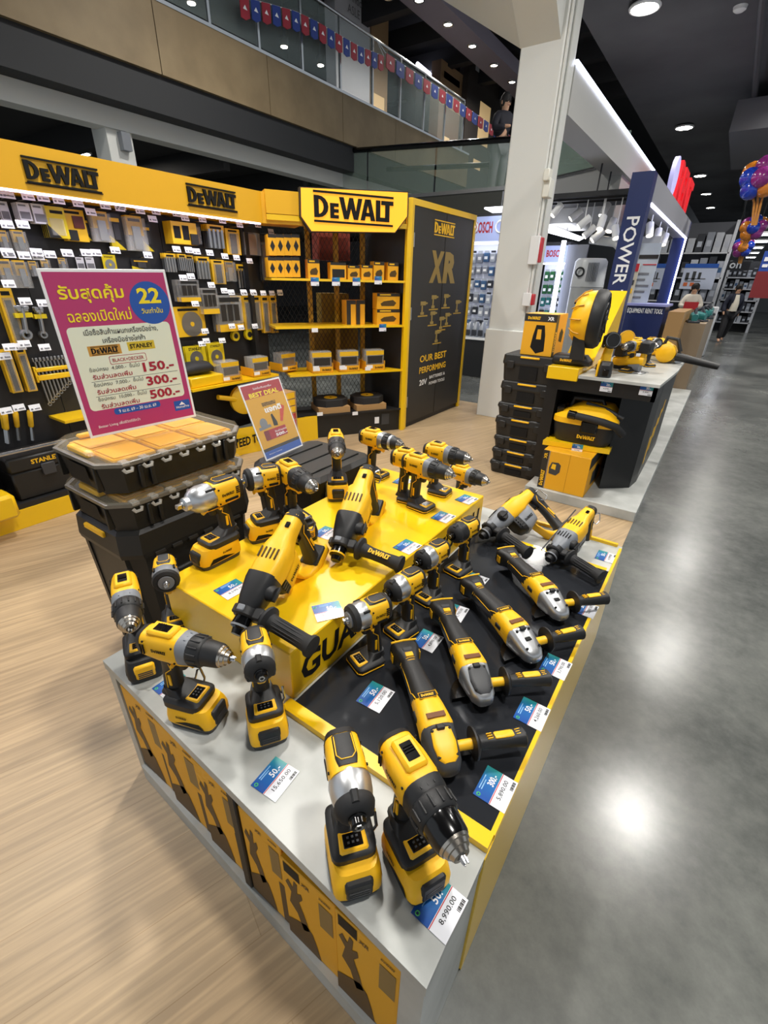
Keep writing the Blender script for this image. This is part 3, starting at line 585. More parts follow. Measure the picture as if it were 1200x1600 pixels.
    part(s1, 'handle_inlay', YEL, lambda b: b.loft([(.112, zc+.0085, .121, .003, .007, 2.4), (.116, zc+.009, .121, .003, .0085, 2.4), (.150, zc+.0095, .124, .003, .0085, 2.4), (.154, zc+.009, .124, .003, .007, 2.4)], 'y', 12), key='gp')
    for k, y0 in enumerate((.096, .160)): part(s1, 'handle_ticks', YEL, lambda b, y0=y0: [b.box(.113+.0055*i+.004*(y0 > .1), .1145+.0055*i+.004*(y0 > .1), y0, y0+.012, zc+.0065, zc+.0105) for i in range(3)], key=('gq', k), smooth=0)
    return t

def rotary(label, Rr, N, z, style='black', S=TS, zr=.2, zn=.04, roll=0, flip=1, lettered=False, hand=1):
    a = on_z(*Rr, z+zr); n = on_z(*N, z+zn); L = float(np.linalg.norm(n-a)); DBG.append((label, round(L, 3)))
    ex = Vector((n-a)/L); ez = Vector((0, 0, 1)); ey = ez.cross(ex).normalized(); ez = ex.cross(ey)
    R = Matrix((ex, ey, ez)).transposed() @ Matrix.Rotation(roll, 3, 'X')
    c = (a+n)/2
    t = thing('rotary_hammer', label, 'power tool', c, R, 'rotary hammers on the sales table', L/.325)
    fb = BLK if style == 'black' else GRY
    b1 = part(t, 'motor_housing', YEL, lambda b: b.loft([(-.152, 0, 0, .018, .018, 2.8), (-.145, 0, 0, .022, .022, 3), (-.10, .0, 0, .024, .024, 3.4), (-.075, .002, 0, .026, .028, 3.6), (-.05, .004, 0, .036, .034, 3.6), (.0, .004, 0, .039, .036, 3.4), (.034, .002, 0, .036, .035, 3.2)], 'x', 20), key='r1')
    part(b1, 'rear_cap', RUB, lambda b: b.loft([(-.164, .004, 0, .010, .012, 2.4), (-.158, .002, 0, .020, .020, 2.6), (-.138, 0, 0, .0235, .0235, 2.8)], 'x', 16), key='r2')
    for k in range(5): part(b1, 'vent_slot', M('slot_brown', '4a3a08', .6), lambda b, k=k: b.rbox(-.038, -.010, -.022+.011*k-.002, -.022+.011*k+.002, .0335, .0372, .0008), key=('r3', k))
    part(b1, 'mode_button', CHB, lambda b: b.rbox(-.118, -.102, .0, .012, .022, .0275, .002), key='r4')
    logo(b1, .046, INK, frame((-.028, .0335, -.062), (-1, 0, 0), (0, 0, 1)))
    def gear(b):
        b.loft([(.024, .001, 0, .038, .037, 3.2), (.04, .001, 0, .0385, .037, 3), (.08, 0, 0, .032, .033, 2.6), (.105, 0, 0, .026, .028, 2.4), (.118, 0, 0, .022, .023, 2)], 'x', 20)
    gc = part(t, 'gear_case', fb, gear, key='r5')
    if style == 'grey':
        for k in range(5): part(gc, 'vent_slot', INK, lambda b, k=k: b.rbox(.036+.004*abs(k-2), .066, -.02+.010*k-.0018, -.02+.010*k+.0018, .034, .0372, .0006), key=('r6', k))
    part(gc, 'mode_dial', BLK, lambda b: (b.lathe([(.028, .020), (.044, .0185), (.048, .015)], (.058, 0, .004), (0, 1, 0), 18), b.rbox(.040, .076, .046, .054, -.001, .009, .002)), key='r7')
    ck = part(t, 'chuck_collar', CHB if style == 'black' else BLK, lambda b: b.lathe([(.112, .022), (.122, .0225), (.128, .0205), (.142, .022), (.150, .021), (.153, .015), (.165, .0125), (.166, .005)], (0, 0, 0), n=24), key='r8')
    part(ck, 'chuck_ring', YEL if lettered else GRY, lambda b: b.lathe([(.1445, .0225), (.149, .0222)], (0, 0, 0), n=24), key='r9')
    # pistol handle below the rear, ending in the battery foot
    part(t, 'grip', BLK, lambda b: b.loft([(-.172, -.118, 0, .022, .024, 3), (-.155, -.124, 0, .019, .0195, 2.6), (-.10, -.135, 0, .019, .018, 2.4), (-.05, -.142, 0, .021, .019, 2.4), (-.012, -.138, 0, .024, .020, 2.6)], 'z', 16), key='r10')
    for s in (-1, 1):
        part(t, 'grip_trim', YEL, lambda b, s=s: b.tube([(-.142, s*.0195, -.022), (-.128, s*.0195, -.04), (-.130, s*.0188, -.07), (-.128, s*.0185, -.13)], .0013, 5), key=('r11', s))
        part(t, 'grip_badge', YEL, lambda b, s=s: b.box(-.142, -.135, s*.0182-.0012, s*.0182+.0012, -.12, -.085), key=('r11b', s), smooth=0)
    part(t, 'trigger', CHB, lambda b: b.rbox(-.128, -.106, -.009, .009, -.062, -.022, .004), key='r12')
    f = part(t, 'battery_foot', YEL, lambda b: b.loft([(-.176, 0, -.190, .022, .012, 4), (-.168, 0, -.190, .030, .017, 4), (-.095, 0, -.186, .031, .018, 4), (-.070, 0, -.176, .028, .018, 4), (-.052, 0, -.150, .020, .020, 3), (-.04, 0, -.10, .017, .025, 3)], 'x', 14), key='r13')
    part(f, 'foot_face', BLK, lambda b: b.rbox(-.164, -.100, -.027, .027, -.176, -.164, .004), key='r14')
    part(t, 'motor_belly', YEL if style == 'black' else fb, lambda b: b.loft([(-.075, 0, -.04, .022, .02, 3), (-.06, 0, -.055, .031, .038, 3.4), (-.005, 0, -.060, .033, .045, 3.4), (.004, 0, -.058, .030, .040, 3)], 'x', 18), key='r14a')
    part(t, 'belly_cap', BLK, lambda b: (b.loft([(.002, 0, -.058, .031, .042, 3.2), (.018, 0, -.056, .032, .040, 3.2), (.03, 0, -.05, .026, .030, 3)], 'x', 18), [b.box(.006, .024, .0305, .034, -.075+.011*i, -.069+.011*i) for i in range(4)]), key='r14b')
    part(t, 'belt_hook', STEEL, lambda b: b.tube([(-.150, .018, -.01), (-.165, .030, -.012), (-.168, .032, -.05), (-.150, .028, -.058), (-.142, .02, -.045)], .0022, 6), key='r15')
    # side handle on a clamp collar
    s_ = part(t, 'handle_clamp', BLK, lambda b: (b.lathe([(.102, .026), (.105, .0295), (.122, .0295), (.126, .026)], (0, 0, 0), n=20), b.rbox(.098, .128, .018, .046, -.016, .016, .005), b.rbox(.10, .122, -.034, -.022, -.012, .012, .003)), key='r16')
    part(s_, 'clamp_badge', GRY, lambda b: b.rbox(.105, .119, -.012, .006, .0275, .0315, .002), key='r17')
    y0 = .05
    hn = part(t, 'side_handle', RUB, lambda b: (b.lathe([(.0, .012), (.006, .018), (.012, .0315), (.018, .0315), (.024, .0195), (.05, .0165), (.09, .0165), (.125, .019), (.132, .0245), (.139, .0245), (.141, .015)], (.113, y0-.008, 0), (.22, 1, 0), 20)), key='r18')
    if lettered: logo(hn, .062, YINK, frame((.131, y0+.066, .0182), (.22, 1, 0), (-1, .22, 0)), depth=.1)
    else:
        for k in range(7): q = PI*(k+.5)/7; part(hn, 'grip_rib', RUB, lambda b, q=q: b.lathe([(.034, .0016), (.12, .0016)], (.113+.0172*math.cos(q), y0-.008, .0172*math.sin(q)), (.22, 1, 0), 5), key=('r19', k))
    if roll:
        for q_ in (s_, hn): q_.matrix_basis = Matrix.Rotation(-roll, 4, 'X')
    if style == 'grey':
        part(t, 'depth_rod', DGR, lambda b: b.tube([(.15, -.034, .02), (-.10, -.036, .024)], .0028, 6), key='r20')
    return t

Z0, Z1, Z2 = TZ, BZ, KZ
drill('cordless drill with black battery at the far left table corner', (195, 904), (203.6, 989), Z0, 'k')
drill('grey-collared hammer drill with yellow battery on the white table end', (228, 997), (363, 1029), Z0, 'y', clip=True)
impact('small impact wrench facing out beside the yellow riser front', (258, 880), (260, 914), Z0, None, 'small')
impact('silver-nosed impact driver with yellow battery before the riser corner', (397, 996), (408.5, 1057), Z0, 'y', 'driver', clip=True)
impact('silver-nosed impact driver nearest the table front with caution label', (532, 1157), (560, 1287), Z0, 'y', 'driver', clip=True, sx=1.0)
drill('large black-chucked hammer drill at the near table corner', (616, 1166), (721, 1338), Z0, 'y', collar=BLK, sleeve=CHB, big=True, sx=.9)
impact('big silver-nosed impact wrench with large yellow battery on the riser', (371, 758), (277.6, 793), Z1, 'y', 'big')
impact('impact wrench with black bumper and yellow battery behind the big wrench', (434.7, 741), (379, 752), Z1, 'y', 'wrench')
drill('cordless drill with black chuck in front of the best deal sign', (438, 731), (495, 765), Z1, 'k', collar=BLK)
drill('cordless drill with yellow battery seen nose-on at the riser far left', (524, 681), (528, 714), Z1, 'y', collar=BLK)
drill('brushless drill with silver ring at the far edge of the riser', (568, 681), (629, 696), Z1, None, collar=SIL, ring=SIL)
drill('grey-collared drill standing alone near the middle of the riser', (635, 720), (709, 743), Z1, None)
drill('compact drill mostly hidden behind the grey-collared riser drill', (619, 714), (686, 728), Z1, None, sx=.9)
drill('grey-collared drill at the far right corner of the riser', (669, 704), (733, 718), Z1, None, sx=.88)
drill('compact grey-collared drill standing behind the riser far corner', (709, 735), (762, 753), Z0, None, sx=.85)
impact('impact wrench with square anvil, nearest of the row beside the riser', (598.6, 947), (544, 969), Z2, None, 'wrench')
impact('impact driver second of the row beside the riser', (656, 900), (602, 930), Z2, None, 'driver')
impact('silver-cased impact driver third of the row beside the riser', (693, 856), (652, 880), Z2, None, 'driver')
impact('black-nosed impact driver farthest of the row beside the riser', (737, 821), (707, 837), Z2, None, 'black')
grinder('angle grinder with yellow head cover, nearest on the black board', (630, 1008), (712, 1208), Z2, DGR, cover=YEL)
grinder('angle grinder with black head cover, second on the black board', (690, 945), (764, 1092), Z2, SIL, cover=DGR)
grinder('silver-headed angle grinder, third on the black board', (737, 910), (842, 1020), Z2, SIL)
grinder('silver-headed angle grinder farthest on the black board', (790, 862), (888, 958), Z2, SIL)
rotary('rotary hammer with ribbed side handle at the front of the riser', (465, 800), (370, 990), Z1, 'black', zr=.225, zn=.03)
rotary('rotary hammer with lettered side handle in the middle of the riser', (576, 730), (524, 875), Z1, 'black', lettered=True, zr=.225, zn=.03)
rotary('grey-cased rotary hammer lying on its side at the back strip', (832, 768), (753, 838), Z0, 'grey', zr=.15, zn=.05, roll=1.0)
rotary('grey-cased rotary hammer with depth rod at the far aisle corner', (925, 795), (857, 874), Z0, 'grey', zr=.15, zn=.045)
# ------------------------------------------------------------------ organiser stack with the sale sign
def octa(x0, x1, y0, y1, c): return [(x0+c, y0), (x1-c, y0), (x1, y0+c), (x1, y1-c), (x1-c, y1), (x0+c, y1), (x0, y1-c), (x0, y0+c)]
AMB = M('clear_lid', 'f4e6c4', .08, alpha=.09); BIN = M('bin_orange', 'e6a522', .5); CASE = M('case_black', '1d1c1a', .48, bump=(300, .1))
def organiser(z0, z1, label):
    x0, x1, y0, y1 = -1.925, -1.51, .61, 1.20; zl = z1-.045
    t = thing('tool_organiser', label, 'tool organiser', ((x0+x1)/2, (y0+y1)/2, z0), group='clear-lidded organisers in the tool stack')
    def body(b):
        lo = octa(x0+.022, x1-.022, y0+.022, y1-.022, .05); hi = octa(x0+.008, x1-.008, y0+.008, y1-.008, .055)
        b.rings([[(x, y, z0) for x, y in lo], [(x, y, zl) for x, y in hi]])
    part(t, 'tray', CASE, body, world=True, smooth=0)
    part(t, 'rim', M('rim_grey', '6f6a60', .3), lambda b: b.rings([[(x, y, z) for x, y in octa(x0+i, x1-i, y0+i, y1-i, .06)] for z, i in ((zl-.004, .006), (zl, 0), (zl+.012, 0), (zl+.014, .004), (zl+.014, .012), (zl, .014))], False), world=True, smooth=0)
    lid = part(t, 'lid', AMB, lambda b: b.rings([[(x, y, z) for x, y in octa(x0+i, x1-i, y0+i, y1-i, .06)] for z, i in ((zl+.012, .002), (z1-.012, .010), (z1-.004, .03))]), world=True, smooth=0)
    n = 0
    for i in range(2):
        for j in range(3):
            xa = x0+.05+i*.165; ya = y0+.055+j*.165
            part(t, 'parts_bin', BIN, lambda b: (b.rbox(xa, xa+.155, ya, ya+.155, zl-.03, zl+.016, .006), b.rbox(xa+.012, xa+.143, ya+.012, ya+.143, zl+.016, zl+.020, .002)), world=True)
    for y in (y0+.09, y0+.32): part(lid, 'lid_handle', YEL, lambda b: b.rbox(x0+.04, x0+.075, y, y+.10, zl+.022, z1-.008, .006), world=True)
    part(lid, 'lid_handle', YEL, lambda b: b.rbox(x0+.13, x0+.27, y0+.02, y0+.05, zl+.010, z1-.012, .005), world=True, label='yellow clip at the narrow end')
    for k in range(7):
        y = y0+.075+k*.07; part(t, 'hinge_clip', M('clip_clear', 'e8e4da', .1, alpha=.35), lambda b: (b.tube([(x1+.004, y-.016, zl-.004), (x1+.010, y-.010, zl-.014), (x1+.010, y+.010, zl-.014), (x1+.004, y+.016, zl-.004)], .006, 6), b.rbox(x1-.03, x1+.004, y-.014, y+.014, zl+.004, zl+.018, .003)), world=True)
    part(t, 'end_recess', INK, lambda b: b.add([(x0+.13, y0+.0075, z0+.02), (x0+.28, y0+.0075, z0+.02), (x0+.28, y0+.003, zl-.012), (x0+.13, y0+.003, zl-.012)], [(0, 1, 2, 3)]), world=True, smooth=0)
    for xx in (x0+.075, x0+.335): part(t, 'end_rib', CASE, lambda b: b.rbox(xx-.006, xx+.006, y0+.0, y0+.02, z0+.01, zl-.004, .002), world=True)
    for yy in (y0+.12, y0+.16, y1-.12, y1-.16): part(t, 'side_rib', CASE, lambda b: b.rbox(x1-.016, x1+.0, yy-.008, yy+.008, z0+.01, zl-.006, .003), world=True)
    return t
organiser(.826, .972, 'upper clear-lidded black organiser under the pink sale sign')
organiser(.68, .8255, 'lower clear-lidded black organiser on the wheeled chest')
def chest(name, label, x0, x1, y0, y1, z0, z1, lidh):
    t = thing(name, label, 'tool chest', ((x0+x1)/2, (y0+y1)/2, z0), group='black tool chests by the sales table'); zl = z1-lidh
    part(t, 'body', CASE, lambda b: b.rings([[(x, y, z) for x, y in octa(x0+i, x1-i, y0+i, y1-i, .05)] for z, i in ((z0+.004, .05), (z0+(z1-z0)*.25, .035), (zl, .018))]), world=True, smooth=0)
    part(t, 'lid', CASE, lambda b: b.rings([[(x, y, z) for x, y in octa(x0+i, x1-i, y0+i, y1-i, .055)] for z, i in ((zl, .004), (zl+.02, 0), (z1-.012, .006), (z1, .02))]), world=True, smooth=0)
    for xx in (x0+.07, x1-.07): part(t, 'front_rib', CASE, lambda b: b.add([(xx-.012, y0+.012, zl), (xx+.012, y0+.012, zl), (xx+.012, y0+.04, z0+.03), (xx-.012, y0+.04, z0+.03), (xx-.012, y0+.05, zl), (xx+.012, y0+.05, zl), (xx+.012, y0+.08, z0+.03), (xx-.012, y0+.08, z0+.03)], [(0, 1, 2, 3), (4, 5, 6, 7), (0, 3, 7, 4), (1, 5, 6, 2), (0, 4, 5, 1), (2, 6, 7, 3)]), world=True, smooth=0)
    for k in range(6):
        y = y0+.12+k*(y1-y0-.24)/5; part(t, 'hinge_knuckle', CASE, lambda b: b.tube([(x1-.006, y-.02, zl), (x1-.006, y+.02, zl)], .012, 8), world=True)
    part(t, 'front_latch', YEL, lambda b: b.rbox((x0+x1)/2-.07, (x0+x1)/2+.07, y0-.006, y0+.012, z1-.04, z1-.018, .004), world=True)
    part(t, 'handle_bar', CASE, lambda b: b.tube([(x1-.01, y0+.14, zl-.08), (x1+.006, y0+.17, zl-.10), (x1+.006, y1-.17, zl-.10), (x1-.01, y1-.14, zl-.08)], .012, 8), world=True)
    return t
c = chest('wheeled_tool_chest', 'tall black wheeled tool chest at the bottom of the organiser stack', -1.925, -1.51, .61, 1.20, .0045, .679, .11)
for y in (.72, 1.09): part(c, 'wheel', RUB, lambda b: b.lathe([(-.02, .05), (-.012, .075), (.012, .075), (.02, .05)], (-1.885, y, .08), (1, 0, 0), 20), world=True)
# tool box pair behind the riser that carries the best deal sign
def small_box(z0, z1, label):
    x0, x1, y0, y1 = -1.70, -1.27, 1.33, 1.78
    t = thing('tool_box', label, 'tool box', ((x0+x1)/2, (y0+y1)/2, z0), group='black tool boxes left of the riser')
    part(t, 'body', CASE, lambda b: b.rings([[(x, y, z) for x, y in octa(x0+i, x1-i, y0+i, y1-i, .03)] for z, i in ((z0, .02), (z1-.07, .006))]), world=True, smooth=0)
    part(t, 'lid', CASE, lambda b: b.rings([[(x, y, z) for x, y in octa(x0+i, x1-i, y0+i, y1-i, .035)] for z, i in ((z1-.07, 0), (z1-.02, 0), (z1, .02))]), world=True, smooth=0)
    for k in range(3): part(t, 'lid_rib', CASE, lambda b: b.rbox(x0+.06+k*.12, x0+.12+k*.12, y0+.05, y1-.05, z1-.004, z1+.008, .003), world=True)
    for y in (y0+.10, y1-.10): part(t, 'latch', M('latch_grey', '8d8f86', .35, .4), lambda b: b.rbox(x1-.006, x1+.014, y-.035, y+.035, z1-.11, z1-.03, .004), world=True)
    part(t, 'handle', CASE, lambda b: b.tube([(x1, y0+.17, z1-.13), (x1+.02, y0+.18, z1-.14), (x1+.02, y1-.18, z1-.14), (x1, y1-.17, z1-.13)], .011, 8), world=True)
    return t
small_box(.37, .715, 'upper black tool box with grey latches under the best deal sign')
small_box(.0045, .369, 'lower black tool box standing on the wood floor behind the riser')

# ------------------------------------------------------------------ sale signs
MAG = M('print_magenta', 'b8336c', .3, coat=.2); CREAM = M('print_cream', 'e9eed8', .35); BLU = M('print_blue', '2456ad', .35); SYEL = M('print_yellow', 'fbe322', .35); THAI = M('print_darkgrey', '3c3a3c', .5); CRED = M('print_crimson', 'a81f35', .45)
ORG = M('print_orange', 'd29a3c', .4)
def quadsheet(P):                                  # bl, br, tr, tl corners in the hall -> centred frame, half sizes
    P = [np.array(p, float) for p in P]; c = sum(P)/4; r = (P[1]-P[0]+P[2]-P[3])/2; u = (P[3]-P[0]+P[2]-P[1])/2
    return c, r, u
def sheet_thing(name, label, cat, c, r, u):
    r = Vector(r); u = Vector(u); W_, H_ = r.length, u.length; m = frame(c, r, u)
    t = thing(name, label, cat, c, m.to_3x3()); return t, W_, H_
def rect(t, nm, mat, x0, x1, y0, y1, d): return part(t, nm, mat, lambda b: b.box(x0, x1, y0, y1, d-.0004, d), smooth=0)
def rrect(t, nm, mat, x0, x1, y0, y1, r, d):
    pts = [(cx+r*math.cos(a), cy+r*math.sin(a)) for cx, cy, a0 in ((x1-r, y1-r, 0), (x0+r, y1-r, PI/2), (x0+r, y0+r, PI), (x1-r, y0+r, 1.5*PI)) for a in np.linspace(a0, a0+PI/2, 6)]
    return part(t, nm, mat, lambda b: b.prism(pts, d-.0004, d), smooth=0)
c, r, u = quadsheet([(-1.762, .725, .975), (-1.706, 1.133, .975), (-1.752, 1.062, 1.52), (-1.80, .672, 1.505)])
t, W_, H_ = sheet_thing('sale_sign', 'large pink and cream Thai sale sign leaning on the organiser stack', 'sign', c, r, u)
w2, h2 = W_/2, H_/2
T = lambda tx, x, y, w_, mat, h=None, b=0, sh=0, d=.0062: text(t, tx, w_*W_, mat, frame(((x-.5)*W_, (y-.5)*H_, d), (1, 0, 0), (0, 1, 0)), h=None if h is None else h*H_, bold=b, shear=sh)
part(t, 'board', PAPER, lambda b: b.rbox(-w2, w2, -h2, h2, 0, .004, .001), smooth=0)
rect(t, 'magenta_print', MAG, -w2*.955, w2*.955, -h2*.965, h2*.965, .0046)
rrect(t, 'cream_panel', CREAM, -w2*.86, w2*.86, -h2*.66, h2*.36, .015, .0049)
part(t, 'blue_disc', BLU, lambda b: b.lathe([(0, .176*W_), (.0004, .176*W_)], (w2*.60, h2*.60, .0048), (0, 0, 1), 40), smooth=0)
T('รับสุดคุ้ม', .34, .865, .50, SYEL, .105, .02); T('ฉลองเปิดใหม่', .36, .745, .50, SYEL, .075, .012)
T('22', .80, .845, .20, SYEL, .095, .03); T('วันเท่านั้น', .80, .755, .19, SYEL, .035, .01)
T('เมื่อซื้อสินค้าแผนกเครื่องมือช่าง,', .50, .645, .62, THAI, .042, .008); T('เครื่องมือช่างไฟฟ้า', .50, .595, .36, THAI, .036, .008)
rect(t, 'brand_panel', ORG, -w2*.63, -w2*.10, h2*.01, h2*.13, .0052); logo(t, W_*.22, INK, frame((-w2*.365, h2*.07, .0056), (1, 0, 0), (0, 1, 0)), rules=True)
rect(t, 'brand_panel', M('print_mustard', 'd9bd2e', .4), w2*.02, w2*.50, h2*.03, h2*.14, .0052); T('STANLEY', .63, .5425, .205, INK, .028, .02, d=.0064)
rrect(t, 'brand_outline', CRED, -w2*.34, w2*.30, -h2*.115, -h2*.01, .006, .0051); rrect(t, 'brand_field', CREAM, -w2*.33, w2*.29, -h2*.108, -h2*.017, .005, .0053)
T('BLACK+DECKER', .49, .468, .27, CRED, .022, .008, d=.0064)
for i, (a, v, n) in enumerate((('ช้อปครบ  4,000.-  ขึ้นไป', '150.-', .402), ('ช้อปครบ  7,000.-  ขึ้นไป', '300.-', .308), ('ช้อปครบ  10,000.-  ขึ้นไป', '500.-', .216))):
    T(a, .36, n+.022, .42, THAI, .03); T('รับส่วนลดเพิ่ม', .325, n-.022, .33, CRED, .033, .012); T(v, .74, n, .29, CRED, .062, .03)
    if i < 2: rect(t, 'rule', THAI, -w2*.72, w2*.82, (n-.053-.5)*H_, (n-.0505-.5)*H_, .0052)
rrect(t, 'date_pill', BLU, -w2*.50, w2*.34, -h2*.755, -h2*.672, .009, .0053); T('9 เม.ย. 69 – 30 เม.ย. 69', .46, .1435, .34, WINK, .022, .008, d=.0064)
T('Better Living เพื่อชีวิตที่ดีกว่า', .27, .065, .36, WINK, .026, .006)
rect(t, 'store_mark', BLU, w2*.60, w2*.92, -h2*.86, -h2*.72, .0051); T('HomePro', .88, .095, .13, WINK, .018, .012, d=.0064)
part(t, 'roof_mark', WINK, lambda b: b.prism([(w2*.70, -h2*.785), (w2*.76, -h2*.74), (w2*.82, -h2*.785)], .0052, .0055), smooth=0)
# best deal card in an acrylic stand
c, r, u = quadsheet([(-1.598, 1.367, .728), (-1.63, 1.64, .728), (-1.748, 1.60, 1.06), (-1.72, 1.323, 1.062)])
t, W_, H_ = sheet_thing('offer_sign', 'small yellow best deal offer sign in a clear acrylic stand', 'sign', c, r, u)
w2, h2 = W_/2, H_/2
ACR = M('acrylic', 'f4f8fa', .04, alpha=.05)
part(t, 'acrylic_sheet', ACR, lambda b: b.box(-w2*1.05, w2*1.05, -h2*1.03, h2*1.03, .004, .007), smooth=0)
part(t, 'acrylic_foot', ACR, lambda b: b.box(-w2*1.05, w2*1.05, -h2*1.05, -h2*1.03, -.14, .007), smooth=0)
part(t, 'board', PAPER, lambda b: b.box(-w2, w2, -h2, h2, -.001, .002), smooth=0)
rect(t, 'yellow_print', M('print_gold', 'd8a21d', .4), -w2*.95, w2*.95, -h2*.72, h2*.66, .0026); rect(t, 'red_band', M('print_red', 'a91f2d', .4), -w2*.95, w2*.95, h2*.62, h2*.96, .0028); rect(t, 'blue_band', BLU, -w2*.95, w2*.95, -h2*.96, -h2*.78, .0028); rect(t, 'dark_band', BOXD, -w2*.95, w2*.95, -h2*.78, -h2*.70, .0028)
d_ = .0034
T('โปรโมชั่นสุดคุ้ม', .5, .92, .45, WINK, .035, .005, d=d_); T('BEST DEAL', .5, .845, .72, SYEL, .06, .03, d=d_)
T('ของแถม', .52, .70, .34, INK, .05, .03, d=d_); T('แจกดิ', .58, .625, .42, WINK, .075, .04, d=d_)
part(t, 'saw_picture', GRY, lambda b: (b.lathe([(0, .024), (.0004, .024)], (-w2*.52, -h2*.06, d_), (0, 0, 1), 20), b.prism([(-w2*.8, -h2*.22), (-w2*.2, -h2*.20), (-w2*.24, -h2*.12), (-w2*.8, -h2*.14)], d_-.0004, d_)), smooth=0)
part(t, 'trimmer_picture', INK, lambda b: (b.prism([(-w2*.08, -h2*.2), (w2*.12, -h2*.22), (w2*.14, -h2*.12), (w2*.02, h2*.12), (-w2*.06, h2*.10)], d_-.0004, d_)), smooth=0)
part(t, 'blower_picture', M('print_tomato', 'c8402c', .4), lambda b: b.prism([(w2*.30, -h2*.14), (w2*.42, -h2*.16), (w2*.74, h2*.22), (w2*.62, h2*.28), (w2*.46, h2*.16)], d_-.0004, d_), smooth=0)
rrect(t, 'coupon', MATS['print_red'], -w2*.50, w2*.46, -h2*.52, -h2*.26, .006, d_); T('รับส่วนลด', .58, .325, .30, WINK, .03, .008, d=d_+.0003); T('500.-', .58, .275, .30, WINK, .04, .03, d=d_+.0003)
rrect(t, 'coupon_stub', M('print_maroon', '7d1822', .4), -w2*.66, -w2*.42, -h2*.52, -h2*.26, .005, d_+.0002)
T('Better Living', .28, .065, .32, WINK, .016, 0, d=d_)
# ------------------------------------------------------------------ pegboard wall bay with yellow canopy
XF, XP = -3.40, -3.70
PEG = M('pegboard_black', '141416', .55)
def pegmat():
    nt = PEG.node_tree; b = nt.nodes['Principled BSDF']; tc = nt.nodes.new('ShaderNodeTexCoord'); v = nt.nodes.new('ShaderNodeTexVoronoi'); v.inputs['Scale'].default_value = 38; v.inputs['Randomness'].default_value = 0
    nt.links.new(tc.outputs['Object'], v.inputs['Vector']); r = nt.nodes.new('ShaderNodeMapRange'); r.inputs[1].default_value = .16; r.inputs[2].default_value = .2; nt.links.new(v.outputs['Distance'], r.inputs[0])
    x = nt.nodes.new('ShaderNodeMix'); x.data_type = 'RGBA'; x.inputs[6].default_value = lin('030303'); x.inputs[7].default_value = lin('1b1b1d'); nt.links.new(r.outputs[0], x.inputs[0]); nt.links.new(x.outputs[2], b.inputs['Base Color'])
pegmat()
t = PB = thing('pegboard_bay', 'long black pegboard bay under a yellow lettered canopy', 'shop display', (-3.6, 1.6, .005))
for i in range(4): part(t, 'peg_panel', PEG, lambda b: b.box(XP-.02, XP, -.6+i*.98, .375+i*.98, .17, 2.0), world=True, smooth=0)
cn = part(t, 'canopy', YSH, lambda b: b.box(XP-.02, XF, -.6, 3.10, 1.905, 2.125), world=True, smooth=0)
part(t, 'canopy_led', M('led_violet', 'd2c8ff', emit=5), lambda b: b.box(XF-.03, XF-.005, -.6, 3.08, 1.894, 1.904), world=True, smooth=0)
l = bpy.data.lights.new('canopy_light', 'AREA'); l.shape = 'RECTANGLE'; l.size = 3.5; l.size_y = .05; l.energy = 16; l.color = (.9, .88, 1)
o = link('canopy_lamp', l, t); o.matrix_world = wmat(t).inverted() @ Matrix.Translation((XF-.05, 1.3, 1.885)) @ Matrix.Rotation(PI/2, 4, 'Z') @ Matrix.Rotation(math.radians(-25), 4, 'X')
o.matrix_basis = o.matrix_world
for a, b_ in (((33, 250), (157, 296)), ((290, 291), (369, 327))):
    p = on_x(*a, XF); q = on_x(*b_, XF); w_ = q[1]-p[1]
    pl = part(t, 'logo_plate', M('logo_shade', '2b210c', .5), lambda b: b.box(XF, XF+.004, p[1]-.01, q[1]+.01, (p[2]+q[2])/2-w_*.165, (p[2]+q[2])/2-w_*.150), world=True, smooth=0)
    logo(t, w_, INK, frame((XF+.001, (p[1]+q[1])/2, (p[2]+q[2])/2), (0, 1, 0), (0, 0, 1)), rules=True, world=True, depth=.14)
part(t, 'base_plinth', YPA, lambda b: b.box(XP, XF, -.6, 2.6, .005, .13), world=True, smooth=0)
part(t, 'base_deck', BLK, lambda b: b.box(XP, XF-.01, -.6, 2.6, .13, .165), world=True, smooth=0)
p = on_x(74, 625, XF-.1); q = on_x(140, 648, XF-.1)
part(t, 'bay_shelf', YPA, lambda b: b.box(XP, XF-.06, 1.25, 1.72, .595, .612), world=True, smooth=0)
part(t, 'bay_shelf', YPA, lambda b: b.box(XP, XF+.02, 2.18, 3.12, .66, .68), world=True, smooth=0, label='yellow shelf carrying the trays')
part(t, 'rail', STEEL, lambda b: b.tube([(XF-.05, -.4, .49), (XF-.05, 1.22, .49)], .012, 8), world=True)
part(t, 'end_upright', BLK, lambda b: b.box(XP-.02, XF-.22, 3.08, 3.12, .1, 1.905), world=True, smooth=0)
tf_ = part(t, 'toe_panel', YPA, lambda b: b.prism([(XF-.05, 2.55), (XF-.02, 2.55), (-3.17, 3.40), (-3.20, 3.42)], .005, .25), world=True, smooth=0)
text(t, 'GUARANTEED TOUGH', .80, INK, frame((-3.36, 2.58, .14), (.03, 1, 0), (0, 0, 1)), h=.085, world=True, bold=.035)

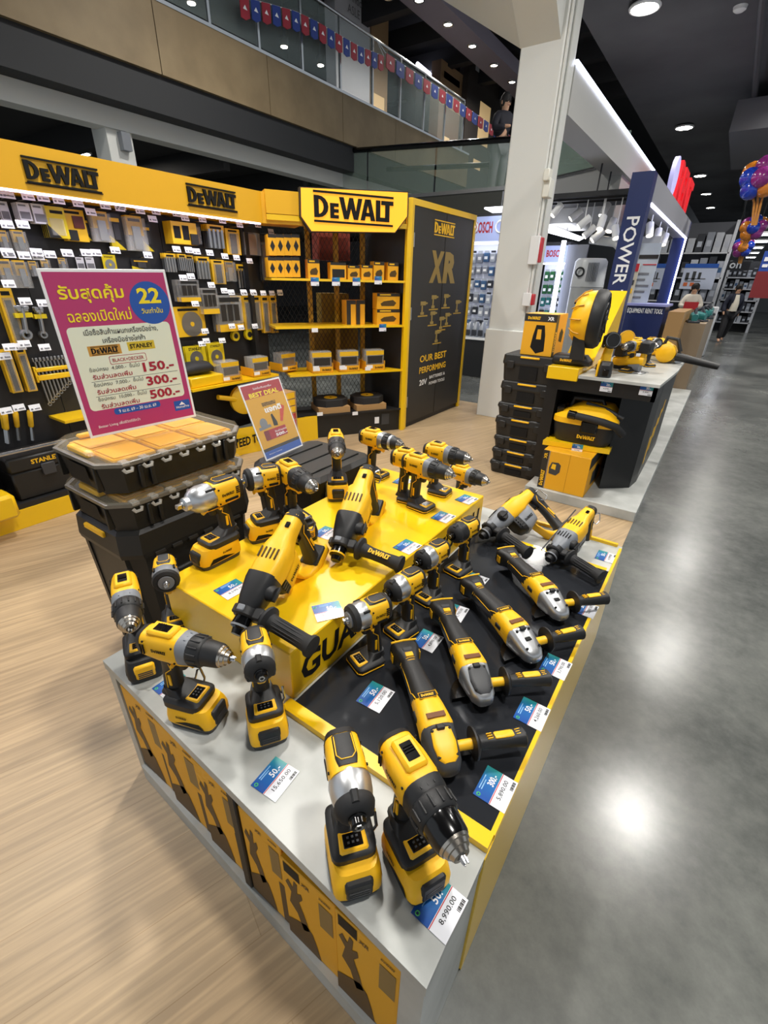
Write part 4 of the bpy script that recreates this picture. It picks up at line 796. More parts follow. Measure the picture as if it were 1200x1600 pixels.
# goods on the hooks -------------------------------------------------
HOOKN = [0]
def hook(y, z, ln=.16, of=None):
    t = thing('peg_hook', ' '.join(('tagged hook of the '+of).split()[:16]) if of else 'chrome hook tip with a white price tag between the hanging packs', 'hook', (XP, y, z), group='tagged pegboard hooks')
    part(t, 'wire', STEEL, lambda b: b.tube([(0, 0, 0), (ln, 0, 0), (ln+.01, 0, .012)], .0028, 5), key=('hk', ln))
    tg = part(t, 'tag', PAPER, lambda b: b.add([(ln+.012, -.033, -.006), (ln+.012, .033, -.006), (ln+.002, .033, .034), (ln+.002, -.033, .034)], [(0, 1, 2, 3)]), key=('tg', ln), smooth=0)
    part(tg, 'tag_print', GINK, lambda b: [b.add([(ln+.0128, a, v0), (ln+.0128, c, v0), (ln+.0112, c, v1), (ln+.0112, a, v1)], [(0, 1, 2, 3)]) for a, c, v0, v1 in ((-.026, -.014, .002, .012), (-.004, .026, .004, .011))], key=('tp', ln), smooth=0)
PKW = M('pack_white', 'd5d6da', .3); PKY = M('pack_yellow', 'e8b820', .4); PKL = M('pack_lime', 'dcc414', .4); PKB = M('pack_black', '201f1d', .4); PKC = M('pack_clear', 'd8d8d2', .10, alpha=.20); PKR = M('pack_darkred', '5c2418', .4); MET = M('goods_steel', 'a9aaab', .3, .9)
def pack(kind, Y0, Y1, Z0_, Z1_, x, label, group):
    wd = Y1-Y0; h = Z1_-Z0_
    t = thing('tool_pack', label, 'hanging pack', (x, (Y0+Y1)/2, Z0_), group=group)
    B = lambda nm, mat, a, b_, c, d, x0=0, x1=.004: part(t, nm, mat, lambda q: q.box(x0, x1, (a-.5)*wd, (b_-.5)*wd, c*h, d*h), key=('pk', nm, a, b_, c, d, round(wd, 3), round(h, 3), x0, x1), smooth=0)
    D = lambda nm, mat, cy, cz, r, x0=.004, x1=.008: part(t, nm, mat, lambda q: q.lathe([(0, r*min(wd, h)), (x1-x0, r*min(wd, h))], (x0, (cy-.5)*wd, cz*h), (1, 0, 0), 20), key=('pd', nm, cy, cz, r, round(wd, 3), round(h, 3)))
    if kind == 'white': B('card', PKW, 0, 1, 0, 1); B('print', GINK, .1, .9, .1, .5, .004, .005); B('header', GINK, .1, .7, .8, .9, .004, .005)
    elif kind == 'lime':
        B('card', PKL, 0, 1, 0, 1); part(t, 'diagonal', PKB, lambda q: q.add([(.0048, -.5*wd, 0), (.0048, .1*wd, 0), (.0048, -.5*wd, .45*h)], [(0, 1, 2)]), key=('dg', round(wd, 3), round(h, 3)), smooth=0)
        B('blister', PKC, .15, .8, .08, .62, .004, .02); B('print', INK, .3, .9, .78, .88, .004, .005)
    elif kind == 'window': B('card', PKY, 0, 1, 0, 1); B('window', PKR, .42, .9, .42, .8, .004, .012); B('tool', PKB, .1, .5, .02, .35, .004, .014); B('print', INK, .12, .8, .86, .94, .004, .005)
    elif kind == 'clear': B('card', PKY, .1, .9, .45, 1); B('blister', PKC, 0, 1, 0, .95, .004, .022); B('tool', MET, .3, .7, .05, .7, .006, .018); B('print', INK, .2, .8, .84, .92, .004, .005)
    elif kind == 'black':
        B('card', PKB, 0, 1, 0, 1); part(t, 'diagonal', PKL, lambda q: q.add([(.0048, -.5*wd, .04*h), (.0048, .5*wd, .04*h), (.0048, -.5*wd, .42*h)], [(0, 1, 2)]), key=('dk', round(wd, 3), round(h, 3)), smooth=0); B('print', YINK, .15, .85, .78, .88, .004, .005); B('tool', DGR, .3, .7, .3, .72, .004, .016)
    elif kind == 'bits': B('card', PKY, .05, .95, .72, 1); [B('bit', MET, .08+.22*i, .2+.22*i, 0, .8, .004, .012) for i in range(4)]; B('print', INK, .2, .8, .82, .92, .004, .005)
    elif kind == 'yellowbox': B('carton', PKY, 0, 1, 0, 1, 0, .05); B('window', INK, .42, .68, .2, .85, .05, .051); B('tool_shape', PKB, .7, 1, .0, .5, .05, .062); B('print', INK, .08, .34, .25, .8, .05, .051)
    elif kind == 'case': B('case', PKC, 0, 1, 0, 1, 0, .04); B('band', PKY, 0, 1, 0, .2, .04, .042); B('label', PKB, .1, .9, .82, .94, .04, .042); [B('bit_row', BOXD, .12+.27*i, .32+.27*i, .3, .75, .01, .043) for i in range(3)]
    elif kind == 'tall': B('card', PKY, 0, 1, 0, 1); B('tool', PKB, .3, .7, .05, .8, .004, .014); B('print', INK, .2, .8, .88, .95, .004, .005); B('blister', PKC, .15, .85, .03, .84, .004, .018)
    elif kind == 'darktall': B('card', PKB, 0, 1, 0, 1); B('tool', M('goods_bronze', '7a5416', .35, .5), .3, .72, .05, .8, .004, .016); B('blister', PKC, .1, .9, .03, .86, .004, .02)
    elif kind == 'saw': B('card', PKY, 0, 1, 0, 1); D('blade', MET, .55, .42, .42); D('hub', PKY, .55, .42, .08, .008, .01); B('print', INK, .15, .8, .86, .94, .004, .005)
    elif kind == 'slime': B('card', PKL, 0, 1, 0, 1); D('blade', MET, .5, .40, .36); D('hub', PKL, .5, .40, .10, .008, .01); text(t, 'STANLEY', wd*.66, INK, frame((.0046, 0, h*.86), (0, 1, 0), (0, 0, 1)), bold=.03)
    elif kind == 'wrench':
        part(t, 'shank', MET, lambda q: q.tube([(.01, -.1*wd, h*.12), (.01, .05*wd, h*.9)], min(wd*.12, .012), 8), key=('ws', round(wd, 3), round(h, 3))); part(t, 'ring_end', MET, lambda q: q.torus((.01, -.12*wd, h*.08), (1, 0, 0), wd*.2, wd*.09, 14, 6), key=('wr', round(wd, 3), round(h, 3)))
        part(t, 'jaw_end', MET, lambda q: (q.rbox(.004, .016, -.25*wd, .0, h*.86, h, .003), q.rbox(.004, .016, .1*wd, .35*wd, h*.86, h*.98, .003), q.rbox(.004, .016, -.2*wd, .3*wd, h*.80, h*.88, .003)), key=('wj', round(wd, 3), round(h, 3))); B('band', PKL, .1, .9, .62, .76, .0, .02)
    elif kind == 'chisel': part(t, 'handle', PKY, lambda q: q.lathe([(0, wd*.16), (h*.08, wd*.24), (h*.5, wd*.22), (h*.55, wd*.14)], (.02, .1*wd, h), (0, -.18, -1), 12), key=('ch', round(wd, 3), round(h, 3))); part(t, 'blade', MET, lambda q: q.lathe([(h*.5, wd*.12), (h*.98, wd*.15)], (.02, .1*wd, h), (0, -.18, -1), 4), key=('cb', round(wd, 3), round(h, 3)))
    elif kind == 'tape': D('roll', PKL, .5, .5, .5, 0, .03); D('core', PKB, .5, .5, .26, .03, .031)
    return t
# x0, y0, x1, y1 in the photo, kind, how many on the hook, label
G = [(0, 315, 14, 345, 'white', 2, 'white backed pack on the first top hook at the near end'), (23, 318, 42, 345, 'white', 4, 'white backed packs bunched on the second top hook'), (46, 320, 66, 350, 'white', 4, 'white backed packs bunched beside the lime blade packs'),
 (66, 324, 98, 372, 'lime', 4, 'lime and black blade pack on the top row below the left wordmark'), (97, 328, 131, 377, 'window', 3, 'yellow pack with dark red window on the top row'), (131, 340, 143, 377, 'black', 1, 'narrow black and yellow pack beside the red-windowed packs'),
 (140, 331, 170, 378, 'clear', 3, 'clear blister pack with lime card on the top row'), (170, 334, 192, 392, 'black', 2, 'tall black pack with yellow print on the top row'), (194, 338, 224, 392, 'clear', 3, 'large clear pack of bits on the top row'), (225, 350, 240, 394, 'black', 1, 'narrow black pack with lime diagonal at the panel edge'),
 (259, 348, 298, 382, 'yellowbox', 2, 'yellow boxed tape measure pack on the top row'), (298, 350, 313, 382, 'darktall', 2, 'narrow dark pack beside the yellow boxed packs'), (317, 352, 346, 388, 'bits', 4, 'orange carded drill bits on the top row'), (350, 358, 372, 398, 'tall', 3, 'yellow carded bits on the top row'), (374, 358, 404, 400, 'darktall', 3, 'dark bronze blister packs on the top row'), (406, 368, 421, 440, 'darktall', 2, 'long dark chisel packs at the far end of the top row'),
 (0, 360, 17, 392, 'clear', 1, 'clear pack at the near end of the second row'), (20, 360, 41, 394, 'clear', 2, 'clear pack with yellow band at the near second row'), (0, 405, 22, 450, 'clear', 2, 'clear pack of silver tools on the near third row'), (24, 407, 45, 450, 'clear', 2, 'second clear pack of silver tools on the near third row'), (47, 408, 62, 432, 'clear', 1, 'short clear pack left of the pink sign top'), (66, 405, 80, 427, 'clear', 1, 'short clear pack right above the pink sign corner'), (93, 403, 106, 420, 'clear', 1, 'small clear pack just above the pink sign'),
 (122, 402, 134, 421, 'white', 1, 'small white pack above the pink sign middle'), (137, 402, 150, 421, 'white', 1, 'second small white pack above the pink sign middle'), (163, 398, 184, 424, 'slime', 1, 'lime card pack with black wordmark above the pink sign'), (208, 405, 238, 424, 'black', 1, 'black pack above the blue disc of the sign'),
 (254, 396, 273, 425, 'bits', 3, 'bunch of long silver bits on the second row'), (275, 397, 289, 423, 'bits', 3, 'short silver bits on the second row'), (290, 399, 303, 425, 'bits', 2, 'medium silver bits on the second row'), (306, 401, 329, 436, 'bits', 2, 'wide card of silver bits on the second row'), (331, 406, 351, 444, 'tall', 2, 'yellow card with black cutter on the second row'), (353, 408, 369, 440, 'clear', 1, 'clear bit pack on the second row'), (372, 413, 391, 450, 'bits', 1, 'yellow bit card at the far end of the second row'),
 (273, 437, 304, 471, 'case', 2, 'clear bit case with yellow band, upper one'), (308, 450, 333, 490, 'case', 2, 'clear bit case with yellow band, lower one'), (333, 461, 371, 517, 'case', 2, 'big clear case of drill bits with white sticker'), (364, 462, 379, 504, 'tall', 2, 'long yellow drill bit pack, first of the far group'), (380, 462, 394, 516, 'tall', 2, 'long yellow drill bit pack, second of the far group'), (395, 462, 408, 516, 'tall', 2, 'long yellow drill bit pack, third of the far group'), (409, 462, 421, 520, 'tall', 2, 'long yellow drill bit pack, fourth of the far group'), (422, 462, 433, 520, 'tall', 2, 'long yellow drill bit pack, last of the far group'),
 (272, 479, 320, 526, 'saw', 2, 'yellow card with large circular saw blade'), (290, 540, 322, 574, 'slime', 2, 'lime saw blade card right of the pink sign'), (325, 535, 350, 572, 'slime', 2, 'second lime saw blade card right of the pink sign'),
 (5, 450, 28, 540, 'tall', 3, 'long yellow masonry drill pack at the near end'), (30, 540, 46, 612, 'tall', 3, 'yellow masonry drill pack below the wrenches'), (6, 545, 24, 614, 'tall', 3, 'yellow masonry drill pack at the near lower row'), (16, 476, 50, 526, 'wrench', 4, 'silver combination wrench on the large hook'), (52, 479, 76, 527, 'wrench', 2, 'silver combination wrench on the small hook'),
 (0, 642, 22, 694, 'chisel', 2, 'yellow handled wood chisel at the near end'), (20, 641, 40, 690, 'chisel', 1, 'yellow handled wood chisel in the middle of three'), (42, 640, 62, 690, 'chisel', 1, 'yellow handled wood chisel beside the rail end'),
 (362, 515, 374, 535, 'tape', 1, 'lime tape roll on a low hook'), (383, 513, 396, 532, 'tape', 1, 'yellow tape roll on a low hook beside the lime one')]
for gi, (x0, y0, x1, y1, kind, n, lb) in enumerate(G):
    xp = XP+.035; a = on_x(x0, y0, xp); b_ = on_x(x1, y1, xp); ya = on_x(x0, (y0+y1)/2, xp)[1]; yb = on_x(x1, (y0+y1)/2, xp)[1]
    zt = on_x((x0+x1)/2, y0, xp)[2]; zb = on_x((x0+x1)/2, y1, xp)[2]
    for k in range(n): pack(kind, ya, yb, zb, zt, XP+.012+k*.024*(2.2 if kind in ('yellowbox', 'case') else 1), ('foremost ' if n > 1 and k == n-1 else 'rear ' if n > 1 else '')+lb, lb if n > 1 else None)
    if kind not in ('chisel',): hook((ya+yb)/2, zt+.012, .10+.02*n, lb)
for px, py in ((8, 308), (121, 319), (243, 334), (275, 337), (105, 399), (58, 398), (12, 398), (188, 326), (350, 457), (380, 459), (395, 459), (437, 459), (8, 560), (31, 545), (70, 546), (55, 640), (30, 640), (10, 645), (322, 535), (286, 437), (310, 577), (362, 512), (320, 520)):
    p = on_x(px, py, XP+.14); hook(p[1], p[2], .14)
# wrench rack
p = on_x(88, 592, XP+.05)
t = thing('wrench_set', 'wrench set in a yellow plastic rack hanging on the pegboard', 'wrench set', (XP+.02, p[1], p[2]-.2))
part(t, 'rack', YPA, lambda b: (b.rbox(0, .03, -.11, .11, .20, .235, .004), b.rbox(0, .03, -.11, .11, .255, .28, .004), b.rbox(0, .03, -.115, -.10, .19, .29, .003), b.rbox(0, .03, .10, .115, .19, .29, .003)))
for i in range(9):
    y = -.09+.0225*i; L = .27-.017*i
    part(t, 'wrench', MET, lambda b: (b.tube([(.016, y, .32), (.016, y+.01, .32-L)], .0065, 6), b.torus((.016, y+.011, .31-L), (1, 0, 0), .010, .004, 12, 5), b.rbox(.010, .022, y-.012, y-.004, .32, .345, .002), b.rbox(.010, .022, y+.004, y+.012, .32, .345, .002)))
# boxes on the base deck
def bin_box(y0, y1, z0, z1, label, word, w_):
    t = thing('tool_box', label, 'tool box', (XF-.16, (y0+y1)/2, z0))
    part(t, 'body', CASE, lambda b: b.rbox(XF-.28, XF-.05, y0, y1, z0, z1-.10, .01), world=True)
    part(t, 'lid', CASE, lambda b: b.rbox(XF-.285, XF-.043, y0-.005, y1+.005, z1-.10, z1, .014), world=True)
    part(t, 'latch', DGR, lambda b: b.rbox(XF-.045, XF-.03, (y0+y1)/2-.04, (y0+y1)/2+.04, z1-.15, z1-.07, .004), world=True)
    text(t, word, w_, YINK, frame((XF-.0425, (y0+y1)/2, z1-.045), (0, 1, 0), (0, 0, 1)), world=True, bold=.03)
bin_box(.86, 1.28, .166, .45, 'black tool box with yellow lettering under the pegboard', 'STANLEY', .17)
bin_box(.30, .78, .166, .45, 'black tool box at the near end under the pegboard', 'STANLEY', .17)
solo('yellow_case', MB().rbox(XF-.04, XF+.12, .52, .80, .135, .29, .02), YPA, 'yellow plastic case on the plinth at the near end of the bay', 'case')
# trays and cartons on the low shelf
def tray(c, r, w_, h, d, label, card='bits'):
    u = Vector((0, 0, 1)); rv = Vector(r).normalized(); m = frame(c, rv, u)
    t = thing('display_tray', label, 'display tray', c, m.to_3x3(), 'yellow display trays of boxed bits')
    part(t, 'tray', BOXY, lambda b: (b.box(-w_/2, w_/2, 0, h*.28, -.004, 0), b.box(-w_/2, w_/2, 0, .006, -d, 0), b.box(-w_/2, -w_/2+.004, 0, h*.45, -d, 0), b.box(w_/2-.004, w_/2, 0, h*.45, -d, 0)), smooth=0)
    for k in range(3): part(t, 'boxed_set', PKC, lambda b: b.rbox(-w_/2+.008, w_/2-.008, .008, h, -.05-k*.045, -.012-k*.045, .004), smooth=0)
    part(t, 'set_band', PKY, lambda b: b.box(-w_/2+.01, w_/2-.01, h*.74, h*.95, -.0118, -.011), smooth=0); part(t, 'set_window', BOXD if card == 'bits' else MET, lambda b: b.box(-w_/2+.025, w_/2-.025, h*.34, h*.70, -.0118, -.011), smooth=0)
    part(t, 'tray_tag', PAPER, lambda b: b.box(-w_*.46, -w_*.14, h*.10, h*.26, .0005, .0015), smooth=0)
    logo(t, w_*.44, INK, frame((w_*.2, h*.13, .0005), (1, 0, 0), (0, 1, 0)))
    return t
rs = (.1, 1, 0)
for px, (a, b_), lb in (((398, 603), (.12, .15), 'yellow bit tray nearest the best deal sign'), ((434, 592), (.11, .13), 'kraft tray of blade packs beside the yellow bit tray'), ((461, 581), (.12, .16), 'kraft tray of dark socket packs at the shelf corner')):
    p = on_z(*px, .682); p[0] = min(p[0], XF+.0); tray(p, rs, .19, .17, .2, lb, 'm')
solo('perforated_basket', MB().rbox(XF-.26, XF-.01, 2.20, 2.52, .681, .76, .006), YPA, 'yellow perforated basket on the low shelf left of the trays', 'basket')
solo('dark_bag', MB().loft([(2.2, .80, -3.55, .03, .06, 2.4), (2.3, .815, -3.55, .05, .09, 2.4), (2.45, .815, -3.55, .045, .09, 2.4), (2.5, .80, -3.55, .02, .05, 2.4)], 'y', 14), RUB, 'crumpled dark bag lying in the yellow perforated basket', 'bag')
for k in range(8):
    z = .02+k*.066; b = MB().rbox(-3.42, -3.20, 2.86+.01*(k % 2), 3.16, z, z+.064, .002)
    t = thing('flat_carton', 'flat kraft disc carton, %s from the floor of the stack' % ('first second third fourth fifth sixth seventh eighth'.split()[k]), 'carton', (-3.3, 3.0, z), group='stacked flat disc cartons')
    part(t, 'carton', KRAFT, lambda q: q.rbox(-3.42, -3.17, 2.84+.012*(k % 2), 3.12, z, z+.064, .002), world=True, smooth=0)
    part(t, 'end_label', YINK if k > 4 else M('label_red', 'b9302c', .5), lambda q: q.box(-3.17, -3.168, 2.99, 3.10, z+.006, z+.058), world=True, smooth=0)
# reel hanging on the wall end
p = on_x(385, 625, XF-.05)
t = thing('hose_reel', 'round yellow tool head hanging below the low shelf', 'tool', (XF-.08, p[1], p[2]-.1))
part(t, 'disc', YPA, lambda b: b.lathe([(0, .09), (.02, .13), (.06, .13), (.08, .08)], (-.04, 0, .1), (1, -.2, 0), 24))
part(t, 'stem', YPA, lambda b: b.tube([(0, -.1, .12), (0, -.28, .17)], .022, 10))

# ------------------------------------------------------------------ corner cabinet with lit sign
A0 = np.array([-3.36, 3.11, 0]); B0 = np.array([-2.655, 4.235, 0]); DD = (B0-A0)/np.linalg.norm(B0-A0); NN = np.array([DD[1], -DD[0], 0]); LC = float(np.linalg.norm(B0-A0))
def cab(u, v, off=0): return A0+DD*u+NN*off+np.array([0, 0, v])
def on_diag(x, y, off=0):
    d = _ray(x, y); t_ = NN.dot(A0+NN*off-EYE)/NN.dot(d); p = EYE+d*t_; return float((p-A0).dot(DD)), float(p[2])
def dbox(b, u0, u1, o0, o1, z0, z1):
    n0 = len(b.v); b.box(u0, u1, o0, o1, z0, z1); b.v[n0:] = [tuple(cab(p[0], p[2], p[1])) for p in b.v[n0:]]
def dpoly(b, u0, u1, u2, dep, z0, z1):
    P = [cab(u0, 0, 0), cab(u1, 0, 0), cab(u2, 0, -dep), cab(u0, 0, -dep)]; b.prism([(p[0], p[1]) for p in P], z0, z1)
t = CB = thing('corner_cabinet', 'corner shelf cabinet with yellow shelves and black mesh back', 'shelf cabinet', tuple(cab(LC/2, .005)))
for z in (1.50, 1.10, .665): part(t, 'shelf', YPA, lambda b: dpoly(b, 0 if z > .7 else .1, LC-.03, LC-.28, .40, z-.02, z), world=True, smooth=0)
part(t, 'bottom_shelf', BLK, lambda b: dpoly(b, .1, LC-.03, LC-.28, .41, .235, .25), world=True, smooth=0)
kp = part(t, 'kick_panel', CASE, lambda b: dbox(b, .1, LC-.03, -.06, -.03, .005, .235), world=True, smooth=0)
u, v = on_diag(602, 668, -.03); part(kp, 'socket', PAPER, lambda b: dbox(b, LC-.33, LC-.28, -.03, -.022, .10, .17), world=True, smooth=0); part(kp, 'socket', DGR, lambda b: dbox(b, LC-.25, LC-.16, -.03, -.024, .08, .20), world=True, smooth=0)
part(t, 'post', YPA, lambda b: dbox(b, LC-.035, LC+.01, -.04, .01, .005, 2.17), world=True, smooth=0)
for uu in (.42, .70, .98): part(t, 'back_post', M('post_mustard', 'b98d18', .5), lambda b: dbox(b, uu, uu+.045, -.43, -.40, .25, 1.95), world=True, smooth=0)
part(t, 'top_panel', YPA, lambda b: dpoly(b, 0, LC-.02, LC-.28, .41, 1.93, 1.97), world=True, smooth=0)
def meshwire(b):
    H0, H1 = .25, 1.93
    for s in (-1, 1):
        for k in range(-24, 62):
            a0 = k*.045; pts = []
            u0 = a0; z0 = H0; u1 = a0+s*(H1-H0)*.62; z1 = H1
            lo, hi = 0.0, LC-.27
            def cl(u0, z0, u1, z1):
                for lim, sg in ((lo, 1), (hi, -1)):
                    if (u0-lim)*sg < 0 and (u1-lim)*sg < 0: return None
                    if (u0-lim)*sg < 0: f = (lim-u0)/(u1-u0); u0, z0 = lim, z0+(z1-z0)*f
                    if (u1-lim)*sg < 0: f = (lim-u0)/(u1-u0); u1, z1 = lim, z0+(z1-z0)*f
                return u0, z0, u1, z1
            q = cl(u0, z0, u1, z1)
            if q: b.tube([cab(q[0], q[1], -.395), cab(q[2], q[3], -.395)], .0022, 3)
part(t, 'mesh_back', M('mesh_black', '0d0d0d', .5), meshwire, world=True, kind='stuff')
part(t, 'canopy', YSH, lambda b: dpoly(b, 0, LC-.06, LC-.26, .30, 1.975, 2.14), world=True, smooth=0)
part(t, 'canopy_return', YSH, lambda b: b.add([(-3.4, 3.10, 1.905), tuple(cab(.30, 1.905, -.01)), tuple(cab(.30, 2.13, -.01)), (-3.4, 3.10, 2.125), (-3.6, 3.2, 1.905), tuple(cab(.3, 1.905, -.3)), tuple(cab(.3, 2.13, -.3)), (-3.6, 3.2, 2.125)], [(0, 1, 2, 3), (4, 7, 6, 5), (0, 4, 5, 1), (3, 2, 6, 7), (0, 3, 7, 4), (1, 5, 6, 2)]), world=True, smooth=0)
# the lit sign box
pts = [on_diag(*p, .05) for p in ((470, 293), (637, 301), (636, 338), (617, 363), (487, 361), (471, 338))]
t = thing('lit_sign', 'glowing yellow sign box with black wordmark on the corner cabinet', 'sign', tuple(cab(.8, 1.88, .03)))
def signp(b, off0, off1, grow=0):
    cu = sum(p[0] for p in pts)/6; cz = sum(p[1] for p in pts)/6
    Q = [(cu+(p[0]-cu)*(1+grow), cz+(p[1]-cz)*(1+grow*2.2)) for p in pts]; n = len(Q); vs = [cab(a, z, off0) for a, z in Q]+[cab(a, z, off1) for a, z in Q]
    b.add(vs, [tuple(range(n)), tuple(reversed(range(n, 2*n)))]+[(i, (i+1) % n, n+(i+1) % n, n+i) for i in range(n)])
part(t, 'sign_case', BOXD, lambda b: signp(b, -.015, .046, .02), world=True, smooth=0)
part(t, 'lit_face', M('sign_glow', 'f7ac24', .5, emit=.85, ecol='ffab2b'), lambda b: signp(b, .046, .05), world=True, smooth=0)
a = on_diag(490, 327, .05); b_ = on_diag(614, 327, .05); logo(t, (b_[0]-a[0]), INK, frame(cab((a[0]+b_[0])/2, (a[1]+b_[1])/2, .051), DD, (0, 0, 1)), rules=True, world=True, depth=.05)
# goods in the cabinet
def shelf_box(x0, y0, x1, y1, off, dep, label, style='bat', grp='yellow battery boxes on the cabinet shelves', zs=None):
    u0, z0 = on_diag(x0, y1, off); u1, _ = on_diag(x1, y1, off); _, z1 = on_diag((x0+x1)/2, y0, off)
    if zs is not None: z1 += zs-z0; z0 = zs
    t = thing('battery_box', label, 'box', tuple(cab((u0+u1)/2, z0, off-dep/2)), group=grp)
    wd, h = u1-u0, z1-z0; top = BOXD if style != 'diamond' else BOXD
    part(t, 'carton', BOXY, lambda b: dbox(b, u0, u1, off-dep, off, z0+.0005, z1), world=True, smooth=0)
    F = lambda nm, mat, a, b_, c, d, e=.0008: part(t, nm, mat, lambda q: dbox(q, u0+a*wd, u0+b_*wd, off, off+e, z0+c*h, z0+d*h), world=True, smooth=0)
    F('top_band', top, 0, 1, .80 if style == 'bat' else .84, 1)
    if style == 'bat': part(t, 'battery_picture', M('pict_brown', '4d3a14', .5), lambda q: q.add([cab(u0+wd*a, z0+h*b_, off+.0012) for a, b_ in ((.2, .2), (.75, .2), (.85, .4), (.7, .58), (.3, .5), (.15, .35))], [tuple(range(6))]), world=True, smooth=0); F('wordmark', YINK, .12, .6, .86, .94, .0014)
    elif style == 'diamond': part(t, 'diamond', PKB, lambda q: q.add([cab(u0+wd*a, z0+h*b_, off+.0012) for a, b_ in ((.5, .18), (.82, .45), (.5, .74), (.18, .45))], [(0, 1, 2, 3)]), world=True, smooth=0)
    elif style == 'dark': F('dark_side', BOXD, .0, .45, 0, .84)
    elif style == 'case': F('window', PKB, .1, .9, .1, .6)
    return t
for i in range(4):
    for j, (ya, yb) in enumerate(((366, 399), (402, 433))):
        x = 421+i*12.2; shelf_box(x, ya, x+12, yb, -.05, .16, 'yellow box with black diamond on the %s tier, %s from the pegboard' % (('upper', 'lower')[j], ('first', 'second', 'third', 'fourth')[i]), 'diamond', 'yellow diamond-print boxes')
for (x0, y0, x1, y1), st, lb in (((482, 405, 500, 435), 'bat', 'small yellow battery box first from the left on the top shelf'), ((517, 409, 541, 435), 'case', 'wide dark-windowed box second on the top shelf'), ((544, 413, 562, 435), 'bat', 'short yellow battery box third on the top shelf'), ((565, 412, 582, 435), 'bat', 'short yellow battery box fourth on the top shelf'), ((584, 406, 600, 435), 'bat', 'tall yellow battery box fifth on the top shelf'), ((606, 406, 622, 434), 'bat', 'yellow battery box at the right end of the top shelf')):
    shelf_box(x0, y0, x1, y1, -.06, .1, lb, st, zs=1.50)
shelf_box(542, 470, 556, 508, -.12, .15, 'upright black and yellow carton on the middle shelf', 'dark', zs=1.10); shelf_box(557, 470, 570, 508, -.12, .15, 'second upright black and yellow carton on the middle shelf', 'dark', zs=1.10)
b1_ = shelf_box(589, 486, 624, 510, -.06, .12, 'yellow and black battery box, lower of two on the middle shelf', zs=1.10); shelf_box(589, 459, 624, 484, -.06, .12, 'yellow and black battery box, upper of two on the middle shelf', zs=1.243)
for i, (px, py, wd, hh, m_, lb) in enumerate(((525, 390, .30, .20, M('carton_red', '7c2f22', .6), 'dull red carton glimpsed through the mesh at the upper left'), (560, 388, .34, .24, MATS['carton_red'], 'dull red carton glimpsed through the mesh beside the lit sign'), (540, 545, .5, .5, M('carton_mustard', '8a6a14', .6), 'mustard carton glimpsed through the mesh at mid height'), (600, 505, .3, .6, MATS['carton_mustard'], 'tall mustard carton glimpsed through the mesh at the right'))):
    u, z = on_diag(px, py, -.62); o = part(None, 'stock_carton', m_, lambda b: dbox(b, min(u, .75)-wd/2, min(u, .75)+wd/2, -.75, -.55, z-hh/2, z+hh/2), smooth=0); props(o, lb, 'carton', 'cartons behind the mesh')
for px, lb in (((505, 583), 'yellow tray of boxed bits, left of three on the lower shelf'), ((547, 583), 'yellow tray of boxed bits, middle of three on the lower shelf'), ((587, 581), 'yellow tray of boxed bits, right of three on the lower shelf')):
    u, z = on_diag(*px, -.02); tray(cab(u, .666, -.03), DD, .215, .20, .22, lb)
for px, lb in (((520, 640), 'kraft tray of large black cutting discs, left one'), ((577, 637), 'kraft tray of large black cutting discs, right one')):
    u, z = on_diag(*px, -.1); c = cab(u, .251, -.18); t = thing('disc_tray', lb, 'disc tray', c, frame(c, DD, -NN).to_3x3(), 'cutting disc trays')
    m_ = frame((0, 0, 0), (1, 0, 0), (0, 1, 0))
    part(t, 'tray', KRAFT, lambda b: b.box(-.17, .17, -.15, .16, 0, .06), smooth=0)
    part(t, 'disc_stack', RUB, lambda b: b.rings([[(x, y, z) for x, y in octa(-.17+i, .17-i, -.14+i, .14-i, .08)] for z, i in ((.06, 0), (.13, 0), (.135, .006))]), smooth=0)
    part(t, 'disc_label', PKY, lambda b: b.lathe([(0, .07), (.001, .07)], (0, -.01, .135), (0, 0, 1), 28)); part(t, 'disc_hole', INK, lambda b: b.lathe([(0, .012), (.0016, .012)], (0, -.01, .135), (0, 0, 1), 16))
for i, (px, lb) in enumerate((((492, 440), 'under the first battery box'), ((525, 440), 'under the wide dark-windowed box'), ((557, 440), 'under the third battery box'), ((591, 438), 'under the fifth battery box'), ((598, 512), 'under the two stacked battery boxes'))):
    u, z = on_diag(*px, .005); c = cab(u, z, .004); card_at(c, DD, (0, 0, 1), '', '', 'on the cabinet shelf edge '+lb, .95)
for i, (px) in enumerate(((492, 516), (494, 575), (535, 574), (575, 576), (500, 647), (555, 646))):
    u, z = on_diag(*px, .006); o = part(None, 'shelf_tag', PAPER, lambda b: dbox(b, u-.03, u+.03, .004, .006, z-.018, z+.018), smooth=0); props(o, 'plain white price tag on the cabinet, %s from the top left' % ('first second third fourth fifth sixth'.split()[i]), 'price tag', 'plain cabinet price tags')

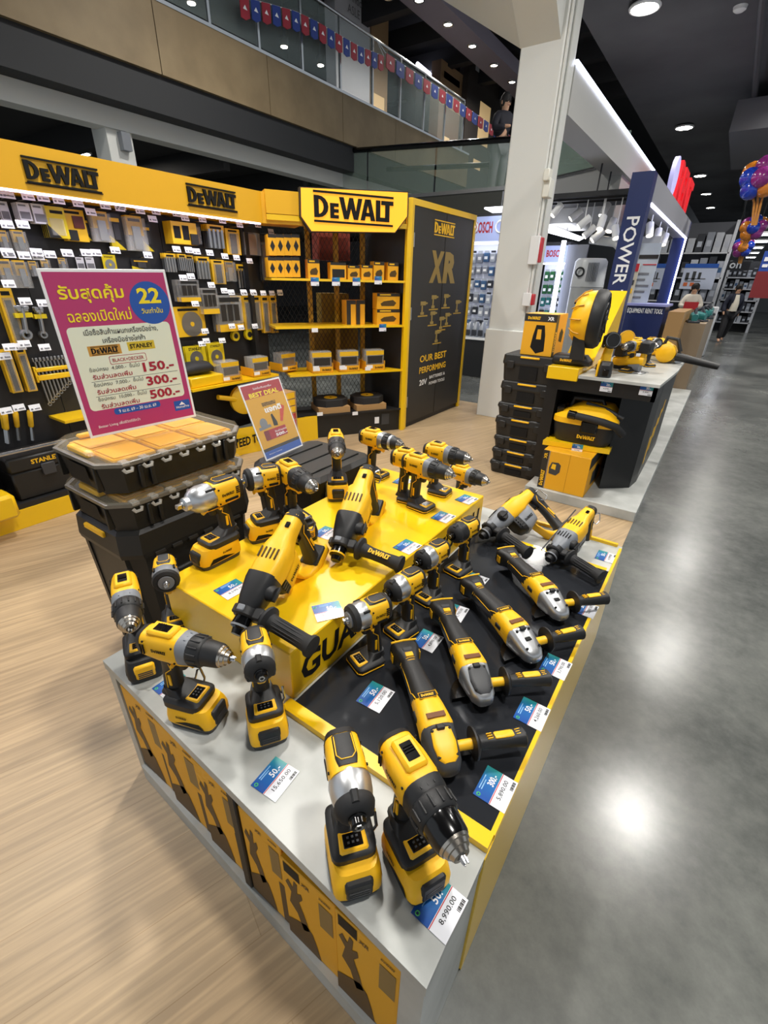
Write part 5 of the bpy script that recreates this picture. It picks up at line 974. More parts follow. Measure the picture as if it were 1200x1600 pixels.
# ------------------------------------------------------------------ black wardrobe with graphics
XC = -2.665
t = thing('graphic_cabinet', 'tall black two-door cabinet with yellow edges and gold letter graphics', 'cabinet', (-2.95, 4.95, .005))
part(t, 'body', BLK, lambda b: b.box(-3.25, XC-.02, 4.27, 5.62, .005, 2.16), world=True, smooth=0)
DOOR = M('door_black', '262320', .42)
for y0, y1 in ((4.30, 4.945), (4.955, 5.60)):
    d_ = part(t, 'door', DOOR, lambda b: b.box(XC-.02, XC, y0, y1, .06, 2.125), world=True, smooth=0)
for y0, y1, z0, z1 in ((4.25, 4.297, .005, 2.18), (5.603, 5.65, .005, 2.18), (4.297, 5.603, 2.128, 2.18)): part(t, 'yellow_edge', YPA, lambda b: b.box(XC-.03, XC+.008, y0, y1, z0, z1), world=True, smooth=0)
for z in (.3, 1.2, 1.85): part(t, 'hinge', STEEL, lambda b: b.box(XC, XC+.01, 4.298, 4.315, z-.06, z+.06), world=True, smooth=0)
GOLD = M('print_goldmetal', 'a98d4a', .35, .5)
fx = lambda y, z: frame((XC+.0015, y, z), (0, 1, 0), (0, 0, 1))
p = on_x(695, 358, XC); logo(t, .44, YINK, fx(4.92, p[2]), rules=True, world=True)
for ch, y in (('X', 4.80), ('R', 5.09)): text(t, ch, .30, GOLD, fx(y, on_x(690, 418, XC)[2]), h=.30, world=True, bold=.06, shear=.1)
text(t, 'OUR BEST', .62, YINK, fx(4.86, on_x(681, 556, XC)[2]), h=.075, world=True, bold=.02); text(t, 'PERFORMING', .62, YINK, fx(4.86, on_x(680, 573, XC)[2]), h=.07, world=True, bold=.02)
text(t, '20V', .17, WINK, fx(4.65, on_x(664, 596, XC)[2]), h=.065, world=True, bold=.02); text(t, 'BATTERIES &', .38, WINK, fx(4.98, on_x(690, 584, XC)[2]), h=.035, world=True, bold=.01); text(t, 'POWER TOOLS', .38, WINK, fx(4.98, on_x(690, 593, XC)[2]), h=.035, world=True, bold=.01)
def silh(b, y, z, s, seq):
    for yy, zz, ww, hh in seq: b.box(XC+.0005, XC+.0012, y+(yy-ww/2)*s, y+(yy+ww/2)*s, z+(zz-hh/2)*s, z+(zz+hh/2)*s)
TS_ = [(0, .3, .9, .32), (.6, .3, .35, .14), (-.15, -.1, .22, .6), (-.12, -.5, .6, .22)]
for k, (px, py) in enumerate(((661, 480), (678, 470), (697, 468), (715, 477), (676, 495), (690, 503), (683, 524), (699, 497))):
    p = on_x(px, py, XC); part(t, 'tool_graphic', M('graphic_sand', '9c8544', .5), lambda b: silh(b, p[1], p[2], .12, TS_), world=True, smooth=0)
    part(t, 'stand_graphic', M('graphic_line', 'b7932c', .5), lambda b: b.box(XC+.0005, XC+.0013, p[1]-.10, p[1]+.10, p[2]-.092, p[2]-.08), world=True, smooth=0)
# ------------------------------------------------------------------ second island behind the sales table
solo('island_plinth', MB().rbox(-.95, -.15, 3.37, 8.6, .0045, .08, .003), STONE, 'low stone-look plinth under the second tool island', 'plinth', smooth=0)
BM = M('island_black', '141415', .4)
t = thing('display_island', 'black display island with white top and open niche', 'display island', (-.6, 4.3, .081))
part(t, 'left_panel', BM, lambda b: b.box(-.985, -.90, 3.60, 5.2, .0045+.077, .875), world=True, smooth=0)
part(t, 'right_block', BM, lambda b: b.prism([(-.46, 3.655), (-.27, 3.82), (-.245, 4.0), (-.245, 5.2), (-.46, 5.2)], .082, .90), world=True, smooth=0)
part(t, 'front_fascia', BM, lambda b: b.box(-.90, -.25, 3.58, 3.62, .80, .90), world=True, smooth=0)
part(t, 'right_fascia', BM, lambda b: b.box(-.275, -.25, 3.58, 4.2, .80, .90), world=True, smooth=0)
part(t, 'niche_back', BM, lambda b: b.box(-.90, -.46, 4.15, 4.17, .082, .90), world=True, smooth=0)
part(t, 'niche_shelf', YPA, lambda b: b.prism([(-.91, 3.50), (-.44, 3.58), (-.46, 4.14), (-.90, 4.14)], .388, .425), world=True, smooth=0)
part(t, 'white_top', STONE, lambda b: b.prism([(-.76, 3.55), (-.24, 3.55), (-.20, 4.3), (-.20, 5.2), (-.76, 5.2)], .901, .921), world=True, smooth=0)
part(t, 'step_block', YPA, lambda b: b.rbox(-.985, -.765, 3.55, 3.98, .876, .965, .003), world=True, smooth=0)
part(t, 'yellow_ramp', YPA, lambda b: b.add([(-.985, 3.98, .876), (-.765, 3.98, .876), (-.765, 4.75, .876), (-.985, 4.75, .876), (-.985, 3.98, .97), (-.765, 3.98, .97), (-.765, 4.75, 1.46), (-.985, 4.75, 1.46)], [(0, 3, 2, 1), (4, 5, 6, 7), (0, 1, 5, 4), (2, 3, 7, 6), (1, 2, 6, 5), (0, 4, 7, 3)]), world=True, smooth=0)
FXR = float(on_y(963, 470, 4.76)[0])
part(t, 'yellow_frame', YPA, lambda b: (b.box(-.98, FXR, 4.76, 4.79, 1.40, 1.46), b.box(FXR-.05, FXR, 4.76, 4.79, .922, 1.40), b.box(-.98, -.93, 4.76, 4.79, .922, 1.40)), world=True, smooth=0)
part(t, 'frame_board', DGR, lambda b: b.box(-.93, FXR-.05, 4.765, 4.78, .922, 1.40), world=True, smooth=0)
part(t, 'side_graphic', YINK, lambda b: [b.box(-.2445, -.243, 4.1+.13*i, 4.18+.13*i, .20+.08*i, .42+.05*i) for i in range(5)], world=True, smooth=0, kind='stuff')
# stacked carry cases
zs = [.0045, .118, .232, .345, .508, .625, .80, 1.005]
for k in range(7):
    z0, z1 = zs[k]+.0005, zs[k+1]-.002; x0, x1, y0, y1 = -1.378+.004*(k % 3), -.945+.004*(k % 3), 3.66, 4.0; zm = z0+(z1-z0)*.62
    t = thing('carry_case', 'black carry case with yellow handle, %s from the floor in the stack' % ('first second third fourth fifth sixth seventh'.split()[k]), 'carry case', ((x0+x1)/2, (y0+y1)/2, z0), group='stacked black carry cases')
    part(t, 'tub', CASE, lambda b: b.rings([[(x, y, z) for x, y in octa(x0+i, x1-i, y0+i, y1-i, .02)] for z, i in ((z0, .014), (zm, .004))]), world=True, smooth=0)
    part(t, 'lid', CASE, lambda b: b.rings([[(x, y, z) for x, y in octa(x0+i, x1-i, y0+i, y1-i, .02)] for z, i in ((zm, 0), (zm+.012, -.003), (z1-.008, .002), (z1, .012))]), world=True, smooth=0)
    xm = (x0+x1)/2
    part(t, 'handle', YEL, lambda b: b.rbox(xm-.075, xm+.075, y0-.010, y0+.004, z1-.022, z1-.008, .004), world=True)
    part(t, 'handle_recess', INK, lambda b: b.box(xm-.07, xm+.07, y0-.0015, y0+.012, z0+.02, zm-.008), world=True, smooth=0)
    for xx in (x0+.07, x1-.07): part(t, 'latch', CASE, lambda b: b.rbox(xx-.03, xx+.03, y0-.012, y0+.004, zm-.03, zm+.03, .005), world=True)
# cartons
def brandbox(name, label, x0, x1, y0, y1, z0, z1, pic):
    t = thing(name, label, 'carton', ((x0+x1)/2, (y0+y1)/2, z0)); h = z1-z0; wd = x1-x0
    part(t, 'carton', BOXY, lambda b: b.rbox(x0, x1, y0, y1, z0, z1, .002), world=True, smooth=0)
    q = lambda u, v, e=.001: (x0+u*wd, y0-e, z0+v*h); s_ = lambda u, v, e=.001: (x1+e, y0+u*(y1-y0), z0+v*h)
    R = lambda nm, mat, P: part(t, nm, mat, lambda b: b.add(P, [tuple(range(len(P)))]), world=True, smooth=0)
    if pic == 'press':
        R('top_band', BOXD, [q(0, .82), q(1, .82), q(1, 1), q(0, 1)]); logo(t, wd*.4, YINK, frame(q(.3, .9, .0014), (1, 0, 0), (0, 0, 1)), world=True); text(t, 'XR', wd*.2, WINK, frame(q(.82, .9, .0014), (1, 0, 0), (0, 0, 1)), world=True, bold=.03)
        R('machine_picture', INK, [q(.3, .2), q(.5, .05), q(.75, .12), q(.72, .5), (q(.66, .74)), q(.4, .74), q(.34, .5)]); R('picture_gap', BOXY, [q(.45, .4, .0013), q(.6, .4, .0013), q(.58, .64, .0013), q(.46, .64, .0013)])
        R('side_band', BOXD, [s_(0, 0), s_(.2, 0), s_(.2, 1), s_(0, 1)]); R('side_picture', INK, [s_(.45, .35), s_(.75, .3), s_(.8, .55), s_(.6, .66), s_(.45, .55)])
        logo(t, h*.5, YINK, frame(s_(.1, .36, .0014), (0, 0, 1), (0, -1, 0)), world=True)
    else:
        R('spine_band', BOXD, [q(0, 0), q(.13, 0), q(.13, 1), q(0, 1)]); logo(t, h*.42, YINK, frame(q(.065, .27, .0014), (0, 0, 1), (-1, 0, 0)), world=True); text(t, 'XR', h*.15, YINK, frame(q(.065, .86, .0014), (0, 0, 1), (-1, 0, 0)), world=True, bold=.03)
        R('rule', GRY, [q(.135, 0), q(.15, 0), q(.15, 1), q(.135, 1)]); R('vac_picture', DGR, [q(.19, .42), q(.35, .40), q(.42, .5), q(.42, .68), q(.36, .74), q(.22, .72), q(.18, .58)]); R('vac_picture_top', YINK, [q(.22, .56, .0013), q(.32, .54, .0013), q(.32, .68, .0013), q(.24, .69, .0013)]); R('fold_line', M('fold_brown', '9a6b10', .6), [q(.575, 0), q(.58, 0), q(.58, 1), q(.575, 1)])
        R('side_band', BOXD, [s_(0, .7), s_(1, .7), s_(1, 1), s_(0, 1)]); R('side_picture', DGR, [s_(.3, .15), s_(.7, .1), s_(.8, .4), s_(.6, .58), s_(.3, .5)])
    return t
brandbox('tool_carton', 'yellow branded carton standing on the stack of carry cases', -1.262, -1.02, 3.70, 3.98, 1.0055, 1.30, 'press')
brandbox('tool_carton', 'tall yellow vacuum carton under the yellow niche shelf', -.865, -.52, 3.40, 3.95, .081, .385, 'vac')
# wet and dry vacuum in the niche
t = thing('shop_vacuum', 'yellow and black portable shop vacuum on the niche shelf', 'vacuum cleaner', (-.665, 3.73, .426), scale=1.12)
part(t, 'tank', BLK, lambda b: b.loft([(0, 0, 0, .17, .14, 5), (.02, 0, 0, .185, .15, 5), (.13, 0, 0, .20, .16, 5)], 'z', 24))
hd = part(t, 'motor_head', YEL, lambda b: b.loft([(.13, 0, 0, .205, .165, 5), (.165, 0, 0, .205, .165, 5), (.19, .01, .02, .18, .14, 4), (.245, .04, .03, .10, .10, 4), (.25, .04, .03, .08, .08, 4)], 'z', 24))
part(hd, 'cheek', CHB, lambda b: b.loft([(-.205, .0, .165, .08, .03, 3), (-.19, .0, .19, .10, .045, 3), (-.15, .0, .20, .09, .04, 3)], 'x', 14))
part(t, 'handle', BLK, lambda b: b.tube([(-.13, 0, .20), (-.11, 0, .27), (.07, 0, .275), (.10, 0, .21)], .016, 10))
part(t, 'latch', CHB, lambda b: b.rbox(-.005, .10, -.178, -.155, .085, .165, .008))
part(t, 'hose', RUB, lambda b: b.tube([(-.07, -.165, .19), (.02, -.17, .185), (.12, -.165, .175), (.20, -.15, .155), (.245, -.10, .10)], .024, 12))
part(t, 'hose_cuff', CHB, lambda b: b.lathe([(0, .02), (.004, .028), (.05, .028), (.054, .024)], (-.10, -.165, .192), (1, -.04, -.05), 16))
part(t, 'accessory', DGR, lambda b: b.tube([(-.02, -.05, .255), (.12, -.06, .235), (.22, -.05, .19)], .012, 8))
logo(t, .115, YINK, frame((.04, -.1585, .055), (1, 0, 0), (0, .06, 1)), depth=.05)
card_at(np.array([-.655, 3.515, .405]), (1, .17, 0), (0, 0, 1), '50.-', '9,190.-', 'on the yellow niche shelf below the vacuum', .95)
card_at(np.array([-.565, 3.574, .865]), (1, 0, 0), (0, 0, 1), '350.-', '4,290.-', 'on the black island fascia below the charger', 1.0)
card_at(np.array([-.315, 3.574, .875]), (1, 0, 0), (0, 0, 1), '50.-', '5,490.-', 'on the black island fascia below the jigsaw', 1.0)
# jobsite fan
t = thing('jobsite_fan', 'yellow jobsite fan with black grille on the yellow step', 'fan', (-.86, 3.72, .966))
part(t, 'foot', BLK, lambda b: b.loft([(-.13, 0, .035, .07, .032, 3.4), (-.115, 0, .038, .08, .038, 3.4), (.09, 0, .038, .08, .038, 3.4), (.13, 0, .02, .06, .018, 3.4)], 'x', 16))
part(t, 'stand', BLK, lambda b: b.add([(.0, -.09, .05), (.10, -.09, .05), (.06, -.11, .36), (.0, -.11, .36), (.0, -.12, .05), (.10, -.12, .05), (.06, -.13, .36), (.0, -.13, .36)], [(0, 1, 2, 3), (4, 7, 6, 5), (0, 4, 5, 1), (3, 2, 6, 7), (1, 5, 6, 2), (0, 3, 7, 4)]))
part(t, 'pivot_knob', YEL, lambda b: b.lathe([(0, .034), (.012, .032)], (.03, -.13, .315), (0, -1, 0), 20))
part(t, 'pivot_boss', BLK, lambda b: b.lathe([(0, .058), (.022, .056)], (.03, -.11, .315), (0, -1, 0), 24))
hd = part(t, 'fan_shroud', YEL, lambda b: b.lathe([(-.10, .06), (-.085, .12), (-.045, .165), (0, .18), (.05, .185), (.06, .18)], (.04, 0, .32), (1, .08, -.04), 32, caps=True))
for k in range(12): part(hd, 'shroud_rib', M('rib_ochre', 'c08d12', .5), lambda b, k=k: b.tube([(.04-.088, .125*math.cos(k*PI/6), .32+.125*math.sin(k*PI/6)), (.04-.045, .168*math.cos(k*PI/6), .32+.168*math.sin(k*PI/6)), (.04, .184*math.cos(k*PI/6), .32+.184*math.sin(k*PI/6))], .005, 5))
gr = part(t, 'front_grille', BLK, lambda b: (b.lathe([(.045, .187), (.055, .196), (.10, .194), (.125, .175), (.13, .15), (.11, .15)], (.03, 0, .32), (1, .08, -.04), 32, False), b.torus((.155, .01, .315), (1, .08, -.04), .11, .006, 24, 5), b.torus((.160, .011, .315), (1, .08, -.04), .06, .006, 24, 5), b.lathe([(.10, .035), (.14, .03)], (.03, 0, .32), (1, .08, -.04), 18)))
for k in range(10): a_ = k*PI/5; part(gr, 'grille_spoke', BLK, lambda b, a_=a_: b.tube([(.165, .012, .315), (.15, .01+.155*math.cos(a_), .315+.155*math.sin(a_))], .005, 5))
logo(t, .085, YINK, frame((-.03, -.0785, .036), (1, 0, 0), (0, 0, 1)), depth=.05)
# tools on the island top
def ontop(px, py, z=.9215): return on_z(px, py, z)
p = ontop(941, 590)
t = thing('battery_charger', 'black battery charger with yellow side at the island front', 'charger', p+[0, .05, 0], .1)
part(t, 'body', BLK, lambda b: b.loft([(0, 0, 0, .045, .05, 4), (.08, 0, 0, .043, .048, 4), (.10, 0, .01, .036, .04, 4)], 'z', 16)); part(t, 'yellow_cheek', YEL, lambda b: b.rbox(-.056, -.04, -.045, .05, .0, .11, .006)); part(t, 'dark_window', CHB, lambda b: b.rbox(-.012, .03, -.054, -.046, .01, .055, .003))
p = ontop(985, 583)
t = thing('jigsaw', 'yellow cordless jigsaw with grey shoe at the island front edge', 'power tool', p+[0, .06, 0], -.25)
part(t, 'shoe', SIL, lambda b: b.rbox(-.10, .09, -.04, .04, 0, .008, .003)); part(t, 'gear_housing', GRY, lambda b: b.loft([(-.03, 0, .045, .028, .036, 3), (.05, 0, .05, .03, .042, 3)], 'x', 14)); part(t, 'motor_housing', YEL, lambda b: b.loft([(-.15, 0, .065, .03, .03, 3), (-.10, 0, .07, .036, .036, 3), (.03, 0, .085, .034, .03, 3), (.07, 0, .085, .03, .028, 3)], 'x', 16)); part(t, 'grip', YEL, lambda b: b.tube([(.05, 0, .09), (.05, 0, .16), (0, 0, .19), (-.08, 0, .18), (-.11, 0, .10)], .02, 10)); part(t, 'battery', BLK, lambda b: b.rbox(.02, .10, -.04, .04, .14, .22, .01)); part(t, 'blade', STEEL, lambda b: b.box(.06, .12, -.001, .001, .01, .016)); part(t, 'rear_pack', BLK, lambda b: b.rbox(-.15, -.07, -.042, .042, .10, .19, .012))
def lamp_tool(p, rz, label, big):
    t = thing('work_light', label, 'work light', p, rz)
    part(t, 'body', YEL, lambda b: b.loft([(0, 0, 0, .035, .04, 4), (.10, 0, 0, .028, .03, 3), (.17, .02, 0, .026, .028, 3)], 'z', 14)); h = part(t, 'lamp_head', BLK if not big else YEL, lambda b: b.lathe([(0, .03), (.04, .055), (.06, .055)], (0, 0, .20), (1, 0, .1), 20)); part(h, 'reflector', STEEL, lambda b: b.lathe([(.058, .05), (.061, .05), (.05, .02)], (0, 0, .20), (1, 0, .1), 20)); part(t, 'foot', BLK, lambda b: b.rbox(-.05, .05, -.045, .045, -.02, .03, .008))
    part(h, 'head_band', BLK, lambda b: b.torus((.035, 0, .203), (1, 0, .1), .052, .007, 20, 6)); return t
lamp_tool((-.60, 4.12, .942), -1.2, 'yellow work light with round chrome reflector behind the fan', True)
lamp_tool((-.66, 3.86, .942), -1.0, 'shorter black-headed work light right of the fan', False)
p = np.array([-.68, 4.02, .9215]); t = thing('area_light', 'small black area light with glowing white screen beside the fan', 'work light', p, .0)
part(t, 'stand', YEL, lambda b: b.tube([(0, 0, 0), (0, 0, .16)], .02, 8)); part(t, 'case', BLK, lambda b: b.rbox(-.055, .055, -.025, .025, .15, .24, .008)); part(t, 'screen', M('screen_glow', 'e8eefc', emit=1.2), lambda b: b.box(-.035, .035, -.027, -.0255, .168, .222), smooth=0)
drill('cordless drill standing on the island behind the charger', (-.52, 3.92), -1.9, .922, None, grp='tools on the second island')
drill('cordless drill standing on the island beside the jigsaw', (-.47, 4.12), -.4, .922, None, grp='tools on the second island')
impact('impact driver standing at the back of the island', (-.56, 4.36), -.3, .922, None, 'driver', grp='tools on the second island')
impact('impact wrench standing on the island between the work lights', (-.42, 4.36), -.8, .922, None, 'wrench', grp='tools on the second island')
p = ontop(1030, 566); t = thing('planer', 'yellow ribbed planer with grey base at the island aisle side', 'power tool', p+[0, .12, 0], -.5)
part(t, 'base', SIL, lambda b: b.rbox(-.14, .16, -.05, .05, 0, .035, .006)); part(t, 'body', YEL, lambda b: b.loft([(-.13, 0, .07, .04, .04, 3), (-.06, 0, .10, .05, .06, 3), (.04, 0, .08, .05, .05, 3)], 'x', 16)); part(t, 'front_housing', DGR, lambda b: b.loft([(.03, 0, .07, .048, .045, 3), (.13, 0, .06, .045, .035, 3)], 'x', 16))
for y in (-.03, 0, .03): part(t, 'body_rib', YEL, lambda b: b.tube([(-.12, y, .10), (-.06, y, .165), (.04, y, .125)], .018, 8))
p = ontop(1062, 572); t = thing('blower', 'black blower tube pointing over the island aisle edge', 'power tool', p+[-.05, .1, .04], -.1)
part(t, 'tube', BLK, lambda b: b.lathe([(0, .035), (.10, .03), (.30, .024), (.32, .022)], (0, 0, .02), (1, 0, -.15), 16)); part(t, 'fan_housing', YEL, lambda b: b.lathe([(-.05, .05), (-.03, .075), (.04, .075), (.06, .05)], (-.08, 0, .04), (0, 1, 0), 20)); part(t, 'grip', BLK, lambda b: b.tube([(-.12, 0, .08), (-.10, 0, .16), (-.02, 0, .15), (.02, 0, .06)], .016, 8))
# ------------------------------------------------------------------ mezzanine over the left side
XM = -7.0
TIMB = M('fascia_timber', '8f7c5c', .6, noise=(2.2, '7b694c', .8, 6))
t = thing('trim_mezzanine', None, None, (-8.5, 6.5, 3.2)); t['kind'] = 'structure'
part(t, 'slab', DARK, lambda b: b.box(-22, XM-.35, -2, 24, 3.45, 4.5), world=True, smooth=0)
ys = [-1.6, .9, 2.9, 4.85, 6.75, 8.6, 10.4, 12.2, 14.0]
for a, b_ in zip(ys, ys[1:]): part(t, 'fascia_panel', TIMB, lambda b: b.box(XM-.06, XM, a+.006, b_-.006, 3.86, 4.58), world=True, smooth=0)
part(t, 'fascia_cap', STEEL, lambda b: b.box(XM-.10, XM+.01, -1.6, 14, 4.58, 4.62), world=True, smooth=0)
part(t, 'dark_return', DARK, lambda b: b.box(XM-.36, XM-.06, -1.6, 14, 3.45, 3.86), world=True, smooth=0)
part(t, 'white_bulkhead', PW, lambda b: b.box(XM-.62, XM-.36, -1.6, 14, 3.22, 3.46), world=True, smooth=0)
for k in range(7): part(t, 'soffit_beam', BLK, lambda b: b.box(-22, XM-.63, .5+k*1.9, .62+k*1.9, 3.1, 3.45), world=True, smooth=0)
part(t, 'under_post', PW, lambda b: b.box(-7.75, -7.4, 4.15, 4.5, 0, 3.45), world=True, smooth=0)
part(t, 'post_box', GRY, lambda b: b.box(-7.40, -7.3, 4.30, 4.42, 3.0, 3.2), world=True, smooth=0)
GLASS = M('pane_glass', 'cfe0dc', .03, alpha=.10)
t = thing('glass_balustrade', 'glass balustrade with slim steel posts along the mezzanine edge', 'railing', (XM-.05, 7.0, 4.62))
yp = [.4, 2.0, 3.6, 4.9, 5.75, 6.65, 7.6, 8.6, 9.6, 10.6, 11.6, 12.6, 13.6]
for y in yp: part(t, 'post', STEEL, lambda b: b.box(XM-.07, XM-.03, y-.02, y+.02, 4.62, 5.62), world=True, smooth=0)
for a, b_ in zip(yp, yp[1:]): part(t, 'pane', GLASS, lambda b: b.box(XM-.056, XM-.046, a+.03, b_-.03, 4.66, 5.6), world=True, smooth=0)
part(t, 'top_rail', STEEL, lambda b: b.tube([(XM-.05, .4, 5.64), (XM-.05, 13.6, 5.64)], .025, 8), world=True)
# bunting
FR = M('flag_red', '9e2233', .6); FB = M('flag_blue', '1f3a8a', .6)
def bunting(path, n, label):
    P = [on_x(x, y, XM+.12) for x, y in path]; t = thing('flag_bunting', label, 'bunting', P[0])
    cum = [0]
    for a, b_ in zip(P, P[1:]): cum.append(cum[-1]+float(np.linalg.norm(b_-a)))
    def ev(s):
        for i in range(len(P)-1):
            if s <= cum[i+1] or i == len(P)-2: f = (s-cum[i])/(cum[i+1]-cum[i]); return P[i]*(1-f)+P[i+1]*f
    part(t, 'string', WHT, lambda b: b.tube([ev(cum[-1]*i/24) for i in range(25)], .006, 4), world=True)
    for e_ in (P[0], P[-1]): part(t, 'tie', WHT, lambda b: b.tube([e_, (XM-.05, e_[1], 5.64)], .006, 4), world=True)
    for k in range(n):
        a = ev(cum[-1]*(k+.08)/n); b_ = ev(cum[-1]*(k+.88)/n); d = np.array([.0, 0, -.21]); x_ = np.array([.012, 0, 0])
        fl = part(t, 'flag', FB if k % 2 else FR, lambda q: q.add([a, b_, b_+d, (a+b_)/2+d*1.12, a+d, a+x_, b_+x_, b_+d+x_, (a+b_)/2+d*1.12+x_, a+d+x_], [(0, 1, 2, 3, 4), (9, 8, 7, 6, 5), (0, 5, 6, 1), (1, 6, 7, 2), (2, 7, 8, 3), (3, 8, 9, 4), (4, 9, 5, 0)]), world=True, smooth=0)
        m_ = (a+b_)/2+d*.5+[.014, 0, 0]; part(fl, 'roof_mark', WINK, lambda q: q.add([m_+[0, -.04, -.02], m_+[0, .04, -.02], m_+[0, 0, .03]], [(0, 1, 2)]), world=True, smooth=0)
bunting([(372, -6), (420, 6), (462, 18), (497, 35), (530, 55), (560, 72), (600, 88)], 17, 'red and blue flag bunting hanging along the near balustrade')
bunting([(602, 82), (640, 108), (690, 140), (735, 172), (775, 200), (808, 218)], 20, 'red and blue flag bunting hanging along the far balustrade')
# upper floor: back displays, soffit with spots
def upper_panel(name, label, x0, y0, x1, y1, X, mat, cat, dep=.3, deco=()):
    ym = (y0+y1)/2; Y0 = on_x(x0, ym, X)[1]; Y1 = on_x(x1, ym, X)[1]; zt = on_x((x0+x1)/2, y0, X)[2]; zb = 4.501
    t = thing(name, label, cat, (X-dep/2, (Y0+Y1)/2, zb)); part(t, 'panel', mat, lambda b: b.box(X-dep, X, Y0, Y1, zb, zt), world=True, smooth=0)
    for nm, m_, a, b_, c, d in deco: part(t, nm, m_, lambda b: b.box(X, X+.01, Y0+(Y1-Y0)*a, Y0+(Y1-Y0)*b_, zb+(zt-zb)*c, zb+(zt-zb)*d), world=True, smooth=0)
    return t, X, Y0, Y1, zb, zt
PO = M('poster_pale', 'c6c8cc', .5); BR = M('poster_brown', '6b5138', .6); DKP = M('poster_dark', '3a342f', .6); GLO = M('poster_lit', 'd7b98a', .6, emit=.35, ecol='e8c48a')
t, X, Y0, Y1, zb, zt = upper_panel('wall_display', 'pale tall shop panel with small lettering on the upper floor', 524, -40, 578, 140, -9.0, PO, 'shop panel', deco=(('inset', DKP, .55, .9, .05, .2), ('inset', GLO, .1, .45, .02, .3)))
text(t, 'window\nASLE', .7, GINK, frame((X+.015, Y0+(Y1-Y0)*.6, on_x(552, 8, X)[2]), (0, 1, 0), (0, 0, 1)), world=True)
upper_panel('wall_display', 'warm lit wooden display bay beside the pale upper panel', 580, -60, 607, 150, -9.1, M('upper_wood', 'a98a62', .6), 'shop panel', deco=(('lit_niche', GLO, .1, .8, .05, .35),))
upper_panel('wall_display', 'dark upper shop wall behind the near glass balustrade', 330, -80, 522, 140, -11, M('upper_dark', '2c2a2c', .7), 'shop panel', deco=(('dark_poster', DKP, .55, .95, .3, .8), ('brown_poster', M('upper_brown', '3f3024', .6), .05, .5, .05, .35)))
upper_panel('poster_stand', 'brown house picture poster on the upper floor', 686, 105, 728, 215, -8.4, BR, 'poster', deco=(('sky', M('poster_sand', '9b7d58', .6), 0, 1, .62, 1), ('lit_window', GLO, .2, .45, .15, .35), ('caption', PO, .1, .7, .86, .92)))
upper_panel('poster_stand', 'dark poster with lit doorway on the upper floor', 729, 100, 786, 222, -8.2, DKP, 'poster', deco=(('lit_window', GLO, .35, .65, .35, .7), ('caption', PO, .15, .5, .9, .95), ('lit_door', GLO, .3, .5, .02, .2)))
upper_panel('shop_sign', 'dark shop front with small blue glowing sign upstairs', 648, 150, 684, 225, -9.2, M('upper_shop', '26262a', .6), 'shop front', deco=(('blue_sign', M('sign_blue', '3b7fd6', emit=.7), .2, .8, .42, .52), ('white_sign', M('sign_white', 'cfd6e0', emit=.6), .25, .8, .12, .24)))
p = on_x(652, 100, -9); q = on_x(688, 130, -9)
solo('tube_light', MB().tube([p, q], .05, 8), M('tube_glow', 'e6e6ff', emit=5), 'bright tube light above the upper posters', 'tube light')
t = thing('trim_spot_soffit', None, None, (-6.75, 12, 6.5)); t['kind'] = 'structure'
part(t, 'soffit', M('soffit_lilac', '8f8792', .6), lambda b: b.box(-7.15, -6.45, 6, 24, 6.52, 6.8), world=True, smooth=0)
for i, (px, py) in enumerate(((607, -5), (700, 38), (738, 72), (772, 102), (800, 128), (655, 0))):
    p = on_z(px, py, 6.5); s_ = thing('soffit_spot', 'small round spotlight in the upper soffit, %s from the left' % ('first', 'third', 'fourth', 'fifth', 'sixth', 'second')[i], 'spotlight', p, group='upper soffit spotlights')
    part(s_, 'ring', STEEL, lambda b: b.torus((0, 0, 0), (0, 0, 1), .10, .02, 16, 6), key='ssr'); part(s_, 'lens', M('spot_glow', 'fff4e0', emit=25), lambda b: b.lathe([(0, .085), (.01, .085)], (0, 0, -.005), (0, 0, 1), 16), key='ssl')
    if i in (1, 2, 4):
        l = bpy.data.lights.new('soffit_light', 'AREA'); l.shape = 'DISK'; l.size = .2; l.energy = 55; l.color = (1, .95, .88); link('lamp_light', l, s_).location = (0, 0, -.03)
for i, (px, py) in enumerate(((299, 5), (444, 73), (501, 102), (548, 127))):
    p = on_x(px, py, -9.5); s_ = thing('soffit_spot', 'small spotlight glinting behind the near balustrade, %s from the left' % ('first second third fourth'.split()[i]), 'spotlight', p, group='spots behind the near balustrade')
    part(s_, 'can', BLK, lambda b: b.lathe([(0, .09), (.15, .09)], (0, 0, 0), (0, 0, 1), 14), key='sbc'); part(s_, 'rod', BLK, lambda b: b.tube([(0, 0, .14), (0, 0, 7.62-p[2])], .015, 5)); part(s_, 'lens', MATS['spot_glow'], lambda b: b.lathe([(-.01, .07), (0, .07)], (0, 0, 0), (0, 0, 1), 14), key='sbl')
for k in range(9): solo('ceiling_duct', MB().box(-16, -3.2, 7+k*1.6, 7.25+k*1.6, 6.9, 7.3), M('duct_dark', '2a2a2d', .7), 'dark roof beam under the atrium ceiling, number %s from the front' % ('one two three four five six seven eight nine'.split()[k]), 'roof beam', 'dark atrium roof beams', smooth=0)

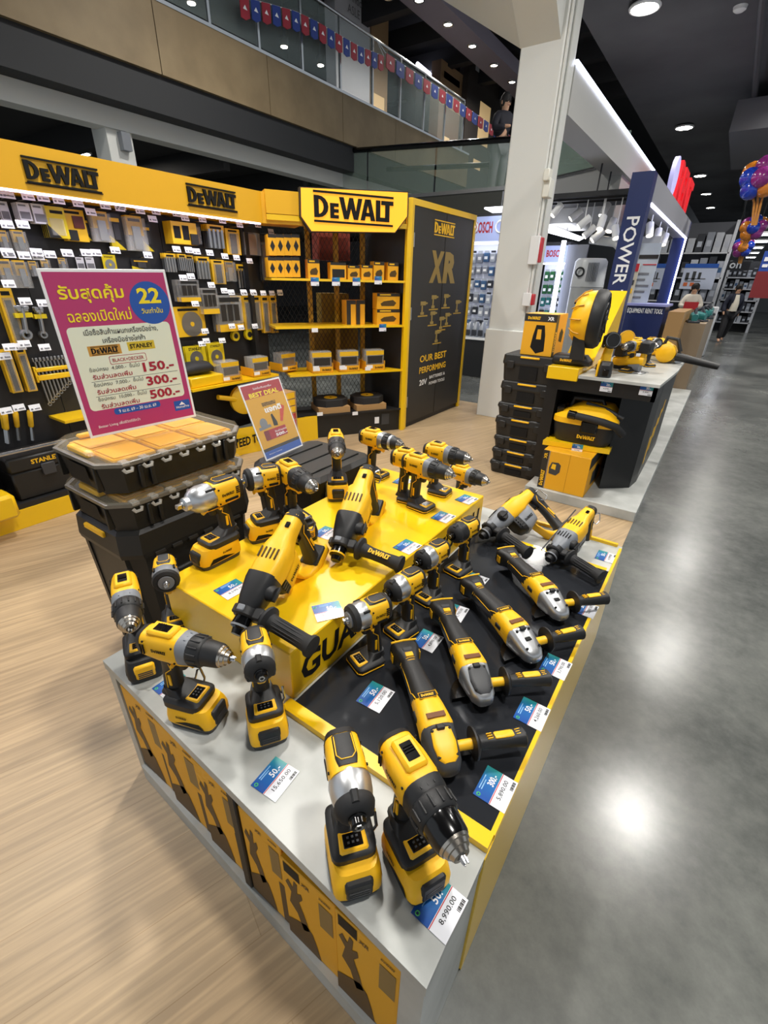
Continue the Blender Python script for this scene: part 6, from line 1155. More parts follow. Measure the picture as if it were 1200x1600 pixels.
# ------------------------------------------------------------------ escalator
YE = 9.0
t = thing('escalator', 'glass sided escalator with black handrail crossing behind the cabinets', 'escalator', (-7, YE+.6, 2.6))
hr = lambda x: 3.55+max(0, (-2.4-x))*.055
part(t, 'handrail', CHB, lambda b: b.tube([(x, YE, hr(x)) for x in np.linspace(-14.5, -2.2, 9)], .045, 8), world=True)
part(t, 'handrail', CHB, lambda b: b.tube([(x, YE+1.2, hr(x)-.12) for x in np.linspace(-14.5, -2.2, 9)], .045, 8), world=True)
EG = M('escalator_glass', '9fb3a6', .05, alpha=.22)
for x in np.linspace(-14.5, -3.6, 8): part(t, 'pane', EG, lambda b: b.add([(x+.02, YE, 2.98), (x+1.53, YE, 2.98), (x+1.53, YE, hr(x+1.53)), (x+.02, YE, hr(x)), (x+.02, YE+.015, 2.98), (x+1.53, YE+.015, 2.98), (x+1.53, YE+.015, hr(x+1.53)), (x+.02, YE+.015, hr(x))], [(0, 1, 2, 3), (4, 7, 6, 5), (0, 4, 5, 1), (3, 2, 6, 7), (1, 5, 6, 2), (0, 3, 7, 4)]), world=True, smooth=0)
part(t, 'skirt', STEEL, lambda b: b.box(-14.5, -2.95, YE-.02, YE+.02, 2.93, 2.99), world=True, smooth=0)
part(t, 'truss', M('truss_dark', '35362f', .6), lambda b: b.box(-14.5, -2.6, YE, YE+1.25, 2.45, 2.93), world=True, smooth=0)
part(t, 'landing_cladding', M('cladding_grey', 'a3a3a0', .5), lambda b: b.add([(x, y, z) for y in (YE-.03, YE+1.3) for x, z in ((-2.95, 2.40), (-1.9, 2.40), (-1.9, 3.15), (-2.95, 3.02))], [(0, 1, 2, 3), (4, 7, 6, 5), (0, 4, 5, 1), (3, 2, 6, 7), (1, 5, 6, 2), (0, 3, 7, 4)]), world=True, smooth=0)
part(t, 'steel_trim', STEEL, lambda b: b.tube([(-2.95, YE-.04, 3.03), (-1.9, YE-.04, 3.155)], .022, 6), world=True)
part(t, 'landing_glass', EG, lambda b: b.add([(x, y, z) for y in (YE-.01, YE+.005) for x, z in ((-2.9, 3.03), (-1.9, 3.15), (-1.9, 3.53), (-2.9, 3.56))], [(0, 1, 2, 3), (4, 7, 6, 5), (0, 4, 5, 1), (3, 2, 6, 7), (1, 5, 6, 2), (0, 3, 7, 4)]), world=True, smooth=0)
# riders glimpsed on the escalator are dark jackets behind the glass
def person(name, label, loc, rotz, J, skin='c69a7c', h=1.62, tops='23252e', legs='17171b', hair='17120f', extra=None, scale=1.0):
    """J: joint positions in metres; one skinned body, clothing shells and hair as children"""
    t = thing(name, label, 'person', loc, rotz, scale=scale)
    def skinned(nm, pts, edges, rad, mat, par):
        me = bpy.data.meshes.new(nm); me.from_pydata(pts, edges, []); me.materials.append(mat); o = link(nm, me, par)
        md = o.modifiers.new('skin', 'SKIN'); md.use_smooth_shade = True
        for i, rr in enumerate(rad): v = me.skin_vertices[0].data[i]; v.radius = rr if isinstance(rr, tuple) else (rr, rr); v.use_root = i == 0
        s = o.modifiers.new('sub', 'SUBSURF'); s.levels = 1; s.render_levels = 1; return o
    sk = M('skin_'+skin, skin, .6); N = ['pelvis', 'chest', 'neck', 'head', 'crown', 'lsh', 'lel', 'lha', 'lfi', 'rsh', 'rel', 'rha', 'rfi', 'lhip', 'lkn', 'lan', 'lto', 'rhip', 'rkn', 'ran', 'rto']
    R_ = [.11, .11, .055, .085, .07, .055, .042, .032, .02, .055, .042, .032, .02, .085, .06, .042, .03, .085, .06, .042, .03]
    ix = {n: i for i, n in enumerate(N)}; E_ = [('pelvis', 'chest'), ('chest', 'neck'), ('neck', 'head'), ('head', 'crown'), ('chest', 'lsh'), ('lsh', 'lel'), ('lel', 'lha'), ('lha', 'lfi'), ('chest', 'rsh'), ('rsh', 'rel'), ('rel', 'rha'), ('rha', 'rfi'), ('pelvis', 'lhip'), ('lhip', 'lkn'), ('lkn', 'lan'), ('lan', 'lto'), ('pelvis', 'rhip'), ('rhip', 'rkn'), ('rkn', 'ran'), ('ran', 'rto')]
    body = skinned('body', [J[n] for n in N], [(ix[a], ix[b_]) for a, b_ in E_], R_, sk, t)
    def shell(nm, names, edges, grow, mat): k = {n: i for i, n in enumerate(names)}; return skinned(nm, [J[n] for n in names], [(k[a], k[b_]) for a, b_ in edges], [R_[ix[n]]*grow+.022 for n in names], mat, t)
    shell('trousers', ['pelvis', 'lhip', 'lkn', 'lan', 'rhip', 'rkn', 'ran'], [('pelvis', 'lhip'), ('lhip', 'lkn'), ('lkn', 'lan'), ('pelvis', 'rhip'), ('rhip', 'rkn'), ('rkn', 'ran')], 1.12, M('cloth_'+legs, legs, .8))
    shell('jacket', ['pelvis', 'chest', 'neck', 'lsh', 'lel', 'lha', 'rsh', 'rel', 'rha'], [('pelvis', 'chest'), ('chest', 'neck'), ('chest', 'lsh'), ('lsh', 'lel'), ('lel', 'lha'), ('chest', 'rsh'), ('rsh', 'rel'), ('rel', 'rha')], 1.1, M('cloth_'+tops, tops, .8))
    hx, hy, hz = J['head']; hm = M('hair_'+hair, hair, .6)
    part(t, 'hair', hm, lambda b: b.loft([(hz-.05, hx, hy+.03, .075, .075, 2), (hz+.02, hx, hy+.022, .098, .095, 2), (hz+.10, hx, hy+.012, .09, .09, 2), (hz+.15, hx, hy+.01, .045, .05, 2)], 'z', 16))
    fm = M('face_dark', '2a1712', .6)
    for s in (-1, 1): part(t, 'eye', fm, lambda b: b.rbox(hx+s*.035-.012, hx+s*.035+.012, hy-.092, hy-.08, hz+.012, hz+.022, .003)); part(t, 'ear', sk, lambda b: b.rbox(hx+s*.088-.01, hx+s*.088+.01, hy-.012, hy+.012, hz-.025, hz+.03, .006))
    part(t, 'nose', sk, lambda b: b.add([(hx-.013, hy-.085, hz-.02), (hx+.013, hy-.085, hz-.02), (hx, hy-.108, hz-.018), (hx, hy-.085, hz+.02)], [(0, 1, 2), (0, 2, 3), (1, 3, 2), (0, 3, 1)])); part(t, 'mouth', M('lip', '8e4a44', .5), lambda b: b.rbox(hx-.022, hx+.022, hy-.09, hy-.08, hz-.052, hz-.043, .003))
    if extra: extra(t)
    return t
WALK = dict(pelvis=(0, 0, .86), chest=(.01, -.02, 1.16), neck=(.01, -.02, 1.36), head=(.01, -.03, 1.47), crown=(.01, -.025, 1.57), lsh=(.17, -.02, 1.28), lel=(.24, .06, 1.04), lha=(.22, .02, .82), lfi=(.21, -.01, .74), rsh=(-.15, -.02, 1.28), rel=(-.23, .0, 1.03), rha=(-.22, -.10, .84), rfi=(-.21, -.14, .77), lhip=(.09, 0, .80), lkn=(.10, .10, .45), lan=(.08, .26, .10), lto=(.08, .18, .03), rhip=(-.09, 0, .80), rkn=(-.12, -.12, .45), ran=(-.16, -.18, .08), rto=(-.17, -.30, .03))
p = on_z(1126, 534, 0)
person('person', 'woman in dark cardigan and black trousers walking along the far aisle', p, .35, WALK, tops='1d2233', extra=lambda t: (part(t, 'white_blouse', M('cloth_white', 'd9d3c2', .8), lambda b: b.loft([(.88, .0, -.10, .10, .09, 2.4), (1.1, .01, -.11, .09, .09, 2.4), (1.33, .01, -.07, .06, .06, 2.4)], 'z', 14)), part(t, 'ponytail', M('hair_17120f', '17120f', .6), lambda b: b.tube([(.01, .06, 1.52), (.03, .12, 1.46), (.03, .12, 1.34)], [.03, .035, .012], 8))))
SIT = dict(pelvis=(0, 0, .86), chest=(0, -.02, 1.14), neck=(0, -.03, 1.34), head=(0, -.04, 1.45), crown=(0, -.035, 1.55), lsh=(.16, -.02, 1.26), lel=(.24, -.10, 1.04), lha=(.10, -.28, 1.06), lfi=(.04, -.33, 1.06), rsh=(-.16, -.02, 1.26), rel=(-.24, -.10, 1.04), rha=(-.10, -.28, 1.06), rfi=(-.04, -.33, 1.06), lhip=(.09, 0, .80), lkn=(.10, 0, .44), lan=(.10, .02, .09), lto=(.10, -.10, .03), rhip=(-.09, 0, .80), rkn=(-.10, 0, .44), ran=(-.10, .02, .09), rto=(-.10, -.10, .03))
p = on_y(1083, 462, 15.5)
person('person', 'clerk in a pale shirt holding a red board behind the far counters', (p[0], 15.5, .004), .1, SIT, tops='cfc8ba', legs='3a3a40', extra=lambda t: part(t, 'red_board', M('board_red', 'b01f26', .5), lambda b: b.rbox(-.16, .16, -.36, -.345, .98, 1.16, .004)))
p = on_y(785, 235, YE+.6); person('person', 'rider in a dark jacket standing on the escalator behind the pillar', (p[0]-.05, YE+.6, 2.9), 1.0, SIT, tops='20202a', legs='6b6d70', scale=.95)

# ------------------------------------------------------------------ tool brand bays behind the pillar
def rng(i): random.seed(100+i); return random
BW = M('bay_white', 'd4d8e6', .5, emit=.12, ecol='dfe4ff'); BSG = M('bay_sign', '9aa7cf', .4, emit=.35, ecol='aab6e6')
def bay(label, px0, px1, Y, ztop, zs0, zs1, word):
    x0 = on_y(px0, 450, Y)[0]; x1 = on_y(px1, 450, Y)[0]
    t = thing('brand_bay', label, 'shop display', ((x0+x1)/2, Y, .005))
    part(t, 'back_panel', BW, lambda b: b.box(x0, x1, Y, Y+.05, .005, ztop), world=True, smooth=0); part(t, 'sign_panel', BSG, lambda b: b.box(x0, x1, Y-.32, Y-.28, zs0, zs1), world=True, smooth=0)
    part(t, 'top', DARK, lambda b: b.box(x0, x1, Y-.32, Y+.05, zs1, zs1+.05), world=True, smooth=0); part(t, 'light_panel', M('panel_glow', 'f3f4ff', emit=4), lambda b: b.box(x0+.02, x1-.02, Y-.24, Y-.06, zs0-.03, zs0-.01), world=True, smooth=0)
    part(t, 'counter', BLK, lambda b: b.box(x0, x1, Y-.55, Y, .005, .62), world=True, smooth=0); part(t, 'counter_top', WHT, lambda b: b.box(x0-.02, x1, Y-.57, Y, .62, .65), world=True, smooth=0)
    return t, x0, x1
YB = 8.3
t, bx0, bx1 = bay('white lit tool bay with red lettered sign left of the pillar', 728, 800, YB, 2.42, 2.10, 2.44, 'BOSCH')
a = on_y(746, 347, YB-.32); c_ = on_y(768, 350, YB-.32); text(t, 'BOSCH', c_[0]-a[0]+.05, M('sign_red', 'b0202c', .5), frame(((a[0]+c_[0])/2, YB-.323, 2.29), (1, 0, 0), (0, 0, 1)), h=.16, world=True, bold=.03)
for px in (740, 783): p = on_y(px, 348, YB-.322); part(t, 'ring_mark', PAPER, lambda b: b.torus((p[0], YB-.325, 2.29), (0, 1, 0), .08, .014, 20, 5), world=True)
t2, cx0, cx1 = bay('white lit tool bay with small red lettered sign right of the pillar', 846, 888, 9.4-.6, 2.05, 1.82, 2.05, 'BOSCH')
a = on_y(868, 376, 8.48); text(t2, 'BOSCH', .26, MATS['sign_red'], frame((a[0]+.02, 8.476, 1.94), (1, 0, 0), (0, 0, 1)), h=.1, world=True, bold=.03)
p0 = on_y(885, 362, 8.3); p1 = on_y(868, 470, 8.3)
solo('led_tube', MB().box(p0[0]-.03, p0[0]+.03, 8.25, 8.29, .66, 2.10), LEDM, 'vertical white LED tube beside the green packs', 'LED tube', smooth=0)
solo('panel_grey', MB().box(p0[0]+.05, p0[0]+.35, 8.35, 8.4, .005, 2.05), M('panel_concrete', '7a7d84', .6), 'grey panel between the LED tube and the white tank', 'panel', smooth=0)
PC = [M('goods_grey', '8d929c', .4), M('goods_dark', '2c2f36', .4), M('goods_silver', 'bfc4cc', .3, .5), M('goods_blue', '3d5f86', .4), M('goods_teal', '1f6e6c', .4), M('goods_green', '1f5c33', .4)]
ordn = 'first second third fourth fifth sixth seventh eighth ninth tenth'.split()
def small_goods(x0, x1, Y, rows, cols, z0, z1, pal, lbl, grp, seed):
    rg = rng(seed)
    for r_ in range(rows):
        for c_ in range(cols):
            cx_ = x0+(x1-x0)*(c_+.5)/cols; wd = (x1-x0)/cols*.8; zt = z1-(z1-z0)*r_/rows; hh = (z1-z0)/rows*rg.uniform(.6, .9)
            m_ = PC[rg.choice(pal)]; o = thing('hanging_pack', '%s, %s row down, %s from the left' % (lbl, ordn[r_], ordn[c_]), 'hanging pack', (cx_, Y-.04, zt-hh), group=grp)
            part(o, 'pack', m_, lambda b: b.rbox(-wd/2, wd/2, -.03, .03, 0, hh*.82, .008), smooth=0); part(o, 'header_card', PC[2] if m_ is not PC[2] else PC[1], lambda b: b.box(-wd*.42, wd*.42, -.012, 0, hh*.82, hh), smooth=0)
            part(o, 'label', WINK, lambda b: b.box(-wd*.3, wd*.3, -.032, -.0305, hh*.25, hh*.5), smooth=0)
small_goods(bx0+.06, on_y(792, 450, YB)[0], YB, 6, 6, .72, 1.98, (0, 0, 1, 2, 3), 'small pack left of the pillar', 'packs in the white bay left of the pillar', 3)
small_goods(cx0+.03, cx1-.06, 8.8, 5, 4, .72, 1.72, (5, 5, 4, 1), 'green pack right of the pillar', 'packs in the white bay right of the pillar', 4)
rg = rng(9)
for i in range(7):
    p = on_y(735+rg.random()*26, 500+rg.random()*0, 7.9); x_ = bx0+.1+i*.12
    t = thing('boxed_machine', 'clear bagged grey machine on the black counter, %s from the left' % ordn[i], 'machine', (x_, 7.9, .651), group='bagged machines on the left counter'); hh = .16+.1*rg.random()
    part(t, 'bag', PC[2], lambda b: b.loft([(0, 0, 0, .05, .10, 3), (hh*.6, 0, 0, .05, .09, 2.6), (hh, .01, 0, .02, .05, 2.4)], 'z', 10)); part(t, 'motor', PC[1], lambda b: b.rbox(-.04, .04, -.105, -.06, .02, hh*.5, .01))
# track spots
TR = [((870, 328), -.5), ((900, 335), -.9), ((913, 347), -.9), ((945, 328), -.2), ((940, 348), 0), ((955, 352), -.1), ((962, 363), .3), ((921, 362), -.8), ((934, 368), -.8)]
t = thing('spot_track', 'dark suspended canopy with black track carrying the white spotlights', 'light track', (-1.9, 8, 2.6))
for y_ in (7.99, 8.29): part(t, 'track', BLK, lambda b: b.box(-2.9, -1.4, y_, y_+.03, 2.575, 2.60), world=True, smooth=0)
part(t, 'dark_canopy', DARK, lambda b: b.box(-3.2, -1.4, 7.9, 8.9, 2.60, 2.66), world=True, smooth=0)
for y_ in (8.1, 8.7): part(t, 'hanger', DARK, lambda b: b.tube([(-2.0, y_, 2.65), (-2.0, y_, 3.0)], .012, 5), world=True)
SP = [(on_y(px, py, 8 if i % 2 == 0 else 8.3), rz, 2.575) for i, ((px, py), rz) in enumerate(TR)]+[(np.array([-1.25, y_, 2.22]), rz, 2.40) for y_, rz in ((8.4, .2), (9.3, .1), (10.2, 0))]
for i, (p, rz, zt_) in enumerate(SP):
    s_ = thing('track_spot', 'white cylinder spotlight %s' % ('on the track, %s from the left' % 'first second third seventh sixth eighth ninth fourth fifth'.split()[i] if i < 9 else 'under the portal lintel, %s from the front' % ordn[i-9]), 'spotlight', p, group='white track spotlights')
    d = (math.sin(rz)*.8, -.3, -.6)
    part(s_, 'can', WHT, lambda b: b.lathe([(-.09, .05), (.09, .05)], (0, 0, 0), d, 16)); part(s_, 'lens', M('track_glow', 'fff1dc', emit=6), lambda b: b.lathe([(.088, .042), (.092, .042)], (0, 0, 0), d, 16)); part(s_, 'arm', WHT, lambda b: b.tube([(0, 0, 0), (0, 0, zt_-p[2])], .008, 6))
for nm, C4, z in (('right of the pillar above the green packs', ((857, 350), (912, 371), (905, 375), (857, 362)), 2.3), ('left of the pillar above the red lettered sign', ((757, 324), (800, 321), (800, 337), (775, 333)), 2.5)):
    P4 = [on_z(x_, y_, z) for x_, y_ in C4]; t = thing('panel_light', 'bright ceiling light panel '+nm, 'ceiling light', sum(P4)/4)
    part(t, 'diffuser', M('panel_glow', 'f3f4ff', emit=4), lambda b: b.prism([(q[0], q[1]) for q in P4], z-.02, z), world=True, smooth=0)
    part(t, 'hanger', STEEL, lambda b: b.tube([tuple(sum(P4)/4), tuple(sum(P4)/4+[0, 0, .25])], .01, 5), world=True)
# water tank
p = on_y(925, 405, 8.0)
t = thing('water_tank', 'white cylindrical heat pump water tank behind the island', 'water tank', (p[0], 8.0, .005)); TW = M('tank_white', 'c5c8c8', .35)
part(t, 'shell', TW, lambda b: b.lathe([(0, .23), (1.45, .23), (1.46, .235)], (0, 0, 0), (0, 0, 1), 32)); part(t, 'top_unit', TW, lambda b: b.lathe([(1.465, .235), (1.80, .225), (1.84, .19)], (0, 0, 0), (0, 0, 1), 32)); part(t, 'fan_hub', BLK, lambda b: b.torus((-.08, -.232, 1.66), (0, 1, 0), .055, .012, 20, 6)); part(t, 'grille', GRY, lambda b: [b.box(.02+.022*i, .03+.022*i, -.236, -.20, 1.54, 1.78) for i in range(7)]); part(t, 'port', INK, lambda b: b.lathe([(0, .014), (.01, .014)], (-.06, -.225, 1.25), (0, -1, 0), 12)); part(t, 'port', INK, lambda b: b.lathe([(0, .014), (.01, .014)], (.06, -.225, 1.25), (0, -1, 0), 12))
solo('flex_pipe', MB().tube([(p[0]-.1, 8.1, 2.1), (p[0]+.25, 8.1, 2.05), (p[0]+.38, 8.1, 1.95), (p[0]+.40, 8.1, 1.84)], .06, 12), TW, 'white flexible duct above the water tank', 'duct')

# ------------------------------------------------------------------ blue portal
NAVY = M('portal_navy', '1d2b5e', .35)
t = thing('portal_frame', 'dark blue portal with white vertical lettering and light strip', 'portal', (-1.25, 9.7, .005))
part(t, 'near_column', NAVY, lambda b: b.box(-1.37, -1.13, 7.0, 7.22, .005, 2.68), world=True, smooth=0)
part(t, 'far_column', NAVY, lambda b: b.box(-1.37, -1.13, 12.4, 12.62, .005, 2.68), world=True, smooth=0)
part(t, 'lintel', M('portal_grey', '8e8f96', .5), lambda b: b.box(-1.37, -1.13, 7.22, 12.4, 2.40, 2.68), world=True, smooth=0)
for bx in ((-1.15, -1.125, 7.24, 12.38, 2.375, 2.40), (-1.15, -1.125, 12.36, 12.39, .9, 2.40)): part(t, 'light_strip', M('strip_violet', 'dfe0ff', emit=9), lambda b: b.box(*bx), world=True, smooth=0)
text(t, 'POWER TOOLS', 1.46, WINK, frame((-1.25, 6.997, 1.51), (0, 0, -1), (1, 0, 0)), world=True, bold=.012, h=.145, ext=.002)
t = thing('roof_sign', 'red lettered sign with white oval standing on the blue portal', 'sign', (-1.3, 9.6, 2.69))
part(t, 'oval', M('oval_white', 'b9b6e6', .4, emit=.5), lambda b: (b.lathe([(0, .30), (.06, .30)], (0, 0, 0), (1, 0, 0), 32), b.tf(Matrix.Translation(Vector(on_x(1049, 277, -1.3))) @ Matrix.Diagonal((1, .85, .85, 1)))), world=True)
p = on_x(1052, 304, -1.28); q = on_x(1077, 307, -1.28); text(t, 'RENT', float(q[1]-p[1]), M('neon_red', 'd3141f', .4, emit=.5), frame((-1.28, (p[1]+q[1])/2, (p[2]+q[2])/2+.05), (0, 1, 0), (0, 0, 1)), world=True, h=.55, bold=.03, ext=.05)
part(t, 'rail', BLK, lambda b: b.box(-1.32, -1.28, 8.4, 12.4, 2.69, 2.74), world=True, smooth=0)
# posters, counters and shelves beyond
def board(name, label, cat, x0, y0, x1, y1, Y, mat, deco=(), dep=.05, base=False):
    a = on_y(x0, (y0+y1)/2, Y)[0]; b_ = on_y(x1, (y0+y1)/2, Y)[0]; zt = on_y((x0+x1)/2, y0, Y)[2]; zb = .005 if base else on_y((x0+x1)/2, y1, Y)[2]
    t = thing(name, label, cat, ((a+b_)/2, Y+dep/2, zb)); part(t, 'panel', mat, lambda q: q.box(a, b_, Y, Y+dep, zb, zt), world=True, smooth=0)
    for d in deco: part(t, d[0], d[1], lambda q: q.box(a+(b_-a)*d[2], a+(b_-a)*d[3], Y-.012, Y, zb+(zt-zb)*d[4], zb+(zt-zb)*d[5]), world=True, smooth=0)
    return t, a, b_, zb, zt
lines = lambda m, n, y0, y1: tuple(('text_line', m, .12, .6+.25*((i*7) % 3)/2, y0+(y1-y0)*i/n, y0+(y1-y0)*(i+.35)/n) for i in range(n))
board('info_poster', 'tall white information poster with dark header behind the portal', 'poster', 992, 380, 1022, 478, 8.6, M('poster_white', 'c3ccd4', .5), (('dark_header', BOXD, 0, 1, .76, .82), ('red_stripe', RINK, .3, 1, .66, .675))+lines(GINK, 5, .12, .6), base=False)
board('info_poster', 'narrow picture poster strip left of the tall white poster', 'poster', 980, 412, 992, 478, 8.5, M('poster_beige', 'cfc6ae', .5), (('red_top', RINK, 0, 1, .82, 1), ('picture', DGR, .2, .8, .5, .62), ('picture', YINK, .2, .8, .3, .42)))
solo('partition', MB().box(on_y(985, 400, 9.2)[0], on_y(1026, 400, 9.2)[0], 9.2, 9.3, .005, 2.2), M('partition_white', 'b3b5b4', .6), 'pale partition panel standing inside the blue portal', 'partition', smooth=0)
t, a, b_, zb, zt = board('hire_counter', 'blue counter with white rent lettering behind the island', 'counter', 975, 478, 1035, 520, 8.3, NAVY, (('shelf_line', PC[4], .02, .98, .55, .6),), dep=.6, base=True)
text(t, 'EQUIPMENT RENT TOOL', b_-a-.04, WINK, frame(((a+b_)/2, 8.285, zt-.07), (1, 0, 0), (0, 0, 1)), world=True, h=.08, bold=.02)
part(t, 'counter_top', M('counter_lilac', '8f93c9', .4), lambda q: q.box(a-.03, b_+.03, 8.25, 8.95, zt, zt+.03), world=True, smooth=0)
for k in range(6):
    x_ = a+.05+(b_-a-.1)*k/5; o = thing('boxed_tool', 'small boxed tool on the blue counter front, %s from the left' % ordn[k], 'box', (x_, 8.2, .6), group='boxed tools before the blue counter'); part(o, 'box', PC[(3, 4, 1, 0, 3, 4)[k]], lambda b: b.rbox(-.07, .07, -.06, .06, 0, .16, .006), smooth=0); part(o, 'label', WINK, lambda b: b.box(-.05, .05, -.062, -.0605, .04, .1), smooth=0)
solo('display_shelf', MB().box(a, b_+.02, 8.1, 8.3, .56, .599), WHT, 'white shelf of boxed tools fixed to the blue counter', 'shelf', smooth=0)
WOODB = M('counter_wood', 'a5804f', .5)
t, a, b_, zb, zt = board('wood_counter', 'plain wooden counter right of the blue counter', 'counter', 1037, 487, 1062, 545, 8.1, WOODB, dep=1.5, base=True)
t, a2, b2, zb, zt2 = board('far_counter', 'wooden low counter of blue-green tools by the far aisle', 'counter', 1062, 505, 1098, 540, 8.6, M('counter_wood2', '8c7a62', .5), dep=4.0, base=True)
rg = rng(21)
for k in range(9):
    x_ = a2+.1+(b2-a2-.2)*rg.random(); y_ = 8.75+k*.40
    o = thing('bench_tool', 'dark blue-green bench tool on the far low counter, %s from the front' % ordn[k], 'power tool', (x_, y_, zt2), rg.random()*3, group='tools on the far low counter')
    part(o, 'motor', PC[4], lambda b: b.loft([(-.12, 0, .07, .04, .05, 3), (0, 0, .08, .06, .07, 3), (.08, 0, .07, .05, .05, 3)], 'x', 12)); part(o, 'base', PC[1], lambda b: b.rbox(-.14, .14, -.08, .08, 0, .03, .006)); part(o, 'handle', PC[1], lambda b: b.tube([(-.1, 0, .1), (-.04, 0, .19), (.06, 0, .14)], .02, 8))
# far shelving
SHW = M('shelf_white', 'c8cbd0', .5)
def rack(label, px0, px1, Y, levels, cols, ztop, seed, pal, grp, dark=False):
    x0 = on_y(px0, 430, Y)[0]; x1 = on_y(px1, 430, Y)[0]; rg = rng(seed)
    t = thing('far_rack', label, 'shelving', ((x0+x1)/2, Y+.3, .005)); part(t, 'back', DARK if dark else M('rack_back', '5c5f66', .6), lambda b: b.box(x0, x1, Y+.5, Y+.55, .005, ztop), world=True, smooth=0)
    for x_ in (x0, x1): part(t, 'upright', SHW, lambda b: b.box(x_-.04, x_+.04, Y, Y+.5, .005, ztop), world=True, smooth=0)
    for l_ in range(levels):
        z = .35+(ztop-.5)*l_/levels; part(t, 'shelf', SHW, lambda b: b.box(x0, x1, Y, Y+.5, z-.04, z), world=True, smooth=0)
        for c_ in range(cols):
            wd = (x1-x0)/cols; hh = (ztop-.5)/levels*rg.uniform(.5, .85); o = thing('stock_box', 'boxed goods on the %s, %s shelf up, %s from the left' % (grp, ordn[l_], ordn[c_]), 'box', (x0+wd*(c_+.5), Y+.2, z), group='goods on the '+grp)
            mm = pal[rg.randrange(len(pal))]; part(o, 'box', mm, lambda b: b.rbox(-wd*.42, wd*.42, -.16, .2, 0, hh, .01), smooth=0); part(o, 'label', PC[2] if mm is not PC[2] else PC[3], lambda b: b.box(-wd*.25, wd*.25, -.163, -.1605, hh*.3, hh*.6), smooth=0)
SB = [PC[0], PC[1], PC[2], M('goods_white', 'b9bdc4', .5), PC[1]]
rack('tall grey shelving of dark boxed goods inside the far end of the portal', 1020, 1128, 20, 4, 8, 3.4, 31, SB, 'far grey shelving')
rack('dark shelving of small goods at the end of the far aisle', 1136, 1198, 23, 5, 8, 2.4, 32, SB, 'dark far-aisle shelving', True)
t, a, b_, zb, zt = board('far_sign', 'dark sign with small white lettering above the far aisle', 'sign', 1130, 408, 1172, 422, 21.5, DARK); text(t, 'on', .34, WINK, frame((a+.35, 21.48, (zb+zt)/2), (1, 0, 0), (0, 0, 1)), world=True, bold=.02)
for xx in (a+.1, b_-.1): part(t, 'hanger', BLK, lambda b: b.tube([(xx, 21.52, zt), (xx, 21.52, 5.05)], .015, 5), world=True)
for i, (x0, y0, x1, y1, m_, lb) in enumerate(((1066, 412, 1118, 452, M('poster_bluewhite', 'c2cbe0', .5), 'blue-headed white product poster on the far shelving'), (1012, 412, 1040, 452, M('poster_bluewhite2', 'b9c2d6', .5), 'smaller blue-headed white product poster beside the portal column'))):
    board('product_poster', lb, 'poster', x0, y0, x1, y1, 19.94, m_, (('blue_header', BLU, 0, 1, .84, 1), ('picture', DGR, .1, .2, .35, .65), ('picture', DGR, .3, .4, .35, .7), ('picture', DGR, .48, .56, .4, .66), ('dot', M('dot_orange', 'cf6a3a', .5), .1, .22, .12, .26), ('dot', MATS['dot_orange'], .3, .42, .12, .26))+lines(GINK, 3, .3, .6)[:2])
board('side_banner', 'dark red banner at the far right aisle edge', 'banner', 1176, 424, 1215, 466, 14, M('banner_red', '7c1f22', .5)); board('side_banner', 'blue banner above the dark red banner at the right edge', 'banner', 1190, 392, 1225, 424, 14, M('banner_blue', '23479e', .5), (('white_text', WINK, .1, .4, .5, .7), ('white_text', WINK, .1, .35, .2, .35)))
solo('white_cart', MB().rbox(on_y(1100, 480, 14)[0], on_y(1124, 480, 14)[0], 14, 14.4, .005, 1.1, .02), M('cart_white', 'c0c2c4', .5), 'white cart standing beside the far counters', 'cart')
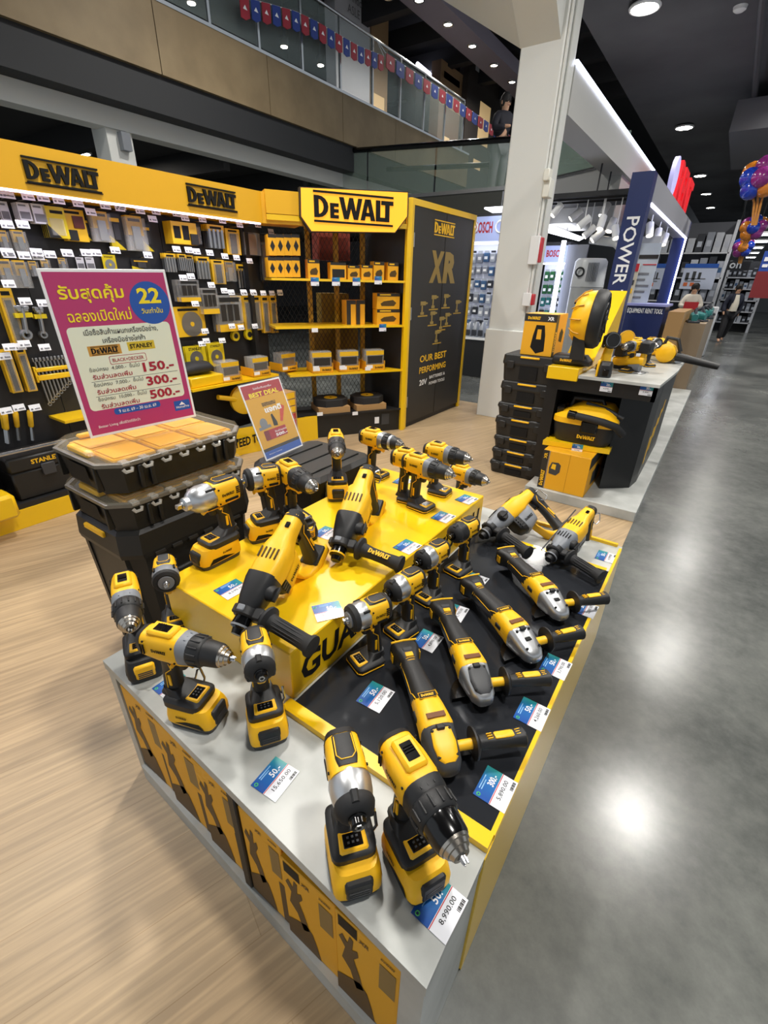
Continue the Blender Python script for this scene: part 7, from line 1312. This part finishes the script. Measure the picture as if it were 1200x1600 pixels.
# balloons
BC = [M('balloon_purple', '8a2f7d', .2, coat=.5), M('balloon_blue', '1f3fb0', .2, coat=.5), M('balloon_orange', 'd8842a', .2, coat=.5)]
STR = M('ribbon_orange', 'c98a3e', .5)
def balloons(px, py, Y, r, label, k0, tail):
    p = on_y(px, py, Y); where = label; rg = rng(int(px))
    D_ = [(0, 0, .9), (-.8, -.3, .1), (.8, -.3, .2), (0, -.8, 0), (-.5, -.3, -.7), (.5, -.4, -.6), (0, .7, -.1), (.7, .5, .6), (-.8, .4, .6)]
    for i, d in enumerate(D_):
        c = p+np.array(d)*r*1.25; o = thing('balloon', 'shiny %s balloon in the %s, %s of the bunch' % (('purple', 'blue', 'orange')[(i+k0) % 3], where, ordn[i]), 'balloon', c, group='balloons in the '+where)
        part(o, 'skin', BC[(i+k0) % 3], lambda b: b.lathe([(-r*1.1, .01), (-r*.95, r*.35), (-r*.5, r*.82), (0, r), (r*.5, r*.87), (r*.85, r*.5), (r, .01)], (0, 0, 0), d, 16), smooth=80); part(o, 'knot', BC[(i+k0) % 3], lambda b: b.lathe([(-r*1.2, r*.1), (-r*1.08, .01)], (0, 0, 0), d, 8))
    q = on_y(*tail, Y)
    for s in (-1, 0, 1): solo('ribbon', MB().tube([p+[s*.1, 0, -r], (p+q)/2+[s*.05, 0, 0], q+[s*.03, 0, 0]], .02, 6), STR, 'orange ribbon under the %s, %s of three' % (where, ('left', 'middle', 'right')[s+1]), 'ribbon', 'ribbons under the '+where)
balloons(1190, 280, 12, .17, 'nearest balloon bunch', 0, (1178, 352)); balloons(1177, 357, 15.5, .14, 'middle balloon bunch', 1, (1162, 385)); balloons(1161, 387, 19, .14, 'farthest balloon bunch', 2, (1156, 412))
# far ceiling panels and services
for i, (px, py) in enumerate(((1196, 366), (1189, 377), (1182, 387), (1177, 395), (1173, 402), (1169, 409))):
    p = on_z(px, py, 3.0); o = thing('panel_light', 'bright ceiling panel far down the right aisle, %s from the front' % ordn[i], 'ceiling light', p, group='far ceiling panel lights'); part(o, 'frame', WHT, lambda b: b.box(-.24, .24, -.35, .35, .0, .05), key='plf', smooth=0); part(o, 'hanger', BLK, lambda b: b.tube([(0, 0, .04), (0, 0, 2.05)], .01, 5), key='plh'); part(o, 'diffuser', M('far_glow', 'f4f6ff', emit=12), lambda b: b.box(-.2, .2, -.3, .3, -.02, 0), key='pld', smooth=0)
PIPE = M('pipe_grey', '4a4b4f', .5)
for i, (x_, r_, lb) in enumerate(((-.75, .05, 'left'), (-.5, .035, 'middle'), (-.3, .05, 'right'))): solo('ceiling_pipe', MB().tube([(x_, 1, 4.85), (x_, 34, 4.85)], r_, 8), PIPE, 'grey service pipe under the dark ceiling, %s one of three' % lb, 'pipe', 'grey ceiling pipes')
solo('air_duct', MB().box(-1.0, .6, 13.5, 17.5, 4.3, 4.8), M('duct_grey', '5b5c60', .6), 'boxed grey air duct under the dark aisle ceiling', 'air duct', smooth=0)
solo('smoke_detector', MB().lathe([(0, .09), (.04, .08), (.06, .05)], (-1.05, 10.2, 5.05), (0, 0, -1), 16), WHT, 'small white smoke detector under the dark ceiling', 'smoke detector')
finish_text()
